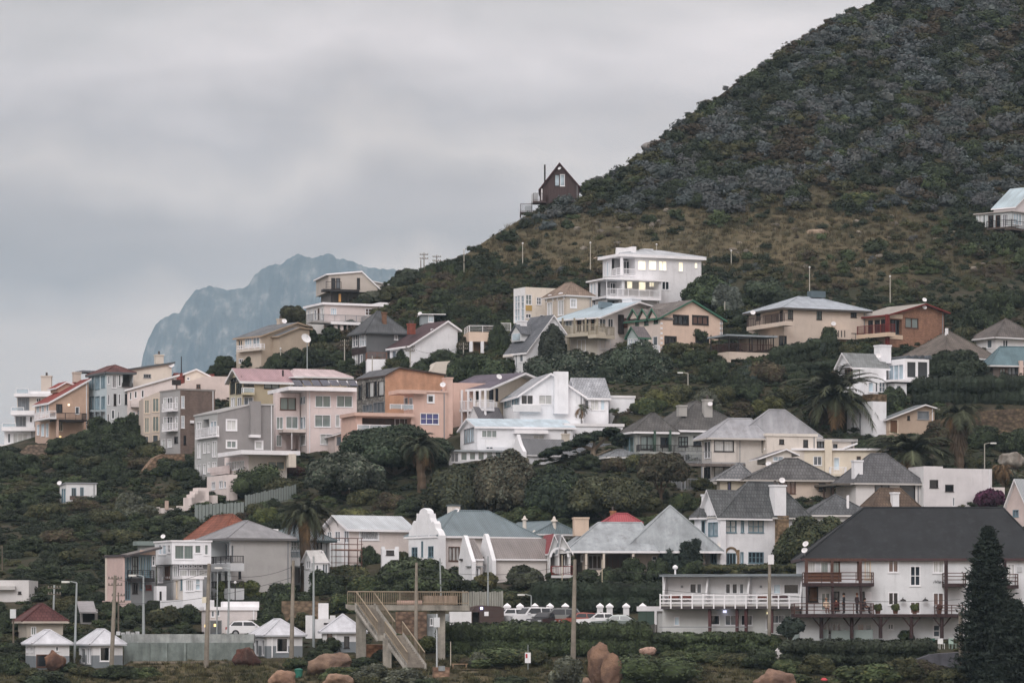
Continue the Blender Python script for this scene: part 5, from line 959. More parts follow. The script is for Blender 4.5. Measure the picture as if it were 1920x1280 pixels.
# beach huts
hutw = pl('d4d6d9'); hutg = pl('76828a'); hutr = mat('felt', 'c3c6cc')
def hut(label, spec, ypk, base, yaw, wins, doors, xl, xm, xr, yt, ins, band=True):
    h = House('beach_hut', label, xm, base, yaw, cat='beach hut', group='white roofed beach huts')
    b = h.box(xl, xm, xr, yt, hutw, dep=4.2); b.hip(ypk, hutr, o=.32, t=.13, inset=ins, trim=mat('paint', 'a9adb2'))
    yb = yt + (base - yt) * .46
    b.w('A', wins); 
    if doors: b.w('B', doors)
    a, z = h.A(xm, yb, 0); zlo = -2.9; mb = MB(); mid = []
    hs = [r for r in b.hA]
    # lower painted band, cut around the openings
    xs = sorted({b.u0, b.u1} | {q for r in hs for q in (r[0], r[2])})
    for p, q in zip(xs, xs[1:]):
        c = (p + q) / 2; top = z
        cut = [r for r in hs if r[0] < c < r[2] and r[1] < z]
        if cut: top = min(r[1] for r in cut)
        if top > zlo: mb.box((p, -.012, zlo), (q, .01, top))
    ys = sorted({b.v0, b.v1} | {q for r in b.hB for q in (r[0], r[2])})
    for p, q in zip(ys, ys[1:]):
        c = (p + q) / 2; top = z; cut = [r for r in b.hB if r[0] < c < r[2] and r[1] < z]
        if cut: top = min(r[1] for r in cut)
        if top > zlo: mb.box((-.012, p, zlo), (.01, q, top))
    mb.build('painted_band', hutg, h.root); return h
hut('leftmost beach hut, grey and white with a pyramid roof, behind a brown boulder', '', 1180, 1256, 16, '104,1211,110,1220,1,1,Wm;68,1226,92,1250,1,1,Bd', '50,1211,53,1222,1,1,Wm;58,1211,61,1222,1,1,Wm', 48, 66, 130, 1206, None)
h = hut('beach hut with a big dark opening, second from left beside a leaning concrete pole', '', 1179, 1252, 16, '187,1212,206,1239,1,1,Wk', '152,1214,160,1243,1,1,Wm;163,1213,171,1244,2,1,Wm', 148, 174, 230, 1207, 2.0)
hut('beach hut beside the dark round boulder, with a white drainpipe on its front', '', 1160, 1234, 16, '518,1195,540,1222,1,1,Wk', '478,1198,485,1228,1,1,Wd;491,1198,496,1228,1,1,Wd', 473, 501, 567, 1190, 2.1).bx('drainpipe', 'A', 509, 1190, 511, 1232, -.02, -.1, wp)
hut('rightmost beach hut, partly behind the footbridge stair', '', 1151, 1224, 4, '613,1186,623,1198,1,1,Bb;645,1192,655,1214,1,1,Kd', '', 604, 605, 682, 1184, None).bx('drainpipe', 'A', 629, 1182, 631, 1212, -.02, -.1, wp)
# sea wall behind the huts, shop, gate piers, walls
h = House('sea_wall', 'long weathered grey green concrete wall between the beach huts', 232, 1240, 0, cat='wall')
h.box(232, 232, 474, 1204, mat('concrete', '7a8481'), v=0, dep=1.2); h.bx('coping', 'A', 228, 1188, 476, 1205, .15, 1.4, mat('concrete', 'a3a9a8')); h.bx('kerb_ledge', 'A', 250, 1239, 440, 1243, -2.0, 1.0, mat('concrete', '847c6f'))
for x in (277, 310, 345, 380): h.bx('pilaster', 'A', x, 1205, x + 4, 1240, 0, -.15, mat('concrete', '828c89'))
for k in range(5): h.bx('merlon', 'A', 218 + k * 9, 1183 + (k % 2) * 2, 225 + k * 9, 1190, .5, .5, mat('concrete', 'c3c6c8'))
h = House('pink_shop', 'low white and pink shop with two small wall lamps, behind the parked white car', 386, 1192, 8, cat='shop')
b = h.box(378, 386, 482, 1137, pl('cfc6c4'), dep=5); b.flat(wp, over=.15, t=.3); b.w('A', '396,1144,402,1156,1,1,Wm;407,1142,412,1154,1,1,Wm;393,1162,416,1190,1,1,gm'); h.bx('stripe', 'A', 388, 1141, 450, 1142.2, 0, -.03, mat('paint', 'a06a6c')); h.bx('parapet', 'A', 418, 1127, 486, 1138, .4, 3, wp)
h.bx('wall_lamp', 'A', 383.5, 1170, 387, 1175, -.1, -.25, mat('lit', 'ffd890', k=1.8)); h.bx('wall_lamp', 'A', 401, 1169, 404.5, 1174, -.1, -.25, mat('lit', 'ffd890', k=1.8)); h.bx('green_sign', 'A', 433, 1168, 441, 1185, -.6, .1, mat('paint', '3f8a6f'))
h = House('white_pier_wall', 'white wall with square piers and a tall plain block, behind the rightmost beach hut', 574, 1196, 4, cat='wall')
b = h.box(573, 574, 640, 1160, WL, dep=1.5); h.bx('pier', 'A', 573, 1153, 590, 1196, -.15, .9, WL); h.bx('pier', 'A', 619, 1153, 629, 1180, -.15, .9, WL); h.bx('block', 'A', 597, 1130, 616, 1166, 1.6, 1.5, WL)
h.bx('window', 'A', 607, 1167, 618, 1170, 0, -.05, rail_k)
h = House('stone_terrace_wall', 'ruined tan stone terrace wall behind bushes, left of the footbridge', 528, 1166, 4, cat='wall')
h.box(527, 528, 598, 1126, mat('stone', '8f7d69', '6e5f50'), dep=1.5)
h = House('stone_retaining_wall', 'long rough brown stone retaining wall at the right, under the tall hedge', 1752, 812, 6, cat='wall')
h.prof('A', [(1742, 790), (1800, 776), (1860, 768), (1960, 764)], None, mat('stone', '70624f', '544940'), dep=2)
h = House('stone_yard_wall', 'rough reddish stone wall under the footbridge deck', 742, 1206, 2, cat='wall')
h.box(741, 742, 800, 1146, mat('stone', '86705f', '675549'), dep=2); h.box(800, 801, 842, 1150, mat('concrete', '93999b'), v=.6, dep=2); h.win('A', 806, 1158, 812, 1172, 1, 1, 'W', 'm', off=.58)
h.box(842, 843, 884, 1146, WL, v=.3, dep=3)
h = House('red_stone_bank', 'low wall of red brown rubble stones beside the footbridge pier', 686, 1232, 3, cat='wall')
h.box(684, 686, 722, 1208, mat('stone', '9a7358', '7a5743'), dep=1)
h = House('stone_cube_plinth', 'small square plinth of tan stone blocks on the grass, below the footbridge', 812, 1269, 12, cat='plinth')
b = h.box(811, 813, 843, 1250, mat('stone', 'a68d77', '86695a'), dep=1.0); h.bx('plaque', 'A', 822, 1247.5, 834, 1257, -.02, -.06, mat('concrete', '9aa0a2'))
h = House('rubble_foundation', 'rubble stone foundation under the dark brick block', 300, 878, 20, cat='wall')
h.prof('A', [(272, 880), (290, 858), (304, 851), (346, 850)], None, mat('stone', '9a8069', '6f5f52'), off=-1.2, dep=2)
h = House('villa_foundation', 'rough stone foundation wall below the stepped white villa', 30, 868, 10, cat='wall')
h.prof('A', [(28, 856), (52, 834), (88, 832)], None, mat('stone', '8a7a6b', '6b5f55'), dep=2)
h = House('white_hillside_hut', 'tiny white hut with tall windows alone in the dark bushes on the left slope', 124, 944, 12, cat='hut')
b = h.box(112, 124, 181, 904, pl('d3d6da')); b.mB = pl('dfe2e4'); b.flat(mat('paint', '8b8e93'), over=.12, t=.15); b.w('A', '134,914,143,932,2,1,Td;150,913,157,930,2,1,Tm'); b.w('B', '116,915,119,940,1,1,Ts;120,915,123,940,1,1,Ts'); h.dish(111, 905, .2, .4); h.bx('terrace_wall', 'A', 131, 929, 164, 937, -1.0, .2, mat('stone', '7a6a60', '5c514b'))
h = House('pink_garden_steps', 'stepped pink and white garden walls under the hedge on the left slope', 276, 964, 4, cat='wall')
for x0, x1, yt in ((276, 300, 950), (300, 330, 952), (330, 360, 948), (360, 386, 938), (386, 408, 928)): h.box(x0, x0 + .5, x1, yt, pl('cbc0bb'), v=(x0 - 276) * .004, dep=.5)
h.bx('pillar', 'A', 309, 938, 316, 955, -.1, .4, pl('b99a88'))
# timber and metal fences
def fence(name, label, p0, p1, ht, m, step=.35, post=2.4):
    a = at(*p0); b = at(*p1); o = empty(name, a, 0, label, 'fence'); d = b - a; L = Vector((d.x, d.y, 0)).length; n = int(L / step); mb = MB(); pb = MB(); dh = d.normalized()
    for k in range(n):
        c = d * (k / n); c2 = d * ((k + .86) / n); mb.prism([c + Vector((0, -.02, -.4)), c2 + Vector((0, -.02, -.4)), c2 + Vector((0, .02, -.4)), c + Vector((0, .02, -.4))], (0, 0, ht + .4 + .05 * math.sin(k * 2.1)))
    mb.build('panel', m, o)
    for k in range(int(L / post) + 1):
        c = d * min(1, k * post / L); q = MB(); q.box((c.x - .06, c.y + .03, c.z - .5), (c.x + .06, c.y + .14, c.z + ht + .1)); q.build('post', m, o)
FG = mat('paint', '79817f')
fence('panel_fence', 'grey green panel fence on the slope under the grey apartments', (366, 978), (458, 973), 1.9, FG, .4)
fence('panel_fence', 'upper pale panel fence above the tall palm, beside the dark shrubs', (460, 955), (556, 934), 1.6, FG, .3)
fence('timber_fence', 'weathered timber fence behind the footbridge deck', (868, 1142), (944, 1142), 1.7, mat('wood', '8f9089'), .22)
fence('green_mesh_fence', 'pale green fence panel in front of the tall back hedge', (1003, 1134), (1030, 1134), 1.9, mat('paint', '7d9a98'), .12)
fence('boundary_fence', 'dark vertical board fence between the front hedges', (1203, 1210), (1232, 1206), 1.7, mat('wood', '57534f'), .2)
h = House('dark_terrace_wall', 'dark grey rendered terrace wall right of the deep green hedge, beside the thick pole', 1690, 1264, 0, cat='wall')
h.prof('A', [(1690, 1246), (1745, 1226), (1800, 1222), (1830, 1222)], None, mat('concrete', '5c5c63'), dep=3)
fence('lawn_fence', 'thin grey mesh fence above the front hedge, before the guest house', (1478, 1202), (1640, 1202), 1.0, mat('paint', '8e9a98'), 1.6)
# ================================================================ footbridge
CON = mat('concrete', '9a968d'); RB = mat('metal', '9a8e7c')
fb_o = at(665, 1246); bridge = empty('footbridge', fb_o, 0, 'concrete footbridge over the road with a long stair down to the beach path', 'footbridge')
Yb = fb_o.y
def fbp(px, py, back=0.0): return P(px, py, Yb + back) - fb_o
def slab(name, pts, th, wid, m=CON, y0=0.0):
    mb = MB(); mb.prism([fbp(x, y, y0) for x, y in pts], (0, wid, 0)); return mb.build(name, m, bridge)
slab('deck', [(648, 1132), (660, 1133), (880, 1134), (880, 1144), (655, 1143), (648, 1139)], .4, 2.6)
# railings as real bars
def barrail(p0, p1, h, mb, step=.18):
    p0 = Vector(p0); p1 = Vector(p1); L = (p1 - p0).length; Z = Vector((0, 0, 1)); n = int(L / step)
    mb.tube(p0 + Z * h, p1 + Z * h, .05, .05, 6); mb.tube(p0 + Z * .12, p1 + Z * .12, .03, .03, 6)
    for k in range(n + 1):
        q = p0.lerp(p1, k / n); mb.tube(q, q + Z * h, .035 if k % 8 == 0 else .018, None, 5)
for y0 in (.1, 2.5):
    mb = MB(); barrail(fbp(652, 1132, y0), fbp(878, 1133, y0), 1.05, mb); mb.build('railing', RB, bridge)
mb = MB(); mb.box(fbp(794, 1133, .18), fbp(858, 1116, .22)); mb.build('railing_panel', mat('wood', 'a08f80'), bridge)
mb = MB(); mb.box(fbp(744, 1132, 2.3), fbp(792, 1125, 2.35)); mb.build('railing_panel', mat('paint', 'b59a90'), bridge)
# stair: two flights with a landing, descending to the right and towards the camera
S = [(668, 1134, -.3), (708, 1190, -1.6), (722, 1190, -2.1), (764, 1248, -4.2)]
pts3 = [fbp(x, y, b) for x, y, b in S]; wv = Vector((1.35, .55, 0)) * 1.05
def flight(a, b, n):
    mb = MB(); d = b - a; run = Vector((d.x, d.y, 0)); 
    for k in range(n):
        q = a + run * (k / n) + Vector((0, 0, d.z * k / n)); e = run / n
        mb.prism([q + Vector((0, 0, 0)), q + e, q + e + wv, q + wv], (0, 0, -.28))
    o = mb.build('steps', mat('concrete', '8b857c'), bridge)
    for off in (Vector((0, 0, 0)), wv):
        w_ = Vector((-.06, .1, 0)) if off.length == 0 else Vector((.06, -.1, 0)); sb = MB()
        sb.prism([a + off + Vector((0, 0, .18)), b + off + Vector((0, 0, .18)), b + off + Vector((0, 0, -.5)), a + off + Vector((0, 0, -.5))], w_ * 2.2); sb.build('stringer', mat('concrete', 'b0ada6'), bridge)
        rb = MB(); barrail(a + off + Vector((0, 0, .18)), b + off + Vector((0, 0, .18)), .95, rb); rb.build('railing', RB, bridge)
flight(pts3[0], pts3[1], 15); flight(pts3[2], pts3[3], 15)
mb = MB(); mb.prism([pts3[1], pts3[2] + Vector((.05, 0, 0)), pts3[2] + wv, pts3[1] + wv], (0, 0, -.45)); mb.build('landing', CON, bridge)
for x, yt, yb, bk, w in ((677, 1143, 1262, .6, .42), (726, 1196, 1250, -2.0, .36), (828, 1143, 1240, 1.2, .3)):
    c = fbp(x, yt, bk); z0 = fbp(x, yb, bk).z; mb = MB(); mb.box((c.x - w, c.y - .35, z0 - 1), (c.x + w, c.y + .35, c.z + .02)); mb.build('pier', CON, bridge)

# ================================================================ poles, lamps, wires
CP = mat('concrete', '948d82'); GP = mat('metal', 'a3abad'); WP = mat('wood', '6e665c')
def pole(name, label, px, ytop, ybase, r0=.2, r1=.13, m=None, top=None, lean=0, cat='pole', group=None, bands=True):
    o = empty(name, at(px, ybase), 0, label, cat, group); D = o.location.y; T = P(px + lean, ytop, D) - o.location; mb = MB(); mb.tube((0, 0, -1), T, r0 * .86, r1 * .86, 10); mb.build('shaft', m or CP, o)
    if top == 'arm':
        for k, z in enumerate((.25, .8)):
            q = MB(); q.box((T.x - .6, -.09, T.z - z - .07), (T.x + .6, -.02, T.z - z)); q.build('cross_arm', WP, o)
            i = MB()
            for x in (-.52, -.26, .26, .52): i.lathe((T.x + x, -.05, T.z - z), [(.04, 0), (.07, .06), (.05, .14), (.02, .17)], 6)
            i.build('insulators', mat('paint', '77736c'), o)
    if top in ('lampL', 'lampR'):
        s_ = -1 if top == 'lampL' else 1; q = MB(); q.tube(T, T + Vector((s_ * .55, -.1, .12)), .05, .04, 6); q.build('arm', m or GP, o); l = MB()
        c = T + Vector((s_ * .95, -.15, .1)); V = [(.0, -.34), (.12, -.26), (.17, 0), (.12, .26), (.0, .36)]
        for (h0, x0), (h1, x1) in zip(V, V[1:]): l.prism([c + Vector((x0, -h0, .06)), c + Vector((x1, -h1, .06)), c + Vector((x1, h1, .06)), c + Vector((x0, h0, .06))], (0, 0, -.16)) if h0 + h1 > 0 else None
        l.build('lamp_head', mat('paint', 'd5d6d2'), o)
    if top == 'globe':
        q = MB(); q.lathe(T, [(.04, 0), (.11, .05), (.14, .14), (.10, .22), (.03, .27)], 10); q.build('lamp_head', mat('paint', 'd2d3d3'), o)
    if top == 'box':
        q = MB(); q.box((T.x - .25, -.3, T.z * .75), (T.x + .25, -.1, T.z * .75 + .8)); q.build('meter_box', mat('paint', 'c9cdd0'), o)
    return o, T
P_ = {}
def bigpole(k, *a, **kw): P_[k] = pole(*a, **kw)
bigpole('a', 'concrete_pole', 'leaning concrete pole in front of the second beach hut', 208, 1078, 1254, .24, .15, top='arm', lean=8)
bigpole('b', 'concrete_pole', 'tall tan concrete pole with a cream box, in front of the sea wall', 386, 1056, 1250, .26, .16, top=None, lean=6)
bigpole('c', 'concrete_pole', 'tan concrete pole standing beside the beach hut with the drainpipe', 546, 1050, 1238, .25, .14, lean=4, top=None)
bigpole('d', 'concrete_pole', 'pale concrete pole in front of the footbridge deck', 779, 1054, 1246, .22, .13, top=None, lean=2)
bigpole('e', 'concrete_pole', 'tall concrete pole in front of the parked cars and hedge', 1074, 1048, 1243, .28, .16, top=None, lean=4)
bigpole('f', 'concrete_pole', 'concrete pole in front of the long white lodge', 1442, 1054, 1222, .2, .15, top=None, lean=1)
o, T = P_['f']; q = MB(); q.box((T.x - .15, -.2, T.z - .15), (T.x + .35, -.05, T.z + .65)); q.build('white_box', mat('paint', 'dfe0e2'), o)
bigpole('g', 'concrete_pole', 'thick concrete pole on a square block beside the tall dark pine', 1803, 1146, 1270, .24, .2, top=None, lean=-2)
o = P_['b'][0]; q = MB(); T = P_['b'][1]; q.box((T.x * .6 - .45, -.3, T.z * .62), (T.x * .6 - .1, .0, T.z * .62 + .5)); q.build('meter_box', mat('paint', 'd6d0bd'), o)
o = P_['g'][0]; q = MB(); q.box((-.55, -.5, -.6), (.55, .5, .5)); q.build('base_block', CON, o)
pole('lattice_mast', 'grey lattice lamp mast behind the sea wall, in front of the pink slab house', 269, 1080, 1214, .2, .08, GP, 'lampL')
pole('street_lamp', 'grey street lamp between the two leftmost beach huts', 139, 1092, 1240, .13, .09, GP, 'lampL', lean=5, cat='street lamp')
pole('street_lamp', 'grey street lamp in front of the pale grey rendered house', 427, 1066, 1212, .12, .08, GP, 'lampL', lean=3, cat='street lamp')
pole('street_lamp', 'slim bare lamp post left of the taller street lamp by the rendered house', 406, 1072, 1206, .08, .06, GP, None, lean=2, cat='street lamp')
pole('street_lamp', 'tall grey street lamp left of the rightmost beach hut', 588, 1042, 1212, .14, .09, GP, None, lean=0, cat='street lamp')
pole('street_lamp', 'slim pale lamp post behind the footbridge deck', 827, 1046, 1128, .11, .08, GP, None, lean=-2, cat='street lamp')
pole('street_lamp', 'slim pale lamp post in front of the twin gable cottage', 915, 1042, 1142, .12, .08, GP, None, lean=0, cat='street lamp')
pole('street_lamp', 'short black garden lamp post in front of the clipped bright hedge', 441, 1094, 1160, .07, .05, rail_k, 'globe', cat='street lamp')
pole('street_lamp', 'drooping white street lamp head above the gate piers', 996, 1116, 1150, .1, .07, GP, 'lampL', cat='street lamp')
pole('flagpole', 'bare thin pole left of the tall concrete pole by the car park', 1054, 1040, 1148, .06, .05, mat('paint', 'b5ab98'), None)
pole('flagpole', 'bare thin pole right of the tall concrete pole by the car park', 1129, 1048, 1148, .06, .05, mat('paint', 'b5ab98'), None)
pole('utility_pole', 'wooden pole with cross arms behind the leftmost beach hut', 98, 1096, 1190, .13, .1, GP, 'arm', lean=4)
pole('utility_pole', 'slim grey pole with cross arms right of the leaning concrete pole', 222, 1110, 1200, .1, .07, WP, 'arm')
pole('utility_pole', 'thin pole at the far left edge among the dark bushes', 4, 1022, 1075, .08, .06, WP, None)
pole('utility_pole', 'slim pole left of the maroon roof cottage', 25, 1140, 1214, .1, .08, WP, 'box')
pole('pathway_lamp', 'white path lamp with a box beside the footbridge pier', 819, 1150, 1250, .09, .06, mat('paint', 'b9bfc2'), 'box', cat='street lamp')
pole('sign_post', 'slim pale pole at the left end of the front hedge', 845, 1202, 1252, .05, .04, mat('paint', 'b9b3a5'), None)
pole('garden_lamp', 'slim garden lamp post beside the white hut in the middle bushes', 655, 917, 946, .06, .05, WP, 'globe', cat='street lamp')
for x, yt, yb, l in ((870, 470, 516, 'leftmost slim lamp post on the grassy slope'), (980, 458, 503, 'slim lamp post on the tan grassy slope below the cabin'), (1107, 457, 512, 'slim lamp post just left of the large white house'), (1371, 472, 502, 'slim lamp post on the slope right of the large white house'), (1518, 503, 556, 'slim lamp post behind the pale hip roof of the beige house'), (1669, 520, 574, 'slim lamp post behind the brick gabled house'), (1231, 460, 474, 'short lamp post rising behind the roof of the large white house')):
    pole('hillside_lamp_post', l, x, yt, yb, .08, .06, mat('paint', 'b2aea4'), 'globe', cat='lamp post', group='lamp posts along the upper hillside road')
for x, yt, yb, l in ((795, 474, 506, 'tallest dark pole on the skyline left of the grassy slope'), (789, 487, 508, 'short dark pole beside the tallest skyline pole'), (819, 478, 500, 'dark pole with a crossbar on the skyline, right of the pair')):
    pole('skyline_pole', l, x, yt, yb, .09, .07, WP, 'arm' if x != 789 else None, group='dark poles on the skyline')
for x, yt, yb, l, t in ((526, 655, 694, 'street lamp post with a drooping cable, below the tan house', 'globe'), (490, 648, 690, 'slim pole against the tan house', 'box'), (646, 636, 690, 'pale utility pole left of the dark grey house', 'arm'), (769, 646, 692, 'pale utility pole in the bushes below the maroon roof', 'arm'), (869, 642, 670, 'utility pole left of the peach garage', 'arm'), (698, 667, 702, 'dark lamp pole on the white roof terrace block', None), (340, 668, 700, 'thin aerial pole above the red roofs on the left', None), (1359, 565, 596, 'short pole behind the peach gabled house', None), (1464, 552, 572, 'yellowish post behind the beige house', 'globe'), (1290, 700, 736, 'street lamp beside the small tan wall in the middle', 'lampL'), (1846, 832, 885, 'grey street lamp beside the white cubic house', 'lampR'), (1022, 310, 360, '', None)):
    if l: P_[x] = pole('utility_pole' if t in ('arm', None, 'box') else 'street_lamp', l, x, yt, yb, .1, .07, mat('paint', 'a8a69e') if x != 340 else rail_k, t, cat='pole' if t in ('arm', None, 'box') else 'street lamp')
pole('dish_mast', 'tall mast carrying a big white satellite dish, below the pink flat house', 576, 626, 700, .1, .07, GP, None)
md = at(574, 634, -.6); mb = MB(); n = Vector((.25, -.9, .35)).normalized(); x_ = n.orthogonal().normalized(); y_ = n.cross(x_); RR = [(0, -.25), (.6, -.15), (1.0, .05)]
D576 = float(depth(576, 700)); c = P(574, 634, D576 - .25)
for (r0, h0), (r1, h1) in zip(RR, RR[1:]):
    for k in range(16):
        t0, t1 = 2 * math.pi * k / 16, 2 * math.pi * (k + 1) / 16
        q = [x_ * math.cos(t) * rr * .55 + y_ * math.sin(t) * rr * .7 + n * hh * .6 for rr, t, hh in ((r0, t0, h0), (r1, t0, h1), (r1, t1, h1), (r0, t1, h0))]; mb.poly(q if r0 > 0 else q[1:3] + [q[0]])
mb.tube((0, 0, 0), n * .7, .02, .02, 5); mb.tube((0, .05, -.1), (.05, .25, -.3), .04, .04, 5)
tag(mb.build('satellite_dish', mat('paint', 'd3d5d7'), None, loc=c, fix=False), 'big white satellite dish on the tall mast below the pink flat house', 'satellite dish')
def wire(a, b, sag, label, r=.022):
    mb = MB(); a = Vector(a); b = Vector(b); n = 14; pts = [a.lerp(b, k / n) - Vector((0, 0, sag * 4 * (k / n) * (1 - k / n))) for k in range(n + 1)]
    for p, q in zip(pts, pts[1:]): mb.tube(p - a, q - a, r, r, 4, cap=False)
    tag(mb.build('power_cable', mat('paint', '3a3b3d'), None, loc=a), label, 'cable')
def tp(k): o, T = P_[k]; return o.location + T
wire(tp(526), tp(646) - Vector((0, 0, 1.0)), 2.2, 'sagging cable strung from the lamp post below the tan house', .035)
wire(tp('d') - Vector((0, 0, 1.2)), tp('e') - Vector((0, 0, 1.0)), .5, 'cable between the footbridge pole and the car park pole')
wire(tp('e') - Vector((0, 0, 1.2)), tp('f') - Vector((0, 0, 2.6)), .6, 'cable running past the long white lodge')
wire(tp('a') - Vector((0, 0, 2.4)), tp('c') - Vector((0, 0, 1.4)), .6, 'cable crossing the white glass house at the left')
wire(tp('a') - Vector((0, 0, .3)), tp('b') - Vector((0, 0, .6)), .7, 'upper cable from the leaning concrete pole to the tan pole by the sea wall')
wire(tp('b') - Vector((0, 0, .6)), tp('c') - Vector((0, 0, .5)), .7, 'upper cable over the pink shop and parked white car')
wire(tp('c') - Vector((0, 0, .5)), tp('d') - Vector((0, 0, .4)), .8, 'upper cable over the pale annex towards the footbridge')
wire(tp('d') - Vector((0, 0, .4)), tp('e') - Vector((0, 0, .3)), .8, 'upper cable in front of the twin gabled cottage')
wire(tp('e') - Vector((0, 0, .3)), tp('f') - Vector((0, 0, .5)), .8, 'upper cable in front of the metal roofed bungalow')
wire(tp(646) - Vector((0, 0, .3)), tp(769) - Vector((0, 0, .3)), 1.0, 'cable in front of the dark grey house')
wire(tp(769) - Vector((0, 0, .3)), tp(869) - Vector((0, 0, .3)), 1.0, 'cable running to the pole by the peach garage')
wire(tp('f') - Vector((0, 0, 2.6)), P(1800, 1123, 305), .4, 'cable crossing the front of the guest house')

# ================================================================ cars
def car(label, px, py, yaw, col, kind='sedan', lamps=None, group='cars parked behind the front hedge'):
    o = empty('parked_car', at(px, py), R(yaw), label, 'car', group)
    L, W, H, hood, belt = dict(sedan=(4.5, 1.75, 1.45, .92, .95), suv=(4.7, 1.85, 1.78, 1.08, 1.12), hatch=(4.0, 1.7, 1.48, .95, .97), bakkie=(5.1, 1.8, 1.75, 1.05, 1.1))[kind]
    lo = [(-L / 2, .35), (-L / 2, .62), (-L / 2 + .05, hood * .93), (-L * .22, hood), (L * .34, belt), (L / 2 - .08, belt * .97), (L / 2, .6), (L / 2, .35)]
    cab = dict(sedan=[(-L * .22, hood), (-L * .06, H - .05), (L * .04, H), (L * .2, H - .03), (L * .38, belt)], suv=[(-L * .24, hood), (-L * .1, H - .05), (0, H), (L * .36, H - .06), (L * .46, belt)], hatch=[(-L * .24, hood), (-L * .06, H - .04), (L * .05, H), (L * .34, H - .07), (L * .46, belt)], bakkie=[(-L * .2, hood), (-L * .07, H - .04), (L * .02, H), (L * .12, H - .03), (L * .16, belt)])[kind]
    paint = mat('car', col); gl = mat('glass', '23282d'); tyre = mat('paint', '1d1d1f'); rim = mat('metal', '9a9da0')
    def loft(prof, wb, wt, z0, z1, name, m, inset=0):
        mb = MB(); w = lambda z: wb + (wt - wb) * max(0, min(1, (z - z0) / (z1 - z0)))
        a = [(x, -w(z) / 2, z) for x, z in prof]; b = [(x, w(z) / 2, z) for x, z in prof]; mb.poly(a); mb.poly(b[::-1]); n = len(prof)
        for k in range(n): l = (k + 1) % n; mb.poly([a[k], b[k], b[l], a[l]])
        q = mb.build(name, m, o); md = q.modifiers.new('bevel', 'BEVEL'); md.width = .05; md.segments = 2; md.limit_method = 'ANGLE'; return q
    loft(lo, W, W * .97, .35, belt, 'body', paint); cabp = [(cab[0][0], cab[0][1] - .03)] + cab[1:-1] + [(cab[-1][0], cab[-1][1] - .03)]
    loft(cabp, W * .95, W * .74, belt, H, 'cabin', paint)
    # glass panels proud of the cabin
    def side(s_):
        w = lambda z: (W * .95 + (W * .74 - W * .95) * (z - belt) / (H - belt)) / 2 + .012
        z0, z1 = belt + .06, H - .13; tt = lambda p, q, z: p[0] + (q[0] - p[0]) * (z - p[1]) / (q[1] - p[1])
        f0 = tt(cab[0], cab[1], z0) + .16; f1 = tt(cab[0], cab[1], z1) + .14; r0 = tt(cab[-1], cab[-2], z0) - .14; r1 = tt(cab[-1], cab[-2], z1) - .1; m0 = (f1 + r1) / 2
        for x0, x1, y0, y1 in ((f0, m0 - .05, f1, m0 - .05), (m0 + .05, r0, m0 + .05, r1)):
            mb = MB(); q = [(x0, s_ * w(z0), z0), (x1, s_ * w(z0), z0), (y1, s_ * w(z1), z1), (y0, s_ * w(z1), z1)]; mb.prism(q, (0, s_ * .012, 0)); mb.build('side_window', gl, o)
    side(1); side(-1)
    def scr(p, q, name):
        mb = MB(); d = Vector((q[0] - p[0], 0, q[1] - p[1])); n = Vector((-d.z, 0, d.x)).normalized(); n = n if n.z > 0 else -n
        a = Vector((p[0], 0, p[1])) + d * .12 + n * .014; b = Vector((p[0], 0, p[1])) + d * .9 + n * .014
        ww = lambda z: (W * .95 + (W * .74 - W * .95) * (z - belt) / (H - belt)) / 2 - .07
        mb.prism([(a.x, -ww(a.z), a.z), (a.x, ww(a.z), a.z), (b.x, ww(b.z), b.z), (b.x, -ww(b.z), b.z)], n * .01); mb.build(name, gl, o)
    scr(cab[0], cab[1], 'windscreen'); scr(cab[-1], cab[-2], 'rear_window')
    for sx in (-L * .31, L * .30):
        for sy in (-1, 1):
            mb = MB(); y = sy * (W / 2 - .1); mb.tube((sx, y - .11, .33), (sx, y + .11, .33), .33, .33, 16); w = mb.build('wheel', tyre, o); r = MB(); r.tube((sx, y + sy * .1, .33), (sx, y + sy * .125, .33), .2, .18, 12); r.build('rim', rim, w)
    for sy in (-1, 1):
        mb = MB(); mb.box((-L / 2 - .012, sy * W * .33 - .18, hood * .68), (-L / 2 + .08, sy * W * .33 + .18, hood * .82)); mb.build('headlight', mat('glass', 'c3c8cc'), o)
        mb = MB(); mb.box((L / 2 - .1, sy * W * .37 - .14, belt * .68), (L / 2 + .012, sy * W * .37 + .14, belt * .93)); mb.build('tail_light', mat('car', '8f1f1f'), o)
        mb = MB(); mb.box((-L * .17, sy * (W / 2 + .02) - .09, belt), (-L * .13, sy * (W / 2 + .02) + .09, belt + .14)); mb.build('mirror', paint, o)
    if kind == 'suv':
        mb = MB()
        for sy in (-1, 1): mb.box((-L * .05, sy * W * .33 - .03, H + .03), (L * .32, sy * W * .33 + .03, H + .08))
        mb.build('roof_rails', rail_k, o)
    return o
car('white car with a long dark side window, first car right of the brown kiosk', 972, 1170, 200, 'dcdde0', 'hatch')
car('white car with red tail lamps, nose hidden behind the first white car', 996, 1174, 28, 'd5d7da', 'suv')
car('black pickup with a red tail lamp facing away, left of the silver canopy truck', 1022, 1178, 60, '24272b', 'hatch')
car('grey green canopy truck in the middle of the car park', 1045, 1176, 8, '5d6463', 'suv')
car('red brown hatchback partly behind the tall concrete pole', 1084, 1178, 20, '8a4335', 'hatch')
car('white sedan with a pale windscreen, behind the dark green sedan', 1122, 1178, 12, 'd9dbdd', 'sedan')
car('dark grey green sedan at the right end of the parked cars', 1156, 1182, 352, '5c6a68', 'sedan')
car('white hatchback with a dark rear window, behind the beach huts by the pink shop', 466, 1194, 188, 'd9dbde', 'hatch', group='cars')
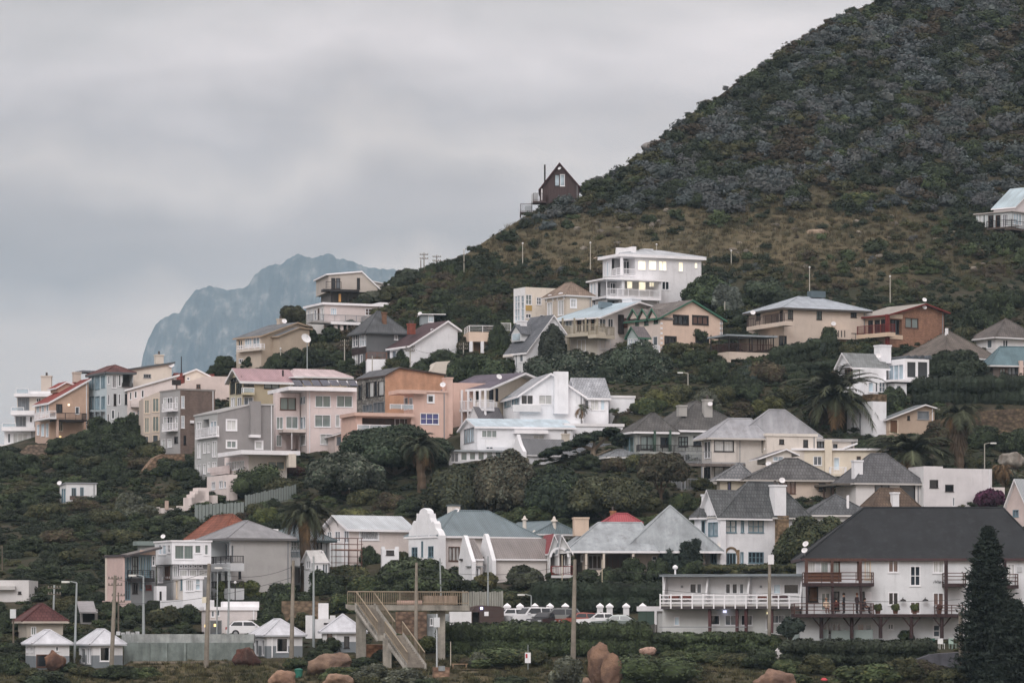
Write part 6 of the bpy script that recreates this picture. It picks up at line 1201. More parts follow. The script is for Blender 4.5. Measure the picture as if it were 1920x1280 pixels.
# brown kiosk with blue light
h = House('brown_kiosk', 'dark brown timber kiosk with an arched roof and bright bluish lamp, by parked cars', 884, 1180, 10, cat='kiosk')
b = h.prof('A', [(884, 1146), (890, 1137), (900, 1134), (938, 1136), (945, 1140)], 876, mat('boards', '4b3f3c'), dep=2.5); b.rec('A', 886, 1147, 899, 1178, .8, dark); h.bx('red_panel', 'A', 876, 1146, 884, 1160, -.3, .1, mat('paint', '7a3a32')); h.bx('lamp', 'A', 900.5, 1137.5, 904.5, 1142, -.05, -.25, mat('lit', 'c3c6ff', k=4.0)); h.bx('notice', 'A', 908, 1146, 916, 1154, 0, -.04, wp)
# white gate piers
for k, (x, l) in enumerate(((951, 'leftmost white gate pier with a pointed cap, right of the kiosk'), (975, 'second white pointed gate pier from the left'), (1003, 'third white pointed gate pier from the left, under the drooping lamp'), (1031, 'fourth white pointed gate pier, behind the canopy truck'), (1060, 'white pointed gate pier just left of the tall concrete pole'), (1125, 'white pier with a small black box, at the foot of a thin bare pole'), (1143, 'white pointed gate pier behind the white sedan'), (1174, 'white pointed gate pier behind the dark green sedan'), (1205, 'rightmost white pier, peeping over the green gate'))):
    o = empty('gate_pier', at(x, 1166), 0, l, 'gate pier', 'white gate piers along the car park'); w = .27; mb = MB(); mb.box((-w, -w, -1), (w, w, 1.35)); mb.build('shaft', WL, o); c = MB(); c.box((-w - .08, -w - .08, 1.35), (w + .08, w + .08, 1.5))
    for q in ((-1, -1, 1, -1), (1, -1, 1, 1), (1, 1, -1, 1), (-1, 1, -1, -1)): c.poly([(q[0] * (w + .08), q[1] * (w + .08), 1.5), (q[2] * (w + .08), q[3] * (w + .08), 1.5), (0, 0, 1.78)])
    c.build('cap', wp, o)
    if x == 1125: b_ = MB(); b_.box((-.02, -w - .12, .55), (.2, -w - .002, .95)); b_.build('black_box', rail_k, o)
# notice sign and little red post
o = empty('warning_sign', at(990, 1258), 0, 'white and red notice board on a thin post in front of the front hedge', 'sign'); mb = MB(); mb.tube((0, 0, -.5), (0, 0, 2.2), .03, .03, 6); mb.build('post', GP, o); mb = MB(); mb.box((-.25, -.06, .7), (.22, -.035, 1.55)); q = mb.build('board', wp, o); mb = MB(); mb.box((-.2, -.072, 1.1), (-.04, -.062, 1.45)); mb.build('emblem', mat('paint', 'b0474c'), q)
mb = MB(); mb.lathe((0, 0, -.3), [(.22, 0), (.22, .8), (.3, .85), (.3, 1.0), (.12, 1.15)], 12); tag(mb.build('red_hydrant', mat('paint', 'b4474e'), None, loc=at(1545, 1290)), 'small red hydrant on the grass at the bottom edge', 'hydrant')
mb = MB(); mb.lathe((0, 0, -.3), [(.28, 0), (.33, .8), (.36, .82), (.36, .92), (.1, 1.0)], 12); tag(mb.build('litter_bin', mat('paint', '2f6b5c'), None, loc=at(560, 1268)), 'green litter bin on the grass near the boulders', 'litter bin')
o = empty('park_bench', at(848, 1254), R(8), 'low wooden bench at the left end of the front hedge', 'bench'); BW2 = mat('wood', '8b7763'); mb = MB(); mb.box((-.1, -.2, .4), (1.3, .2, .47)); mb.build('seat', BW2, o)
for x in (0, 1.1): mb = MB(); mb.box((x, -.18, -.3), (x + .1, .18, .398)); mb.build('leg', BW2, o)
# garden furniture on the right terrace
for k, (x, col, l) in enumerate(((1748, '3f6b5e', 'dark green plastic chair on the terrace beside the hedge'), (1765, 'd0d2d2', 'white plastic chair on the terrace between the green ones'), (1786, '9db0a8', 'pale green plastic chair on the terrace next to the thick pole'))):
    o = empty('garden_chair', at(x, 1216), R(15 * k), l, 'chair', 'plastic chairs on the terrace'); m_ = mat('paint', col); mb = MB(); mb.box((-.24, -.24, .42), (.24, .24, .46)); mb.build('seat', m_, o); mb = MB(); mb.box((-.24, .2, .46), (.24, .25, .9)); mb.build('backrest', m_, o)
    for sx in (-.22, .18):
        for sy in (-.22, .18): mb = MB(); mb.box((sx, sy, -.2), (sx + .04, sy + .04, .42)); mb.build('leg', m_, o)
o = empty('scaffolding', at(630, 1082), R(30), 'rusty pipe scaffolding tower against the pale pink gabled house', 'scaffolding'); sm_ = mat('metal', '6b4d44'); Ds = o.location.y; wS = (677 - 630) / F * Ds / math.cos(R(30)); z0 = (1082 - 1054) / F * Ds; z1 = (1082 - 1008) / F * Ds; mb = MB()
for x in (0, wS * .5, wS):
    for y in (0, .9): q = MB(); q.tube((x, y, -1), (x, y, z1), .04, .04, 6); q.build('upright', sm_, o)
for k in range(5):
    z = z0 + (z1 - z0) * k / 4
    for y in (0, .9): q = MB(); q.tube((-.15, y, z), (wS + .15, y, z), .03, .03, 6); q.build('crossbar', sm_, o)
q = MB(); q.box((0, .05, z0 + (z1 - z0) * .52), (wS, .85, z0 + (z1 - z0) * .55)); q.build('plank', mat('wood', 'a3826f'), o)
# ================================================================ people
def person(label, loc, yaw, shirt, trousers, hair='2a2320', pose='stand', scale=1.0):
    J = dict(pel=(0, 0, .95), che=(0, .0, 1.25), nek=(0, 0, 1.47), hed=(0, -.02, 1.60), top=(0, -.01, 1.74), kl=(.1, -.02, .5), fl=(.11, .0, .07), tl=(.11, -.15, .03), kr=(-.1, .03, .5), fr=(-.11, .05, .07), tr=(-.11, -.1, .03), sl=(.19, 0, 1.4), el=(.25, .03, 1.12), hl=(.24, -.08, .88), sr=(-.19, 0, 1.4), er=(-.25, .03, 1.12), hr=(-.24, -.08, .88))
    if pose == 'sit': J.update(pel=(0, .0, .5), che=(0, .02, .82), nek=(0, .0, 1.05), hed=(0, -.03, 1.18), top=(0, -.02, 1.32), kl=(.12, -.45, .5), fl=(.12, -.45, .07), tl=(.12, -.6, .03), kr=(-.12, -.45, .5), fr=(-.12, -.45, .07), tr=(-.12, -.6, .03), sl=(.19, 0, .98), el=(.25, -.05, .7), hl=(.2, -.3, .62), sr=(-.19, 0, .98), er=(-.25, -.05, .7), hr=(-.2, -.3, .62))
    if pose == 'walk': J.update(kl=(.09, -.22, .53), fl=(.09, -.26, .09), tl=(.09, -.42, .05), kr=(-.09, .08, .5), fr=(-.09, .38, .14), tr=(-.09, .3, .03), el=(.25, .14, 1.13), hl=(.24, .1, .88), er=(-.25, -.1, 1.14), hr=(-.23, -.3, 1.0))
    r = dict(pel=.15, che=.165, nek=.06, hed=.1, top=.075, kl=.075, fl=.05, tl=.04, kr=.075, fr=.05, tr=.04, sl=.07, el=.05, hl=.042, sr=.07, er=.05, hr=.042)
    E = [('pel', 'che'), ('che', 'nek'), ('nek', 'hed'), ('hed', 'top'), ('pel', 'kl'), ('kl', 'fl'), ('fl', 'tl'), ('pel', 'kr'), ('kr', 'fr'), ('fr', 'tr'), ('che', 'sl'), ('sl', 'el'), ('el', 'hl'), ('che', 'sr'), ('sr', 'er'), ('er', 'hr')]
    ks = list(J); me = bpy.data.meshes.new('body'); me.from_pydata([J[k] for k in ks], [(ks.index(a), ks.index(b)) for a, b in E], []); t = bpy.data.objects.new('tmp', me); COL.objects.link(t)
    sk = t.modifiers.new('skin', 'SKIN'); sb = t.modifiers.new('sub', 'SUBSURF'); sb.levels = sb.render_levels = 1
    for i, k in enumerate(ks): v = me.skin_vertices[0].data[i]; v.radius = (r[k], r[k] * (.72 if k in ('pel', 'che') else 1)); v.use_root = (k == 'pel')
    bpy.context.view_layer.update(); m2 = bpy.data.meshes.new_from_object(t.evaluated_get(bpy.context.evaluated_depsgraph_get())); bpy.data.objects.remove(t)
    m2.materials.clear()
    for m in (mat('paint', 'b58a72'), mat('paint', shirt), mat('paint', trousers), mat('paint', '2b2623')): m2.materials.append(m)
    neck = J['nek'][2]; pz = J['pel'][2]
    for f in m2.polygons:
        c = f.center; arm = abs(c.x) > .17
        if c.z > neck - .02 or (arm and (Vector(c) - Vector(J['hl'])).length < .1) or (arm and (Vector(c) - Vector(J['hr'])).length < .1): f.material_index = 0
        elif c.z < .085: f.material_index = 3
        elif c.z < pz + .02 and not (arm and pose != 'sit'): f.material_index = 2
        else: f.material_index = 1
        f.use_smooth = True
    o = link('person', m2, None, loc); o.rotation_euler = (0, 0, R(yaw)); o.scale = (scale,) * 3; tag(o, label, 'person')
    hd = Vector(J['hed']); mb = MB(); mb.lathe(hd + Vector((0, .02, .02)), [(.115, -.02), (.122, .05), (.11, .12), (.07, .165), (.01, .18)], 10); mb.build('hair', mat('paint', hair), o, smooth=True)
    fc = MB(); fc.lathe(hd + Vector((0, -.105, -.035)), [(.012, 0), (.018, .015), (.01, .045)], 6); fc.build('nose', mat('paint', 'b58a72'), o)
    for s_ in (-1, 1):
        fc = MB(); fc.lathe(hd + Vector((s_ * .035, -.098, .01)), [(.008, 0), (.011, .006), (.006, .012)], 6); fc.build('eye', mat('paint', '1f1b1a'), o)
        hb = Vector(J['hl' if s_ > 0 else 'hr'])
        for k in range(5):
            fm = MB(); dx = (k - 1.5) * .017; ln = (.075, .085, .08, .065, .05)[k]; st_ = hb + Vector((dx * .4, dx, -.035)); fm.tube(st_, st_ + Vector((0, -.015 if k < 4 else -.04, -ln)), .009, .007, 6); fm.build('finger', mat('paint', 'b58a72'), o)
    return o
gh = next(x for x in HOUSES if x.root.name == 'dark_roof_guest_house')
zd = gh.A(1560, 1150, -1.6)[1]
for px, v, yaw, sh, trs, ps, l, hr in ((1549, -1.5, 10, 'c9b6a2', '6b4a44', 'sit', 'person in a pale top sitting at the left of the lower timber deck', '8a6a52'), (1568, -1.3, 200, '5a2f2e', '2b2a2e', 'sit', 'person in dark red sitting beside the deck post', '2a2320'), (1582, -1.5, 250, '23262c', '1f2024', 'stand', 'person in black standing at the middle of the lower deck', '241d1a'), (1607, -1.4, 120, '3b2a2c', '26262b', 'stand', 'person in dark clothes standing just left of the right deck post', '5a3c30'), (1621, -1.5, 60, '2a2328', '222226', 'sit', 'person in black sitting just right of the right deck post', '2a2320')):
    u = gh.A(px, 1150, v)[0]; person(l, gh.o + Vector((u, v, zd + .02)), yaw, sh, trs, hr, ps)
lodge = next(x for x in HOUSES if x.root.name == 'white_balcony_lodge')
u, z = lodge.A(1426, 1186, .8); person('person with a light blue top and black trousers walking past the long white lodge', lodge.o + Vector((u, .6, z)), 95, '8fb0c4', '1f2227', '2a2320', 'walk')
# ================================================================ ground, sea, far mountain
def gnoise(x, y): return noise.noise(Vector((x * .045, y * .045, 3.1))) + .5 * noise.noise(Vector((x * .12, y * .12, 7.7)))
def dryness(px, py):
    g = lambda cx, cy, sx, sy: math.exp(-((px - cx) / sx) ** 2 - ((py - cy) / sy) ** 2)
    sl = (px - 1000) * .02
    d = 1.15 * g(1030, 462 + sl, 230, 52) + 1.0 * g(1320, 445, 300, 58) + .55 * g(1600, 450, 220, 70) + .34 * g(1380, 350, 420, 110) + .2 * g(1700, 520, 200, 40)
    if py > 1225: d += .75 * min(1, (py - 1225) / 20) * (1 - .6 * g(1650, 1260, 250, 60)) * (1 - .7 * g(60, 1260, 120, 60))
    return min(1, d)
def build_ground():
    pxs = list(range(-400, 2401, 14)); tr = np.concatenate([np.linspace(0, .35, 46), np.linspace(.36, 1, 86)]); V = []; dry = []; cols = []
    extra = [(-60, -7.6), (60, -7.4), (160, -7.2), (230, -6.9)]
    for px in pxs:
        s = float(skyline(px)); c = []
        p0 = P(px, 1330, float(depth(px, 1330)))
        for Y, z in extra: c.append((p0.x, Y, z, .75))
        for t in tr:
            py = 1330 + (s - 1330) * t; p = P(px, py, float(depth(px, py))); k = .35 * min(1, t * 6) * (1 if py < 1120 else .35)
            c.append((p.x, p.y, p.z + k * gnoise(p.x, p.y), dryness(px, py)))
        q = c[-1]
        for dy, dz in ((25, -.5), (120, -14), (350, -80), (800, None)): c.append((q[0], q[1] + dy, max(-9, q[2] + dz) if dz is not None else -9.2, .2))
        cols.append(c)
    L = [(x - 120, y, -9.2, .2) for x, y, z, d in cols[0]]; Rr = [(x + 260, y, z + (40 if i > 8 else 0), d) for i, (x, y, z, d) in enumerate(cols[-1])]
    cols = [L] + cols + [Rr]; n = len(cols[0]); V = [(a, b, c) for col in cols for a, b, c, d in col]; D = [d for col in cols for *_, d in col]
    VA = np.array(V, float)
    for h in HOUSES:      # each house stands on a levelled plot
        for b in h.blocks:
            if b.z0 > -2: continue
            dx = VA[:, 0] - h.o.x; dy = VA[:, 1] - h.o.y; u = dx * h.dA.x + dy * h.dA.y; v = dx * h.dB.x + dy * h.dB.y
            k = (u > b.u0 - .6) & (u < b.u1 + .6) & (v > b.v0 - 1.0) & (v < b.v1 + .3); VA[k, 2] = np.minimum(VA[k, 2], h.o.z + .15)
    V = VA
    Q = [(i * n + j, (i + 1) * n + j, (i + 1) * n + j + 1, i * n + j + 1) for i in range(len(cols) - 1) for j in range(n - 1)]
    m = bpy.data.materials.new('hillside_ground'); m.use_nodes = True; nt = m.node_tree; N, K = nt.nodes, nt.links; bs = N['Principled BSDF']; bs.inputs['Roughness'].default_value = .95; bs.inputs['Specular IOR Level'].default_value = .1
    at_ = N.new('ShaderNodeAttribute'); at_.attribute_name = 'dry'; tc = N.new('ShaderNodeTexCoord')
    def nz(s, d=6, r=.6, sc=(1, 1, 1)):
        mp = N.new('ShaderNodeMapping'); mp.inputs['Scale'].default_value = sc; K.new(tc.outputs['Object'], mp.inputs[0]); t = N.new('ShaderNodeTexNoise'); t.inputs['Scale'].default_value = s; t.inputs['Detail'].default_value = d; t.inputs['Roughness'].default_value = r; K.new(mp.outputs[0], t.inputs['Vector']); return t.outputs['Fac']
    def mixc(f, a, b):
        x = N.new('ShaderNodeMix'); x.data_type = 'RGBA'
        for s_, v in ((x.inputs[0], f), (x.inputs[6], a), (x.inputs[7], b)):
            if hasattr(v, 'is_linked'): K.new(v, s_)
            else: s_.default_value = (*v, 1)
        return x.outputs[2]
    def mr(src, a, b, c=0, d=1):
        x = N.new('ShaderNodeMapRange'); x.inputs[1].default_value = a; x.inputs[2].default_value = b; x.inputs[3].default_value = c; x.inputs[4].default_value = d; K.new(src, x.inputs[0]); return x.outputs[0]
    g = mixc(mr(nz(.09), .4, .62), (.028, .033, .020), (.052, .046, .028)); g = mixc(mr(nz(.35, 8, .7), .5, .64), g, (.070, .060, .046))
    d = mixc(mr(nz(.16), .38, .64), (.118, .098, .060), (.070, .064, .040)); d = mixc(mr(nz(.8, 8, .75), .56, .68), d, (.135, .118, .082)); d = mixc(mr(nz(.5, 7, .7), .54, .64), d, (.045, .046, .027))
    f = N.new('ShaderNodeMath'); f.operation = 'ADD'; K.new(at_.outputs['Fac'], f.inputs[0]); f2 = mr(nz(.12, 5), .3, .7, -.35, .35); K.new(f2, f.inputs[1])
    K.new(mixc(mr(f.outputs[0], .25, .75), g, d), bs.inputs['Base Color']); b = N.new('ShaderNodeBump'); b.inputs['Strength'].default_value = .8; b.inputs['Distance'].default_value = .3; K.new(nz(1.6, 8, .7), b.inputs['Height']); K.new(b.outputs[0], bs.inputs['Normal'])
    me = np_mesh('ground', V, Q, m, smooth=True); a = me.attributes.new('dry', 'FLOAT', 'POINT'); a.data.foreach_set('value', np.array(D, np.float32)); tag(link('ground', me), kind='structure')
build_ground()
sm = bpy.data.materials.new('sea_water'); sm.use_nodes = True; b_ = sm.node_tree.nodes['Principled BSDF']; b_.inputs['Base Color'].default_value = (.03, .05, .06, 1); b_.inputs['Roughness'].default_value = .25
mb = MB(); mb.poly([(-5800, -250, -8), (5800, -250, -8), (5800, 10800, -8), (-5800, 10800, -8)]); tag(mb.build('sea', sm), kind='structure')
# tarmac of the coast road and car park, path across the beach grass
def strip(name, pts, m, wid, lift=.06):
    V = []; 
    for x, y in pts:
        p = at(x, y); V += [(p.x, p.y, p.z + lift), (p.x, p.y + wid, p.z + lift + .02)]
    Q = [(2 * i, 2 * i + 2, 2 * i + 3, 2 * i + 1) for i in range(len(pts) - 1)]; tag(link(name, np_mesh(name, V, Q, m)), kind='structure')
strip('car_park', [(x, 1192) for x in range(840, 1250, 40)], mat('concrete', '55565a'), 14, .12)
strip('coast_road', [(x, 1186) for x in range(-100, 840, 60)], mat('concrete', '4c4d50'), 9, .1)
strip('beach_path', [(640, 1259), (760, 1255), (860, 1256), (960, 1257), (1060, 1258)], mat('concrete', '9a8c72'), 1.2, .08)
strip('side_path', [(1290, 1262), (1330, 1258), (1380, 1262), (1440, 1270)], mat('concrete', '988b7b'), 1.6, .1)
FY = 9000.0
def build_mountain():
    O = [(200, 1185), (240, 900), (262, 705), (268, 665), (280, 630), (300, 597), (318, 592), (335, 590), (345, 570), (365, 545), (385, 536), (400, 538), (425, 542), (455, 540), (470, 530), (490, 505), (505, 498), (525, 494), (540, 484), (560, 479), (580, 483), (600, 480), (618, 476), (640, 483), (660, 493), (690, 499), (720, 505), (745, 508), (800, 520), (860, 540), (950, 590), (1100, 700), (1300, 1000), (1420, 1190)]
    ox = [o[0] for o in O]; oy = [o[1] for o in O]; nx, ny = 340, 120; V = []
    for i in range(nx + 1):
        px = 200 + 1220 * i / nx; h = (HY - np.interp(px, ox, oy)) / F * FY; X = (px - CX) / F * FY; h += 9 * noise.fractal(Vector((X * .03, 0, 0)), .8, 2, 6) * min(1, h / 300)
        for j in range(ny + 1):
            t = j / ny * 1.6 - 1.0   # -1 front foot .. 0 ridge .. .6 back
            y = t * 900; a = abs(t) if t < 0 else t / .6
            cliff = .55 * max(0, 1 - a * 3.2) ** .7 + .45 * (1 - a) ** 1.2 if t < 0 else (1 - a)
            n = noise.fractal(Vector((X * .006, y * .006, h * .001)), 1, 2, 6); g = noise.fractal(Vector((X * .014, y * .002, 5)), 1, 2, 4)
            f = min(1, a * 6); st = 26 * abs(math.sin(h * cliff * .045 + 2 * n)) * f; z = h * cliff + f * (1 - a) * (60 * n + 70 * g) + st; V.append((X + f * 26 * n, FY + y + f * 140 * g - f * 60 * n, max(z, -9)))
    Q = [(i * (ny + 1) + j, (i + 1) * (ny + 1) + j, (i + 1) * (ny + 1) + j + 1, i * (ny + 1) + j + 1) for i in range(nx) for j in range(ny)]
    m = bpy.data.materials.new('mountain_rock'); m.use_nodes = True; nt = m.node_tree; N, K = nt.nodes, nt.links; bs = N['Principled BSDF']; bs.inputs['Roughness'].default_value = .95
    tc = N.new('ShaderNodeTexCoord'); mp = N.new('ShaderNodeMapping'); mp.inputs['Scale'].default_value = (.030, .016, .022); K.new(tc.outputs['Object'], mp.inputs[0]); t = N.new('ShaderNodeTexNoise'); t.inputs['Scale'].default_value = 1; t.inputs['Detail'].default_value = 9; t.inputs['Roughness'].default_value = .68; K.new(mp.outputs[0], t.inputs['Vector'])
    r = N.new('ShaderNodeValToRGB'); K.new(t.outputs['Fac'], r.inputs[0]); e = r.color_ramp.elements; e[0].position = .42; e[0].color = (.014, .019, .016, 1); e[1].position = .64; e[1].color = (.20, .19, .17, 1); x = e.new(.54); x.color = (.060, .063, .054, 1); K.new(r.outputs[0], bs.inputs['Base Color'])
    tag(link('far_mountain', np_mesh('far_mountain', V, Q, m)), kind='structure')
build_mountain()

# ================================================================ foliage
LEAF = mat('leaf', 'ffffff')
def cube_sphere(n=3):
    V = []; Q = []
    for ax in range(3):
        for s in (-1, 1):
            b = len(V)
            for i in range(n + 1):
                for j in range(n + 1):
                    p = [0, 0, 0]; p[ax] = s; p[(ax + 1) % 3] = -1 + 2 * i / n; p[(ax + 2) % 3] = (-1 + 2 * j / n) * s; v = Vector(p).normalized(); V.append(v[:])
            for i in range(n):
                for j in range(n): a = b + i * (n + 1) + j; Q.append((a, a + n + 1, a + n + 2, a + 1))
    return np.array(V), np.array(Q)
CSV, CSQ = cube_sphere(3)
def leaf_cloud(lobes, n, s, rng, col, var=.16, zmin=-.45, core=.80, jit=.8, lobevar=.24, spread=.26, col2=None, p2=0.0):
    lobes = np.asarray(lobes, float); k = len(lobes); rad = lobes[:, 3:6]; w = (rad.prod(1)) ** (2 / 3); w /= w.sum()
    idx = rng.choice(k, n, p=w); d = rng.normal(size=(n, 3)); d /= np.linalg.norm(d, axis=1)[:, None]; lo = d[:, 2] < zmin; d[lo, 2] *= -1
    r = 1.06 + (spread - .26) * .35 - spread * rng.random(n) ** 1.6; pos = lobes[idx, :3] + d * rad[idx] * r[:, None]
    nrm = d / rad[idx]; nrm /= np.linalg.norm(nrm, axis=1)[:, None]; nrm = nrm + rng.normal(size=(n, 3)) * jit * .5; nrm[:, 2] += .15; nrm /= np.linalg.norm(nrm, axis=1)[:, None]
    t = rng.normal(size=(n, 3)); t -= (t * nrm).sum(1)[:, None] * nrm; t /= np.linalg.norm(t, axis=1)[:, None]; b = np.cross(nrm, t)
    sz = s * (.6 + .8 * rng.random(n))[:, None]; L = t * sz * .75; W = b * sz * .45
    V = np.stack([pos - L, pos + W * .9 - L * .1, pos + L, pos - W * .9 + L * .1], 1).reshape(-1, 3); Q = np.arange(4 * n).reshape(n, 4)
    lv = 1 + lobevar * rng.normal(size=k); c = np.array(col)[None] * (lv[idx] * (1 + var * rng.normal(size=n))).clip(.35, 2)[:, None]
    if col2 is not None:
        ms = rng.random(n) < p2; c[ms] = np.array(col2) * (1 + var * rng.normal(size=(ms.sum(), 1))).clip(.4, 1.8)
    Vs = [V]; Qs = [Q]; Cs = [c]; o = len(V)
    for i in range(k):
        Vs.append(lobes[i, :3] + CSV * rad[i] * core); Qs.append(CSQ + o); o += len(CSV); Cs.append(np.repeat((np.array(col) * lv[i] * .9)[None], len(CSQ), 0))
    return np.concatenate(Vs), np.concatenate(Qs), np.concatenate(Cs)
def dome(rng, w, h, d=None, k=10, small=.22, flat=.0):
    """lobes of a mounded crown, base at z=0"""
    d = d or w; L = [(0, 0, h * .42, w * .38, d * .38, h * .46)]
    for i in range(k):
        a = rng.random() * 2 * math.pi; e = math.asin(rng.random()) * .95; q = .72 + .2 * rng.random()
        x = math.cos(a) * math.cos(e) * w * .5 * q; y = math.sin(a) * math.cos(e) * d * .5 * q; z = h * (.18 + .64 * math.sin(e) * (1 - flat)); r = small * (.65 + .8 * rng.random())
        L.append((x, y, z, w * r * .8, d * r * .8, h * r * 1.05))
    return L
DG_, OL_, GP_, BRN_, LG_, YG_ = (.026, .036, .020), (.060, .062, .029), (.085, .098, .112), (.060, .048, .032), (.092, .102, .078), (.092, .098, .036)
GRN_ = (.047, .065, .029)
# shared shrub meshes, one metre wide
SHRUB = {}
def shrub_mesh(kind, i):
    if (kind, i) in SHRUB: return SHRUB[(kind, i)]
    rng = np.random.default_rng(100 + i * 7 + hash(kind) % 1 + sum(map(ord, kind))); c, c2, p2 = dict(dark=(DG_, GRN_, .25), olive=(OL_, DG_, .3), grey=(LG_, OL_, .25), brown=(BRN_, OL_, .3), green=(GRN_, YG_, .15), yellow=(YG_, OL_, .3), clipped=(GRN_, DG_, .3), red=((.055, .022, .022), OL_, .2), purple=((.045, .016, .035), (.03, .014, .022), .4), blue=((.045, .062, .055), DG_, .3), bright=((.075, .088, .03), GRN_, .3))[kind]
    k = 16 if kind != 'clipped' else 6; V, Q, C_ = leaf_cloud(dome(rng, 1.0, .8, k=k, small=.2 if kind != 'clipped' else .3), 4200, .05 if kind != 'clipped' else .036, rng, c, col2=c2, p2=p2)
    V[:, 2] = np.maximum(V[:, 2], -.15); SHRUB[(kind, i)] = np_mesh('shrub', V, Q, LEAF, tint=C_); return SHRUB[(kind, i)]
import re
def house_phrase(h):
    s = re.split(r',| with | under | of | alone | beside | below | in the | wedged | half | cut off| behind | seen | topmost| highest', h.root['label'])[0]; return ' '.join(s.split()[-5:])
def proj(p): return (p[0] / p[1] * F + CX, HY - p[2] / p[1] * F)
HP = [(proj(h.o + h.dA * 3), house_phrase(h)) for h in HOUSES if h.root['category'] in ('house', 'kiosk', 'shop', 'beach hut') and h.root.name != 'beach_hut']
USED = {}
ADJ = dict(dark='dark green', olive='olive', grey='silvery grey green', brown='brownish', green='mid green', yellow='yellow green', clipped='neatly clipped', red='red brown', purple='dark purple', blue='blue green', bright='bright green')
def auto_label(px, py, kind, noun, w):
    (hx, hy), ph = min(HP, key=lambda q: (q[0][0] - px) ** 2 + 1.5 * (q[0][1] - 25 - py) ** 2); dx, dy = px - hx, py - hy
    rel = 'left of' if dx < -40 else 'right of' if dx > 70 else ('uphill from' if dy < -15 else 'in front of'); size = 'small ' if w < 36 else 'big ' if w > 75 else ''
    return f"{size}{ADJ[kind]} {noun} {rel} the {ph}"
def bush(px, py, w, h, kind='dark', label=None, noun='bush', back=None, name='bush', group='bushes growing between the houses', cat='bush'):
    D = float(depth(px, py)); W = w / F * D; H = h / F * D; back = W * .3 if back is None else back; me = shrub_mesh(kind, random.randrange(4)); p = P(px, py, D + back); p.z = P(px, py, D).z - H * .08
    lb = label or auto_label(px, py, kind, noun, w)
    if lb in USED:
        for alt in ('broader', 'lower', 'taller', 'wider', 'shaggier', 'rounder', 'tighter', 'looser'):
            l2 = lb.replace('big ', '').replace('small ', ''); l2 = f"{alt} {l2}"
            if l2 not in USED: lb = l2; break
    USED[lb] = 1; o = link(name, me, None, p); o.scale = (W, W * .9, H / .8 * 1.02); o.rotation_euler = (0, 0, random.random() * 6.28); tag(o, lb, cat, group); return o
def crown_tree(px, py, x0, x1, y0, y1, col, label, col2=None, p2=.25, n=16000, s=.26, k=46, trunk=True, name='tree', depth_m=None, small=.16, cat='tree', D=None, limbs=True, flat=0.0, lobes=None):
    """a tree whose crown fills the photo box x0..x1, y0..y1 and whose trunk stands at px,py"""
    D = D or float(depth(px, py)); o_ = P(px, py, D); o = empty(name, o_, 0, label, cat); rng = np.random.default_rng(int(px * 7 + py)); w = (x1 - x0) / F * D; h = (y1 - y0) / F * D; d = depth_m or min(w, 9.0); o.location.y += d * .35
    cx = ((x0 + x1) / 2 - px) / F * D; zb = (py - y1) / F * D
    L = np.array(lobes(rng, w, h, d) if lobes else dome(rng, w, h, d, k=k, small=small, flat=flat)); L[:, 0] += cx; L[:, 2] += zb
    V, Q, C_ = leaf_cloud(L, n, s, rng, col, col2=col2, p2=p2, zmin=-.7); link('crown', np_mesh('crown', V, Q, LEAF, tint=C_), o)
    if trunk:
        mb = MB(); m = mat('wood', '5a4c40'); top = Vector((cx, 0, zb + h * .35)); r = max(.12, w * .03); mb.tube((0, 0, -1.0), (cx * .3, 0, max(.4, zb * .6)), r * 1.2, r, 8); mb.tube((cx * .3, 0, max(.4, zb * .6)), top, r, r * .5, 8)
        for i in range(5): a = rng.random() * 6.28; mb.tube((cx * .3, 0, max(.4, zb * .6)), (cx + math.cos(a) * w * .3, math.sin(a) * d * .3, zb + h * (.3 + .3 * rng.random())), r * .6, r * .2, 6)
        mb.build('trunk', m, o)
    return o
def hedge(px0, px1, py, y0, label, col=GRN_, dm=1.8, n=9000, s=.17, py1=None, step=1.0, col2=DG_, kindname='hedge', wob=.10):
    """a clipped hedge from px0 to px1; its foot at py, top at y0"""
    a = at(px0, py); b = at(px1, py1 or py); H = (py - y0) / F * a.y; d = b - a; Ln = d.length; rng = np.random.default_rng(int(px0 + py)); L = []
    k = max(3, int(Ln / (step * .8)))
    for i in range(k + 1):
        t = i / k
        for zf in (.3, .72):
            L.append((d.x * t + rng.normal() * .05, d.y * t + dm * .4 + rng.normal() * wob, d.z * t + H * zf + rng.normal() * .06, step * .85, dm * .5, H * .32 * (1 + rng.normal() * .08)))
    V, Q, C_ = leaf_cloud(L, n, s, rng, col, col2=col2, p2=.35, zmin=-.9, core=.9, lobevar=.10); tag(link(kindname, np_mesh(kindname, V, Q, LEAF, tint=C_), None, a), label, 'hedge'); return
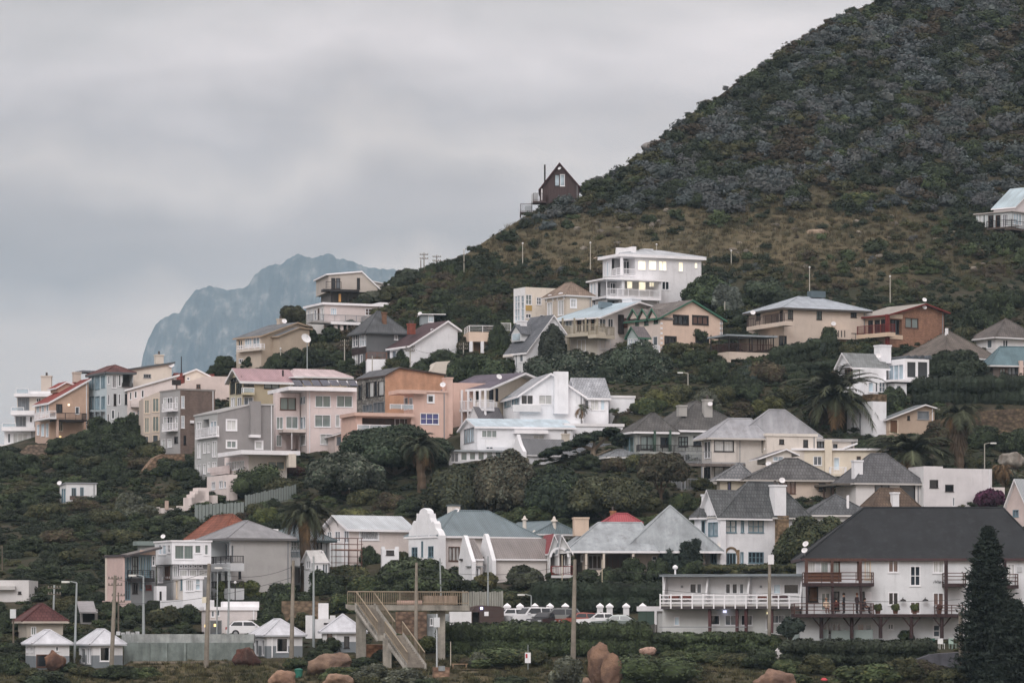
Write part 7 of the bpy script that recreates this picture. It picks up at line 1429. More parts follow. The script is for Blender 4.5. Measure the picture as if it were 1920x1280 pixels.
# palms
def palm(px, py, cy, w, label, trunk_r=.35, nf=60, up=.35, skirt=True, col=(.040, .046, .026), name='palm_tree', lw=.5, shaggy=0):
    D = float(depth(px, py)); o = empty(name, P(px, py, D), 0, label, 'palm'); H = (py - cy) / F * D; Rr = w / 2 / F * D; rng = np.random.default_rng(int(px)); mb = MB(); prev = None
    for i in range(13):
        z = -1 + (H + 1) * i / 12; r = trunk_r * (1.08 - .15 * i / 12) * (1.0 + (.16 if i % 2 else 0)); q = Vector((.1 * math.sin(i * .5), 0, z))
        if prev: mb.tube(prev[0], q, prev[1], r, 10)
        prev = (q, r)
    if shaggy:
        for i in range(140): a = rng.random() * 6.28; z = H - rng.random() * shaggy; mb.tube((math.cos(a) * trunk_r, math.sin(a) * trunk_r, z), (math.cos(a) * (trunk_r + .55), math.sin(a) * (trunk_r + .55), z - .9 - rng.random() * .6), .09, .03, 4)
    mb.build('trunk', mat('wood', '574a3d'), o); V = []; Q = []; C_ = []
    for k in range(nf):
        a = rng.random() * 2 * math.pi; e = -.55 + 1.75 * (k / nf) ** .85 + rng.normal() * .06; L = Rr * (1.0 + .18 * rng.normal()) * (1.05 if e < .9 else .85); dirh = np.array([math.cos(a), math.sin(a), 0]); p = np.array([0, 0, H]); ns = 9; el = e; dead = e < -.25 and skirt
        c = np.array((.11, .07, .035) if dead else col) * (1 + .2 * rng.normal()); side = np.array([-math.sin(a), math.cos(a), 0]); pts = [p]; els = [el]
        for i in range(ns): p = p + (dirh * math.cos(el) + np.array([0, 0, math.sin(el)])) * L / ns; el -= (.16 + .05 * i * .5) * (1.1 - up); pts.append(p); els.append(el)
        for i in range(1, ns + 1):
            ax = pts[i] - pts[i - 1]; upv = np.cross(side, ax); upv = upv / (np.linalg.norm(upv) + 1e-9); lf = L * lw * .42 * math.sin(math.pi * (.12 + .84 * i / (ns + 1))) 
            for j in range(3):
                q = pts[i - 1] + ax * (j / 3); wd = ax * .16 + 1e-6
                for s_ in (-1, 1):
                    t = q + side * s_ * lf * (.8 + .3 * rng.random()) + ax * 1.1 - upv * (-.0) + np.array([0, 0, -.28 * lf]) + rng.normal(size=3) * .04; b = len(V); V += [q - wd, q + wd, t + wd * .3, t - wd * .3]; Q.append((b, b + 1, b + 2, b + 3)); C_.append(c * (1 + .15 * rng.normal()))
            b = len(V); r_ = side * .05; V += [pts[i - 1] - r_, pts[i - 1] + r_, pts[i] + r_ * .7, pts[i] - r_ * .7]; Q.append((b, b + 1, b + 2, b + 3)); C_.append(c * 1.3)
    link('crown', np_mesh('crown', V, Q, LEAF, tint=np.clip(np.array(C_), .004, 1)), o)
    if skirt:
        mb = MB(); 
        for i in range(40): a = rng.random() * 6.28; mb.tube((0, 0, H - .3), (math.cos(a) * trunk_r * 1.6, math.sin(a) * trunk_r * 1.6, H - .9 - rng.random() * .5), .12, .05, 4)
        mb.build('frond_bases', mat('wood', '5f5140'), o)
    return o
# Norfolk pine
def pine(px, py, y0, w, label, D=None, col=(.016, .024, .018), n=34, name='pine_tree', top=.35, seed=3):
    D = D or float(depth(px, py)); o = empty(name, P(px, py, D), 0, label, 'tree'); H = (py - y0) / F * D; Rr = w / 2 / F * D; rng = np.random.default_rng(seed); mb = MB(); mb.tube((0, 0, -1), (0, 0, H * .98), .35, .06, 8); mb.build('trunk', mat('wood', '443a33'), o); V = []; Q = []; C_ = []; o_ = 0
    for i in range(n):
        t = i / (n - 1); z = H * (.04 + .95 * t) + rng.normal() * .1; r = Rr * ((1 - t) ** .62 * .95 + .06) * (1 if t < .93 else .6); nb = 9
        for k in range(nb):
            a = 2 * math.pi * (k + .5 * (i % 2)) / nb + rng.normal() * .2; rr = r * (.5 + .68 * rng.random()); m = 64; u = rng.random(m) ** .6; sw = .07 * rr + .16
            pos = np.stack([np.cos(a) * u * rr, np.sin(a) * u * rr, z + .18 * rr * u ** 2 - .10 * rr * u], 1) + rng.normal(size=(m, 3)) * np.array([sw, sw, .11])
            nr = rng.normal(size=(m, 3)); nr[:, 2] += .6; nr /= np.linalg.norm(nr, axis=1)[:, None]; tt = np.array([math.cos(a), math.sin(a), .35]) + rng.normal(size=(m, 3)) * .5; tt -= (tt * nr).sum(1)[:, None] * nr; tt /= np.linalg.norm(tt, axis=1)[:, None]; bb = np.cross(nr, tt)
            V.append(np.stack([pos - tt * .22, pos + bb * .07, pos + tt * .26, pos - bb * .07], 1).reshape(-1, 3)); Q.append(np.arange(4 * m).reshape(m, 4) + o_); o_ += 4 * m; C_.append(np.array(col)[None] * (1 + .25 * rng.normal(size=(m, 1))).clip(.4, 1.8))
    link('crown', np_mesh('crown', np.concatenate(V), np.concatenate(Q), LEAF, tint=np.concatenate(C_)), o); return o
# boulders
def boulder(px, py, x0, x1, y0, y1, label, seed, col='a8785a', col2='6b4a3a', squash=.8, tilt=0):
    D = float(depth(px, py)); w = (x1 - x0) / F * D / 2; h = (y1 - y0) / F * D / 2; c = P((x0 + x1) / 2, (y0 + y1) / 2, D + w * .5); bm = bmesh.new(); bmesh.ops.create_icosphere(bm, subdivisions=4, radius=1); mt = Matrix.Rotation(tilt, 3, 'Y'); rr_ = random.Random(seed); cuts = [Vector((rr_.gauss(0, 1), rr_.gauss(0, 1), rr_.gauss(0, 1))).normalized() for _ in range(9)]
    for v in bm.verts:
        p = v.co.copy(); n = noise.fractal(p * 1.3 + Vector((seed, 0, 0)), .9, 2, 5); q = p.copy()
        for c_ in cuts:
            d_ = q.dot(c_) - .72
            if d_ > 0: q -= c_ * d_ * .85
        q = q * (1.12 + .2 * n); q.z = max(q.z, -.9); v.co = mt @ Vector((q.x * w, q.y * w * squash, q.z * h * 1.05)); v.co += p * .06 * noise.noise(p * 6 + Vector((seed, 2, 1)))
    for f in bm.faces: f.smooth = True
    auto_uv(bm); me = bpy.data.meshes.new('boulder'); bm.to_mesh(me); bm.free(); me.materials.append(mat('rock', col, col2)); tag(link('boulder', me, None, c), label, 'boulder', 'brown boulders at the beach edge')
# ================================================================ trees one can tell apart
crown_tree(645, 945, 566, 718, 846, 925, (0.047, 0.061, 0.042), 'large spreading grey green tree below the pale pink apartments', col2=LG_, p2=.35, n=25500, s=.28)
crown_tree(740, 900, 630, 846, 793, 880, (0.035, 0.052, 0.031), 'broad dark tree crown in front of the salmon house, behind the palm', col2=(.055, .07, .045), p2=.3, n=27200, s=.28)
crown_tree(850, 975, 800, 905, 868, 965, (0.042, 0.050, 0.033), 'dark rounded tree left of the olive brown tree in the middle', col2=OL_, p2=.3, n=20400)
crown_tree(945, 972, 892, 1008, 845, 962, (0.078, 0.073, 0.050), 'tall olive brown tree in the middle of the photo', col2=LG_, p2=.3, n=23800, k=60)
crown_tree(1042, 985, 985, 1106, 872, 978, (0.028, 0.042, 0.028), 'very dark layered tree right of the olive brown tree', col2=GRN_, p2=.2, n=20400)
crown_tree(1135, 990, 1062, 1212, 890, 965, (0.050, 0.057, 0.035), 'broad olive hedge like tree below the flat topped cypress', col2=OL_, p2=.4, n=23800, k=56)
crown_tree(1240, 960, 1194, 1290, 842, 905, (0.047, 0.047, 0.031), 'brown green tree with a bare trunk left of the railed decks', col2=BRN_, p2=.3, n=13600, k=36)
crown_tree(1060, 712, 980, 1140, 654, 735, (0.040, 0.054, 0.038), 'huge dark flowering tree above the white gabled house', col2=(.10, .11, .085), p2=.16, n=25500)
crown_tree(1190, 712, 1105, 1268, 640, 755, (0.033, 0.047, 0.031), 'huge dark tree below the peach gabled house', col2=(.075, .085, .062), p2=.14, n=28900, k=60)
crown_tree(893, 745, 838, 950, 660, 728, (0.031, 0.047, 0.026), 'round bright edged tree left of the steep gabled cottage', col2=GRN_, p2=.4, n=18700, k=50)
crown_tree(1032, 706, 1012, 1056, 612, 678, (0.033, 0.040, 0.031), 'ragged dark tree against the gable of the steep cottage', n=7650, k=22, small=.24)
crown_tree(1797, 725, 1745, 1852, 648, 714, (0.031, 0.042, 0.026), 'round dark tree in front of the brown tiled hip roof', n=17000)
crown_tree(1325, 588, 1278, 1378, 513, 578, (0.031, 0.047, 0.024), 'dense dark tree above the peach gabled house', col2=GRN_, p2=.3, n=15300)
crown_tree(1355, 592, 1325, 1390, 525, 590, (.085, .10, .085), 'silvery grey tree uphill from the peach gabled house', n=10200, k=30)
crown_tree(1440, 575, 1385, 1492, 520, 575, (0.033, 0.045, 0.028), 'big dark thicket uphill from the beige terrace house', n=15300, k=40)
crown_tree(1528, 1068, 1466, 1612, 965, 1062, (0.042, 0.052, 0.028), 'large round green tree left of the huge dark roof', col2=OL_, p2=.3, n=25500, k=60)
crown_tree(775, 1125, 702, 860, 1045, 1118, (0.038, 0.050, 0.028), 'large round dark bush tree in front of the ornate gabled house', col2=GRN_, p2=.3, n=23800, k=56)
crown_tree(543, 606, 528, 574, 572, 606, (0.040, 0.042, 0.024), 'small brownish tree on the skyline left of the pink flat house', n=6800, k=18, small=.24)
crown_tree(757, 540, 735, 785, 505, 536, (0.033, 0.042, 0.028), 'small dark tree on the skyline right of the hilltop modern house', n=6800, k=18, small=.24)
crown_tree(1262, 1076, 1242, 1284, 1010, 1070, (0.026, 0.038, 0.031), 'dark strap leaved plant cluster left of the teal windowed house', n=5100, s=.5, k=14, small=.22)
crown_tree(1292, 1076, 1274, 1312, 1008, 1070, (0.024, 0.035, 0.028), 'second dark strap leaved plant cluster touching the teal windowed house', n=5100, s=.5, k=14, small=.22)
crown_tree(985, 1108, 948, 1022, 1058, 1102, (0.047, 0.054, 0.035), 'drooping green bush tree in front of the twin gabled cottage', n=10200, k=26)
crown_tree(912, 1112, 888, 936, 1072, 1104, (.105, .10, .045), 'yellowish bush below the twin gables', n=6800, k=18)
crown_tree(1278, 1182, 1255, 1312, 1130, 1166, (0.071, 0.054, 0.042), 'bare brown twiggy tree in front of the long white lodge', n=3740, s=.22, k=20, small=.26)
crown_tree(1855, 955, 1822, 1888, 914, 955, (0.059, 0.019, 0.042), 'dark purple bougainvillea against the white cubic house', n=8500, k=24, name='bougainvillea', cat='shrub')
crown_tree(1480, 1225, 1462, 1506, 1158, 1190, (0.028, 0.040, 0.031), 'small dark tree at the corner between the lodge and the guest house', n=5100, k=14, small=.24)
def cyp(rng, w, h, d):
    L = []
    for x, y, r in ((-.46, .18, .10), (-.38, .26, .12), (-.28, .36, .13), (-.17, .46, .13), (-.05, .55, .12), (.07, .66, .12), (.18, .76, .12), (.30, .82, .12), (.42, .76, .10), (.40, .66, .08), (.46, .52, .06)):
        for k in range(3): L.append((x * w + rng.normal() * .45, rng.normal() * d * .2, y * h + rng.normal() * .14, r * w * .72, d * .22, h * .068))
    return L
o = crown_tree(1112, 868, 1022, 1168, 796, 864, (0.021, 0.033, 0.021), 'flat topped windswept cypress leaning to the left on a twisted pale trunk', col2=GRN_, p2=.12, n=15300, lobes=cyp, trunk=False, name='cypress_tree', depth_m=5)
mb = MB(); s_ = float(depth(1112, 868)) / F
for a, b, r0, r1 in (((0, -1, 0), (1, 0, 26), .40, .3), ((1, 0, 26), (22, 0, 46), .28, .14), ((1, 0, 26), (-20, 0, 34), .26, .14), ((-20, 0, 34), (-58, 0, 24), .14, .07), ((22, 0, 46), (40, 0, 44), .14, .08), ((1, 0, 26), (4, 0, 44), .2, .1), ((4, 0, 14), (34, 0, 28), .16, .08)): mb.tube((a[0] * s_, a[1], a[2] * s_), (b[0] * s_, b[1], b[2] * s_), r0, r1, 8)
mb.build('trunk', mat('wood', '85796b'), o)
palm(573, 1104, 962, 112, 'tall thick trunked palm in front of the teal roofed house', .52, 90, .42, lw=.38)
palm(789, 920, 836, 100, 'palm with a smooth trunk in front of the salmon house', .45, 60, .3, lw=.42)
palm(1564, 806, 742, 170, 'big feathery palm left of the white walled yard', .5, 120, .5, lw=.36)
palm(1708, 895, 848, 150, 'broad low palm behind the white cubic house', .6, 100, .5, lw=.42)
palm(1797, 882, 776, 92, 'shaggy trunked palm in front of the stone retaining wall', .5, 60, .25, lw=.5, shaggy=3.6)
palm(1089, 792, 764, 40, 'small palm in front of the white gabled house', .18, 30, .3, lw=.45)
palm(1452, 765, 742, 46, 'small fuzzy palm left of the big feathery palm', .2, 34, .4, lw=.6)
palm(1878, 912, 880, 60, 'brown withered palm beside the white cubic house', .3, 40, .2, lw=.5, col=(.10, .065, .035))
pine(1852, 1300, 992, 128, 'tall dark conifer in front of the guest house', D=296, n=68)
pine(1902, 1300, 1125, 120, 'dark conifer mass at the right edge, beside the tall conifer', D=290, n=44, seed=5)
# hedges
hedge(836, 1206, 1232, 1168, 'long tall clipped hedge in front of the parked cars', n=26000, dm=2.2)
hedge(1010, 1238, 1150, 1092, 'tall clipped back hedge behind the white gate piers', n=14000, dm=1.6, col=(.026, .038, .024))
hedge(1232, 1428, 1228, 1186, 'clipped hedge in front of the long white lodge', n=14000, dm=2.2, wob=.3)
hedge(1330, 1502, 1082, 1058, 'low grassy hedge along the roof of the long white lodge', n=9000, dm=2.2, col=OL_, wob=.4)
hedge(1482, 1742, 1250, 1200, 'deep green hedge in front of the guest house', n=17000, dm=2.6, wob=.35, col=(.030, .038, .024))
hedge(1722, 1930, 765, 705, 'long dark hedge above the stone retaining wall', n=15000, dm=2.4, col=(.024, .034, .022), py1=762, wob=.25)
hedge(420, 472, 1128, 1092, 'bright clipped hedge beside the grey rendered house', n=5000, dm=1.2, col=(.075, .085, .028), col2=GRN_)
hedge(468, 500, 1124, 1110, 'low bright clipped hedge end under the teal balcony', n=2500, dm=1.2, col=(.085, .095, .032), col2=GRN_)
hedge(1455, 1560, 690, 652, 'sloping clipped hedge below the beige terrace house', n=8000, dm=1.6, py1=668, col=(.030, .042, .024))
hedge(1390, 1560, 720, 690, 'lower clipped hedge on the slope under the beige terraces', n=8000, dm=1.6, py1=705, col=(.028, .040, .024))
hedge(345, 412, 940, 928, 'dark flat hedge above the pink garden steps', n=4000, dm=1.2)
hedge(940, 1010, 1138, 1112, 'brown green hedge behind the gate piers, right of the timber fence', n=5000, dm=1.4, col=OL_)
# individual bushes: x, foot y, width, height, kind
for x, y, w_, h_, l in ((1281, 362, 62, 34, 'broad dark bush low on the mountainside above the large white house'), (1310, 392, 46, 30, 'round dark bush just below a broader one on the mountainside'), (1496, 384, 58, 40, 'dark bush at the edge of the dry grass, uphill from the beige house'), (1606, 392, 84, 38, 'broad green bush at the edge of the dry grass, left of the cliff house'), (1755, 345, 96, 46, 'biggest dark thicket on the mountainside, left of the cliff house'), (1815, 302, 70, 44, 'dark bush on the mountainside up from the biggest thicket'), (1064, 430, 26, 20, 'small round dark bush alone below the A-frame cabin'), (1215, 420, 40, 20, 'low dark bush on the grass above the large white house roof'), (1690, 205, 80, 36, 'long green bush high on the mountainside near the right'), (1560, 240, 70, 34, 'olive green bush in the middle of the mountainside'), (1850, 60, 110, 46, 'dark thicket high up by the top right corner'), (1745, 505, 60, 26, 'green bush on the slope behind the brick gabled house'), (1880, 470, 70, 40, 'dark bush below the stilts of the cliff house')):
    bush(x, y, w_, h_, 'dark' if 'green' not in l else 'green', l, group='large dark bushes on the mountainside')
B = """470,935,110,64,clipped;525,930,84,42,olive;552,893,40,26,red;500,915,60,30,dark;610,955,50,30,green;690,948,70,40,olive;735,958,60,40,brown;770,965,56,34,dark;660,975,80,26,yellow;700,985,60,24,grey;640,1000,70,30,olive;540,990,60,34,green;500,985,50,40,bright;480,968,40,26,olive
190,820,60,42,dark;228,830,70,50,dark;150,842,60,34,dark;110,850,60,32,dark;250,812,36,40,dark;280,862,60,36,olive;320,890,70,34,dark;265,880,50,28,brown;225,870,60,30,dark;180,880,70,32,olive;130,885,60,34,dark;350,905,50,30,dark;60,885,70,36,dark;20,880,60,36,dark;240,960,60,46,grey;120,848,70,34,dark;165,840,60,36,dark;215,848,80,40,dark;255,840,50,34,dark;200,832,60,36,dark;200,985,70,36,olive;265,975,60,36,grey;300,1000,70,34,dark;340,990,60,30,green;230,1020,80,34,olive;150,1000,80,34,dark;90,975,80,36,olive;40,955,70,36,dark;110,1020,80,34,brown;50,1040,90,38,dark;160,1060,90,40,olive;90,1090,80,36,dark;140,1120,60,34,dark;30,1120,70,34,olive;175,1135,50,28,dark;205,1160,60,34,dark;250,1170,60,40,dark;310,1175,70,44,olive;350,1172,60,40,dark;290,1150,50,26,dark;20,1180,50,40,dark;180,930,50,40,dark;205,900,60,40,dark;160,960,60,30,brown;330,1165,50,36,olive
530,1160,80,70,dark;500,1190,90,50,dark;560,1150,60,40,dark;610,1115,70,50,dark;650,1100,80,50,olive;690,1115,80,44,green;570,1180,50,34,olive;640,1150,80,44,green;730,1130,70,36,dark;600,1075,40,30,dark;690,1060,44,40,dark;755,1058,34,26,olive;880,1115,50,30,dark;860,1135,50,28,brown;930,1128,50,26,dark;1040,1095,40,24,dark;1100,1098,60,34,dark;1150,1096,60,36,dark;1190,1092,60,50,dark;1215,1070,50,40,olive;1235,1095,50,50,dark
1320,770,60,46,grey;1350,755,60,40,olive;1400,750,70,44,dark;1440,775,60,36,yellow;1390,785,70,34,brown;1480,760,60,40,olive;1340,720,60,50,dark;1300,690,60,40,dark;1270,670,60,36,olive;1400,716,60,34,blue;1380,735,50,40,dark;1440,720,70,50,brown;1500,740,60,50,dark;1530,670,50,44,blue;1555,660,40,50,dark;1590,665,50,26,olive;1640,668,60,22,dark;1240,770,70,46,yellow;1215,778,70,40,green;1270,755,60,44,olive;1300,640,60,40,dark;1215,690,80,40,dark;1460,600,40,24,dark
1680,770,60,50,dark;1775,806,66,26,dark;1850,808,70,30,green;1900,812,60,26,dark;1820,812,50,20,olive;1700,740,60,30,dark;1650,800,30,60,dark;1610,848,60,26,dark;1640,845,60,30,dark;1590,835,40,20,dark;1750,800,60,40,olive;1760,840,70,50,brown;1840,840,90,46,dark;1900,850,70,50,dark;1820,880,60,30,olive;1880,900,60,26,grey;1780,900,50,30,dark;1830,740,60,40,olive;1760,745,60,40,yellow;1860,600,80,60,dark;1840,620,60,44,dark;1810,640,50,30,olive;1780,590,60,30,olive;1900,580,60,40,dark;1700,560,60,28,olive;1560,600,50,26,olive;1500,570,50,26,dark
800,640,60,34,dark;835,640,60,36,dark;870,640,50,30,olive;800,665,50,30,green;830,690,60,36,dark;760,690,50,36,dark;740,700,50,30,olive;790,705,50,30,dark;700,690,40,24,dark;640,690,50,34,dark;600,690,60,40,dark;550,690,60,40,dark;520,695,50,36,dark;570,650,70,44,dark;620,640,50,34,dark;530,660,50,30,dark;600,670,60,36,olive;420,695,50,30,dark;405,705,36,24,dark;470,690,40,24,dark;655,620,40,22,dark;700,565,60,24,grey;740,560,60,30,olive;760,585,60,34,green;720,600,50,30,olive;790,560,60,30,dark;830,570,60,30,dark;870,590,60,30,olive;850,600,50,34,dark;900,600,60,30,dark;920,590,60,40,brown;1085,545,50,26,dark;940,555,60,30,dark;935,655,40,60,dark;950,640,40,50,green;870,660,40,30,brown;960,700,40,30,dark;930,720,50,26,dark
1190,950,60,40,dark;1220,960,60,36,olive;1160,975,80,30,green;1210,990,80,26,green;1250,985,60,30,olive;1280,960,50,44,green;1100,880,60,30,dark;1150,885,50,34,brown;1190,880,50,36,olive;1000,985,90,44,green;930,985,70,30,dark;880,985,60,26,olive;1060,995,60,26,dark;960,990,60,36,green;1190,868,50,22,dark;1315,918,40,28,olive;1430,925,30,16,yellow;1300,1080,50,34,dark
1217,1290,150,62,clipped;1066,1290,72,62,grey;1430,1256,72,44,dark;1330,1245,90,30,green;1380,1250,80,28,olive;1270,1240,70,24,green;1480,1262,60,30,green;1530,1265,80,40,olive;1620,1290,130,52,green;1690,1280,90,50,olive;1560,1290,70,26,olive;1740,1270,70,34,brown;1780,1285,80,34,olive;1480,1290,80,34,green;1500,1232,60,34,dark;1450,1225,50,40,green;1400,1215,50,24,olive;940,1252,120,46,green;900,1250,60,30,grey;880,1248,40,20,brown;1000,1250,60,40,olive;1190,1215,44,40,brown;1130,1250,60,34,olive;700,1275,80,32,grey;760,1285,90,34,grey;640,1275,80,30,green;690,1290,60,24,olive;600,1245,70,30,dark;560,1255,60,24,green;620,1225,60,32,dark;680,1255,80,24,dark;800,1290,60,20,dark;960,1290,80,24,dark;20,1265,60,40,dark;90,1290,90,34,dark;160,1270,60,26,olive;220,1275,80,30,dark;60,1280,60,30,olive;130,1260,36,20,dark;270,1270,60,24,green;750,1210,50,26,green;800,1225,60,34,bright;720,1240,50,24,dark;860,1240,40,18,olive;1650,1182,64,34,green;1605,1190,40,16,brown;1700,1200,36,20,dark;1565,1192,26,14,dark;1765,1195,30,22,dark;1350,1245,40,20,olive"""
for row in B.replace('\n', ';').split(';'):
    if row.strip(): x, y, w, hh, kd = row.strip().split(','); bush(float(x), float(y), float(w), float(hh), kd)
for x, l in ((1646, 'left potted bright green plant on the guest house deck'), (1679, 'middle potted bright green plant on the guest house deck'), (1715, 'right potted bright green plant on the guest house deck')):
    u, z = gh.A(x, 1150, -1.6); o = empty('potted_plant', gh.o + Vector((u, -1.6, z)), 0, l, 'plant', 'potted plants on the guest house deck'); q = link('foliage', shrub_mesh('bright', 1), o); q.scale = (.75, .75, .8); q.location.z = .25; mb = MB(); mb.lathe((0, 0, .0), [(.18, 0), (.25, .35), (.22, .36)], 10); mb.build('pot', mat('paint', '6a4a3c'), o)
u, z = gh.A(1761, 1150, -1.6); o = empty('potted_plant', gh.o + Vector((u, -1.6, z)), 0, 'round red potted plant on the right deck of the guest house', 'plant', 'potted plants on the guest house deck'); q = link('foliage', shrub_mesh('red', 1), o); q.scale = (.7, .7, .7); q.location.z = .25; mb = MB(); mb.lathe((0, 0, 0), [(.18, 0), (.25, .35), (.22, .36)], 10); mb.build('pot', mat('paint', '6a4a3c'), o)
# boulders
for a in ((105, 1262, 82, 121, 1222, 1258, 'rounded brown boulder in front of the leftmost beach hut', 1.1, '7a5a48', '4a352d'), (458, 1250, 434, 486, 1213, 1256, 'dark chocolate brown boulder beside the beach hut with the drainpipe', 2.2, '5a3a30', '3a2722'), (618, 1266, 582, 662, 1222, 1272, 'broad orange brown boulder on the grass left of the footbridge', 3.7, '86705f', '5f4c41'), (530, 1290, 508, 556, 1257, 1292, 'pale tan boulder at the bottom edge by the litter bin', 4.9, '9c7f69', '765d4d'), (1122, 1290, 1100, 1146, 1213, 1290, 'tall split orange brown boulder, left half, beside the round clipped bush', 5.3, '856a57', '5e493e'), (1146, 1294, 1128, 1170, 1228, 1294, 'right half of the tall split boulder', 6.1, '876c58', '604a3e'), (1448, 1296, 1418, 1484, 1255, 1298, 'smooth orange boulder at the bottom edge below the long white lodge', 7.7, '8a6f5e', '644f44'), (1096, 1298, 1088, 1112, 1272, 1298, 'small orange rock at the foot of the split boulder', 8.2, '86705f', '5f4c41'), (640, 1292, 610, 668, 1262, 1294, 'low tan rock in front of the broad orange boulder', 9.4, '947a66', '6e5a4b'), (1212, 1236, 1200, 1228, 1212, 1230, 'pinkish rock below the boundary fence', 10.4, 'b59a8c', '8f7568'), (1465, 1238, 1450, 1488, 1212, 1240, 'pale plaster coloured rock beside the dark bush', 11.8, 'c5c4c4', 'a5a3a1'), (1890, 880, 1870, 1925, 848, 882, 'pale grey rounded rock above the withered palm', 12.2, '8f8a82', '6b665f'), (330, 868, 300, 352, 856, 885, 'reddish rock outcrop under the dark brick block', 13.1, '9a7a62', '6b5646'), (1232, 272, 1204, 1258, 262, 290, 'grey rock outcrop on the mountain skyline', 14.5, '7d7a78', '55524f'), (1540, 438, 1510, 1560, 430, 452, 'pale scree rock on the grassy slope above the houses', 15.5, 'a08f7c', '7c6d5e'), (1120, 486, 1113, 1130, 482, 490, 'small pale rock on the tan slope left of the large white house', 16.5, 'a89a88', '8a7c6c')):
    boulder(*a)
# ================================================================ scrub of the mountainside: nobody could count it
def hull_hits(px, py):
    return False
FOOT = []
for h in HOUSES:
    for b in h.blocks:
        if b.z0 < -2: FOOT.append((h.o.x, h.o.y, h.dA.x, h.dA.y, b.u0 - .7, b.u1 + .7, b.v0 - 1.0, b.v1 + .4))
FOOT = np.array(FOOT)
def free(p):
    dx = p[0] - FOOT[:, 0]; dy = p[1] - FOOT[:, 1]; u = dx * FOOT[:, 2] + dy * FOOT[:, 3]; v = -dx * FOOT[:, 3] + dy * FOOT[:, 2]
    return not np.any((u > FOOT[:, 4]) & (u < FOOT[:, 5]) & (v > FOOT[:, 6]) & (v < FOOT[:, 7]))
TPL = []
for i in range(10):
    rng = np.random.default_rng(900 + i); V, Q, C_ = leaf_cloud(dome(rng, 1, .8, k=6, small=.26), 270, .10, rng, (1, 1, 1), var=.10, lobevar=.06, core=.62, jit=1.0, spread=.5); TPL.append((V, Q, C_))
TUFT = []
for i in range(5):
    rng = np.random.default_rng(950 + i); V = []; Q = []
    for k in range(26):
        a = rng.random() * 6.28; r = rng.random() * .45; x, y = math.cos(a) * r, math.sin(a) * r; t = (x * 1.5 + rng.normal() * .1, y * 1.5 + rng.normal() * .1, .4 + .5 * rng.random()); b = len(V); V += [(x - .04, y, 0), (x + .04, y, 0), (t[0] + .01, t[1], t[2]), (t[0] - .01, t[1], t[2])]; Q.append((b, b + 1, b + 2, b + 3))
    TUFT.append((np.array(V), np.array(Q), 1 + .25 * rng.normal(size=(26, 1)) * np.ones((1, 3))))
def scatter(name, samples, tpl):
    Vs, Qs, Cs, o = [], [], [], 0
    for i, (p, w, hgt, col) in enumerate(samples):
        V, Q, C_ = tpl[i % len(tpl)]; a = random.random() * 6.28; ca, sa = math.cos(a), math.sin(a); X = np.empty_like(V); X[:, 0] = (V[:, 0] * ca - V[:, 1] * sa) * w + p[0]; X[:, 1] = (V[:, 0] * sa + V[:, 1] * ca) * w + p[1]; X[:, 2] = V[:, 2] * hgt / .8 + p[2] - .08 * hgt
        Vs.append(X); Qs.append(Q + o); o += len(V); Cs.append(C_ * np.array(col)[None])
    if Vs: tag(link(name, np_mesh(name, np.concatenate(Vs), np.concatenate(Qs), LEAF, tint=np.clip(np.concatenate(Cs), .004, 1))), kind='stuff')
nz_ = lambda x, y, s, o: noise.noise(Vector((x * s, y * s, o)))
green_s, grey_s, grass_s = [], [], []
def species(px, py):
    u = px - .5 * py; v = (py + .6 * px) * 1.15      # patches stretch along the slope
    a = nz_(u, v * 2.1, .007, 1) + .45 * nz_(u, v * 2, .022, 2); b = nz_(u, v * 2.1, .010, 5) + .5 * nz_(u, v * 2, .03, 6) 
    return a, b
rs = random.Random(5)
for _ in range(13000):
    px = rs.uniform(640, 1990); s = float(skyline(px)); py = rs.uniform(max(s, -40), 720) if px > 900 else rs.uniform(s, 700)
    if py < s + 1: continue
    p = at(px, py)
    if not free(p): continue
    dr = dryness(px, py); a, b = species(px, py); up = py < 430 - (px - 1100) * .05
    if dr > .35 and rs.random() < dr * .93: continue
    grey = (b > (.13 if up else .5) and py < 560 and rs.random() < .66) or (up and rs.random() < .04); big = rs.random() < (.3 if up else .08)
    w = rs.uniform(22, 46) if (grey and up) or big else rs.uniform(9, 22)
    if py > 520: w *= .7
    if py < s + 14: w = min(w, 16)
    m = w / F * p.y; hg = m * rs.uniform(.46, .72) * (.85 if big else 1); j = rs.uniform(.84, 1.18)
    if grey: grey_s.append((p, m, hg, tuple(c * j for c in (.064 + .014 * rs.random(), .081, .086 - .010 * rs.random()))))
    else:
        c = DG_ if a < 0 else GRN_ if a < .12 else OL_ if a < .34 else BRN_
        if rs.random() < .18: c = rs.choice((DG_, OL_, BRN_))
        green_s.append((p, m, hg * (1.15 if c in (DG_, GRN_) else 1), tuple(q * j * (.85 if up else 1) for q in c)))
for _ in range(6400):      # the left slope and the gardens between houses
    if rs.random() < .36: px = rs.uniform(-260, 520); py = rs.uniform(845, 1240)
    else: px = rs.uniform(380, 1960); py = rs.uniform(560, 1130)
    s = float(skyline(px))
    if py < s + 4 or (830 < px < 1250 and 1130 < py < 1200): continue
    p = at(px, py)
    if not free(p): continue
    w = rs.uniform(12, 38) if px < 520 else rs.uniform(10, 26); m = w / F * p.y; a, b = species(px * 1.5, py * 1.5); j = rs.uniform(.65, 1.2); c = DG_ if a < .1 else GRN_ if a < .35 else OL_ if a < .62 else BRN_
    green_s.append((p, m, m * rs.uniform(.34, .55), tuple(q * j for q in c)))
cover_s = []
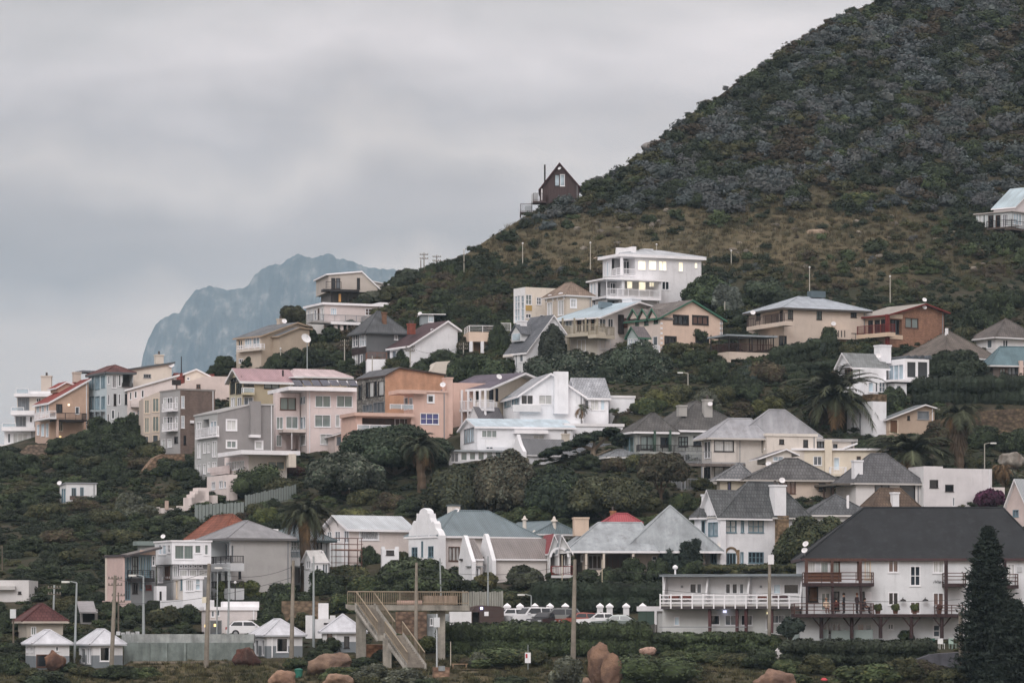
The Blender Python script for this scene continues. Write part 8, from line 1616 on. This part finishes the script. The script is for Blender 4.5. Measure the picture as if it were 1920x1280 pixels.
for _ in range(9000):      # low ground cover in the gardens
    px = rs.uniform(100, 1980); py = rs.uniform(600, 1225); s = float(skyline(px))
    if py < s + 4 or (820 < px < 1250 and 1125 < py < 1205): continue
    p = at(px, py)
    if not free(p): continue
    w = rs.uniform(7, 17); m = w / F * p.y; a, b = species(px * 1.7, py * 1.7); j = rs.uniform(.7, 1.25); c = GRN_ if a < 0 else OL_ if a < .3 else BRN_; cover_s.append((p, m, m * rs.uniform(.25, .5), tuple(q * j for q in c)))
MINI = []
for i in range(6):
    rng = np.random.default_rng(970 + i); MINI.append(leaf_cloud(dome(rng, 1, .8, k=4, small=.28), 80, .17, rng, (1, 1, 1), var=.14, lobevar=.08, core=.6, jit=1.0, spread=.5))
scatter('garden_ground_cover', cover_s, MINI)
for _ in range(17000):      # dry grass and beach turf
    if rs.random() < .6: px = rs.uniform(820, 1960); py = rs.uniform(330, 600)
    else: px = rs.uniform(-40, 1960); py = rs.uniform(1232, 1330)
    if py < float(skyline(px)) + 3 or rs.random() > dryness(px, py) * 1.3: continue
    p = at(px, py)
    if not free(p): continue
    m = rs.uniform(.5, 1.2); j = rs.uniform(.7, 1.25); c = (.105, .088, .054) if rs.random() < .6 else (.068, .064, .036)
    if py > 1200: c = (.085, .078, .040) if rs.random() < .6 else (.05, .055, .028); m *= .8
    grass_s.append((p, m, m * rs.uniform(.5, .9) * (.55 if py > 1200 else .8), tuple(q * j for q in c)))
stones = []
for _ in range(75):
    px = rs.uniform(960, 1860); py = rs.uniform(395, 520)
    if rs.random() > dryness(px, py) * 1.3 + .12: continue
    p = at(px, py)
    if free(p): m = rs.uniform(.35, 1.3); j = rs.uniform(.7, 1.15); stones.append((p, m, m * rs.uniform(.35, .6), tuple(q * j for q in (.20, .18, .15))))
STN = []
for i in range(5):
    V = CSV.copy(); V *= (1 + .25 * np.random.default_rng(i).normal(size=(len(V), 1)) * .5); V = V * .5; V[:, 2] += .25; STN.append((V, CSQ, np.ones((len(CSQ), 3))))
scatter('pale_stones', stones, STN)
scatter('mountain_scrub', green_s, TPL); scatter('grey_scrub', grey_s, TPL); scatter('dry_grass', grass_s, TUFT)
# ================================================================ air, sky, sun, camera
for h in HOUSES: h.done()
hz = bpy.data.materials.new('haze_air'); hz.use_nodes = True; nt = hz.node_tree; nt.nodes.clear(); out = nt.nodes.new('ShaderNodeOutputMaterial'); vp = nt.nodes.new('ShaderNodeVolumePrincipled'); vp.inputs['Color'].default_value = (*HAZE_C, 1); vp.inputs['Density'].default_value = HAZE; vp.inputs['Anisotropy'].default_value = 0.0; nt.links.new(vp.outputs[0], out.inputs['Volume'])
mb = MB(); mb.box((-6000, -400, -10.5), (6000, 11000, 960)); o = mb.build('haze', hz); tag(o, kind='stuff')
w = bpy.data.worlds.new('World'); SC.world = w; w.use_nodes = True; nt = w.node_tree; N, K = nt.nodes, nt.links; bg = N['Background']
sun_el, sun_az = R(34), R(-162)     # behind the camera's left shoulder, over the sea
sky = N.new('ShaderNodeTexSky'); sky.sky_type = 'NISHITA'; sky.sun_disc = False; sky.sun_elevation = sun_el; sky.sun_rotation = sun_az % (2 * math.pi); sky.air_density = 1.2; sky.dust_density = 2.5
tc = N.new('ShaderNodeTexCoord'); sp = N.new('ShaderNodeSeparateXYZ'); K.new(tc.outputs['Generated'], sp.inputs[0])
def mapn(sc, s, d, dist=.0, loc=(0, 0, 0), r=.5):
    mp = N.new('ShaderNodeMapping'); mp.inputs['Scale'].default_value = sc; mp.inputs['Location'].default_value = loc; K.new(tc.outputs['Generated'], mp.inputs[0]); t = N.new('ShaderNodeTexNoise'); t.inputs['Scale'].default_value = s; t.inputs['Detail'].default_value = d; t.inputs['Roughness'].default_value = r; t.inputs['Distortion'].default_value = dist; K.new(mp.outputs[0], t.inputs['Vector']); return t.outputs['Fac']
def mrange(src, a, b, c, d, smooth=True):
    x = N.new('ShaderNodeMapRange'); x.interpolation_type = 'SMOOTHSTEP' if smooth else 'LINEAR'; x.inputs[1].default_value = a; x.inputs[2].default_value = b; x.inputs[3].default_value = c; x.inputs[4].default_value = d; K.new(src, x.inputs[0]); return x.outputs[0]
def math_(op, a, b):
    x = N.new('ShaderNodeMath'); x.operation = op
    for i, v in enumerate((a, b)):
        if hasattr(v, 'is_linked'): K.new(v, x.inputs[i])
        else: x.inputs[i].default_value = v
    return x.outputs[0]
warp = mapn((4.5, 4.5, 8), 1.5, 5, .6, (CLX, 0, CLZ)); fine = mapn((7, 7, 46), 1.5, 5, .7, (3.7, 1.1, .6)); soft = mapn((9, 9, 22), 1.1, 3, .3, (1.2, 5.1, .3))
zz = math_('ADD', sp.outputs['Z'], math_('MULTIPLY', math_('SUBTRACT', warp, .5), .085))
rp = N.new('ShaderNodeValToRGB'); K.new(mrange(zz, .05, .18, 0, 1, False), rp.inputs[0]); e = rp.color_ramp.elements; ST = SKYBAND
e[0].position, e[0].color = ST[0][0], (*ST[0][1], 1); e[1].position, e[1].color = ST[-1][0], (*ST[-1][1], 1)
for p_, c_ in ST[1:-1]: x = e.new(p_); x.color = (*c_, 1)
az = math_('DIVIDE', sp.outputs['X'], math_('MAXIMUM', sp.outputs['Y'], .05))
tex = math_('MULTIPLY', math_('ADD', 1.0, math_('ADD', math_('MULTIPLY', math_('SUBTRACT', fine, .5), .34), math_('MULTIPLY', math_('SUBTRACT', soft, .5), .75))), mrange(az, -.16, -.07, .80, 1.0))
mh = N.new('ShaderNodeMix'); mh.data_type = 'RGBA'; mh.blend_type = 'MULTIPLY'; mh.inputs[0].default_value = 1; K.new(rp.outputs[0], mh.inputs[6]); K.new(tex, mh.inputs[7])
vd = N.new('ShaderNodeVectorMath'); vd.operation = 'DOT_PRODUCT'; K.new(tc.outputs['Generated'], vd.inputs[0]); vd.inputs[1].default_value = (math.sin(sun_az) * math.cos(sun_el), math.cos(sun_az) * math.cos(sun_el), math.sin(sun_el))
zen = math_('MULTIPLY', mrange(sp.outputs['Z'], .16, .95, 1.0, ZENITH), mrange(vd.outputs['Value'], -.1, 1.0, 1.0, GLOW)); mz = N.new('ShaderNodeMix'); mz.data_type = 'RGBA'; mz.blend_type = 'MULTIPLY'; mz.inputs[0].default_value = 1; K.new(mh.outputs[2], mz.inputs[6]); K.new(zen, mz.inputs[7])
mx = N.new('ShaderNodeMix'); mx.data_type = 'RGBA'; mx.inputs[0].default_value = .95; K.new(sky.outputs[0], mx.inputs[6]); K.new(mz.outputs[2], mx.inputs[7]); K.new(mx.outputs[2], bg.inputs['Color']); bg.inputs['Strength'].default_value = .1
sl = bpy.data.lights.new('sun', 'SUN'); sl.energy = SUN_E; sl.angle = R(25); sl.color = (1.0, .99, .98); so = bpy.data.objects.new('sun', sl); COL.objects.link(so)
dv = Vector((math.sin(sun_az) * math.cos(sun_el), math.cos(sun_az) * math.cos(sun_el), math.sin(sun_el))); so.rotation_euler = dv.to_track_quat('Z', 'Y').to_euler(); so.location = (-80, -50, 160)
cd = bpy.data.cameras.new('camera'); cam = bpy.data.objects.new('camera', cd); COL.objects.link(cam); cam.location = (0, 0, 0); cam.rotation_euler = (R(90), 0, 0); cd.sensor_width = 36; cd.lens = 36 * F / 1920; cd.shift_y = (HY - 640) / 1920; cd.clip_start = 1; cd.clip_end = 30000; SC.camera = cam
SC.view_settings.view_transform = 'Standard'; SC.view_settings.look = 'None'; SC.view_settings.exposure = EXPO; SC.view_settings.gamma = 1
SC.render.engine = 'CYCLES'; SC.cycles.use_denoising = True; SC.cycles.max_bounces = 6; SC.cycles.diffuse_bounces = 4; SC.cycles.glossy_bounces = 3; SC.cycles.transparent_max_bounces = 8; SC.cycles.volume_bounces = 1; SC.cycles.sample_clamp_indirect = 4
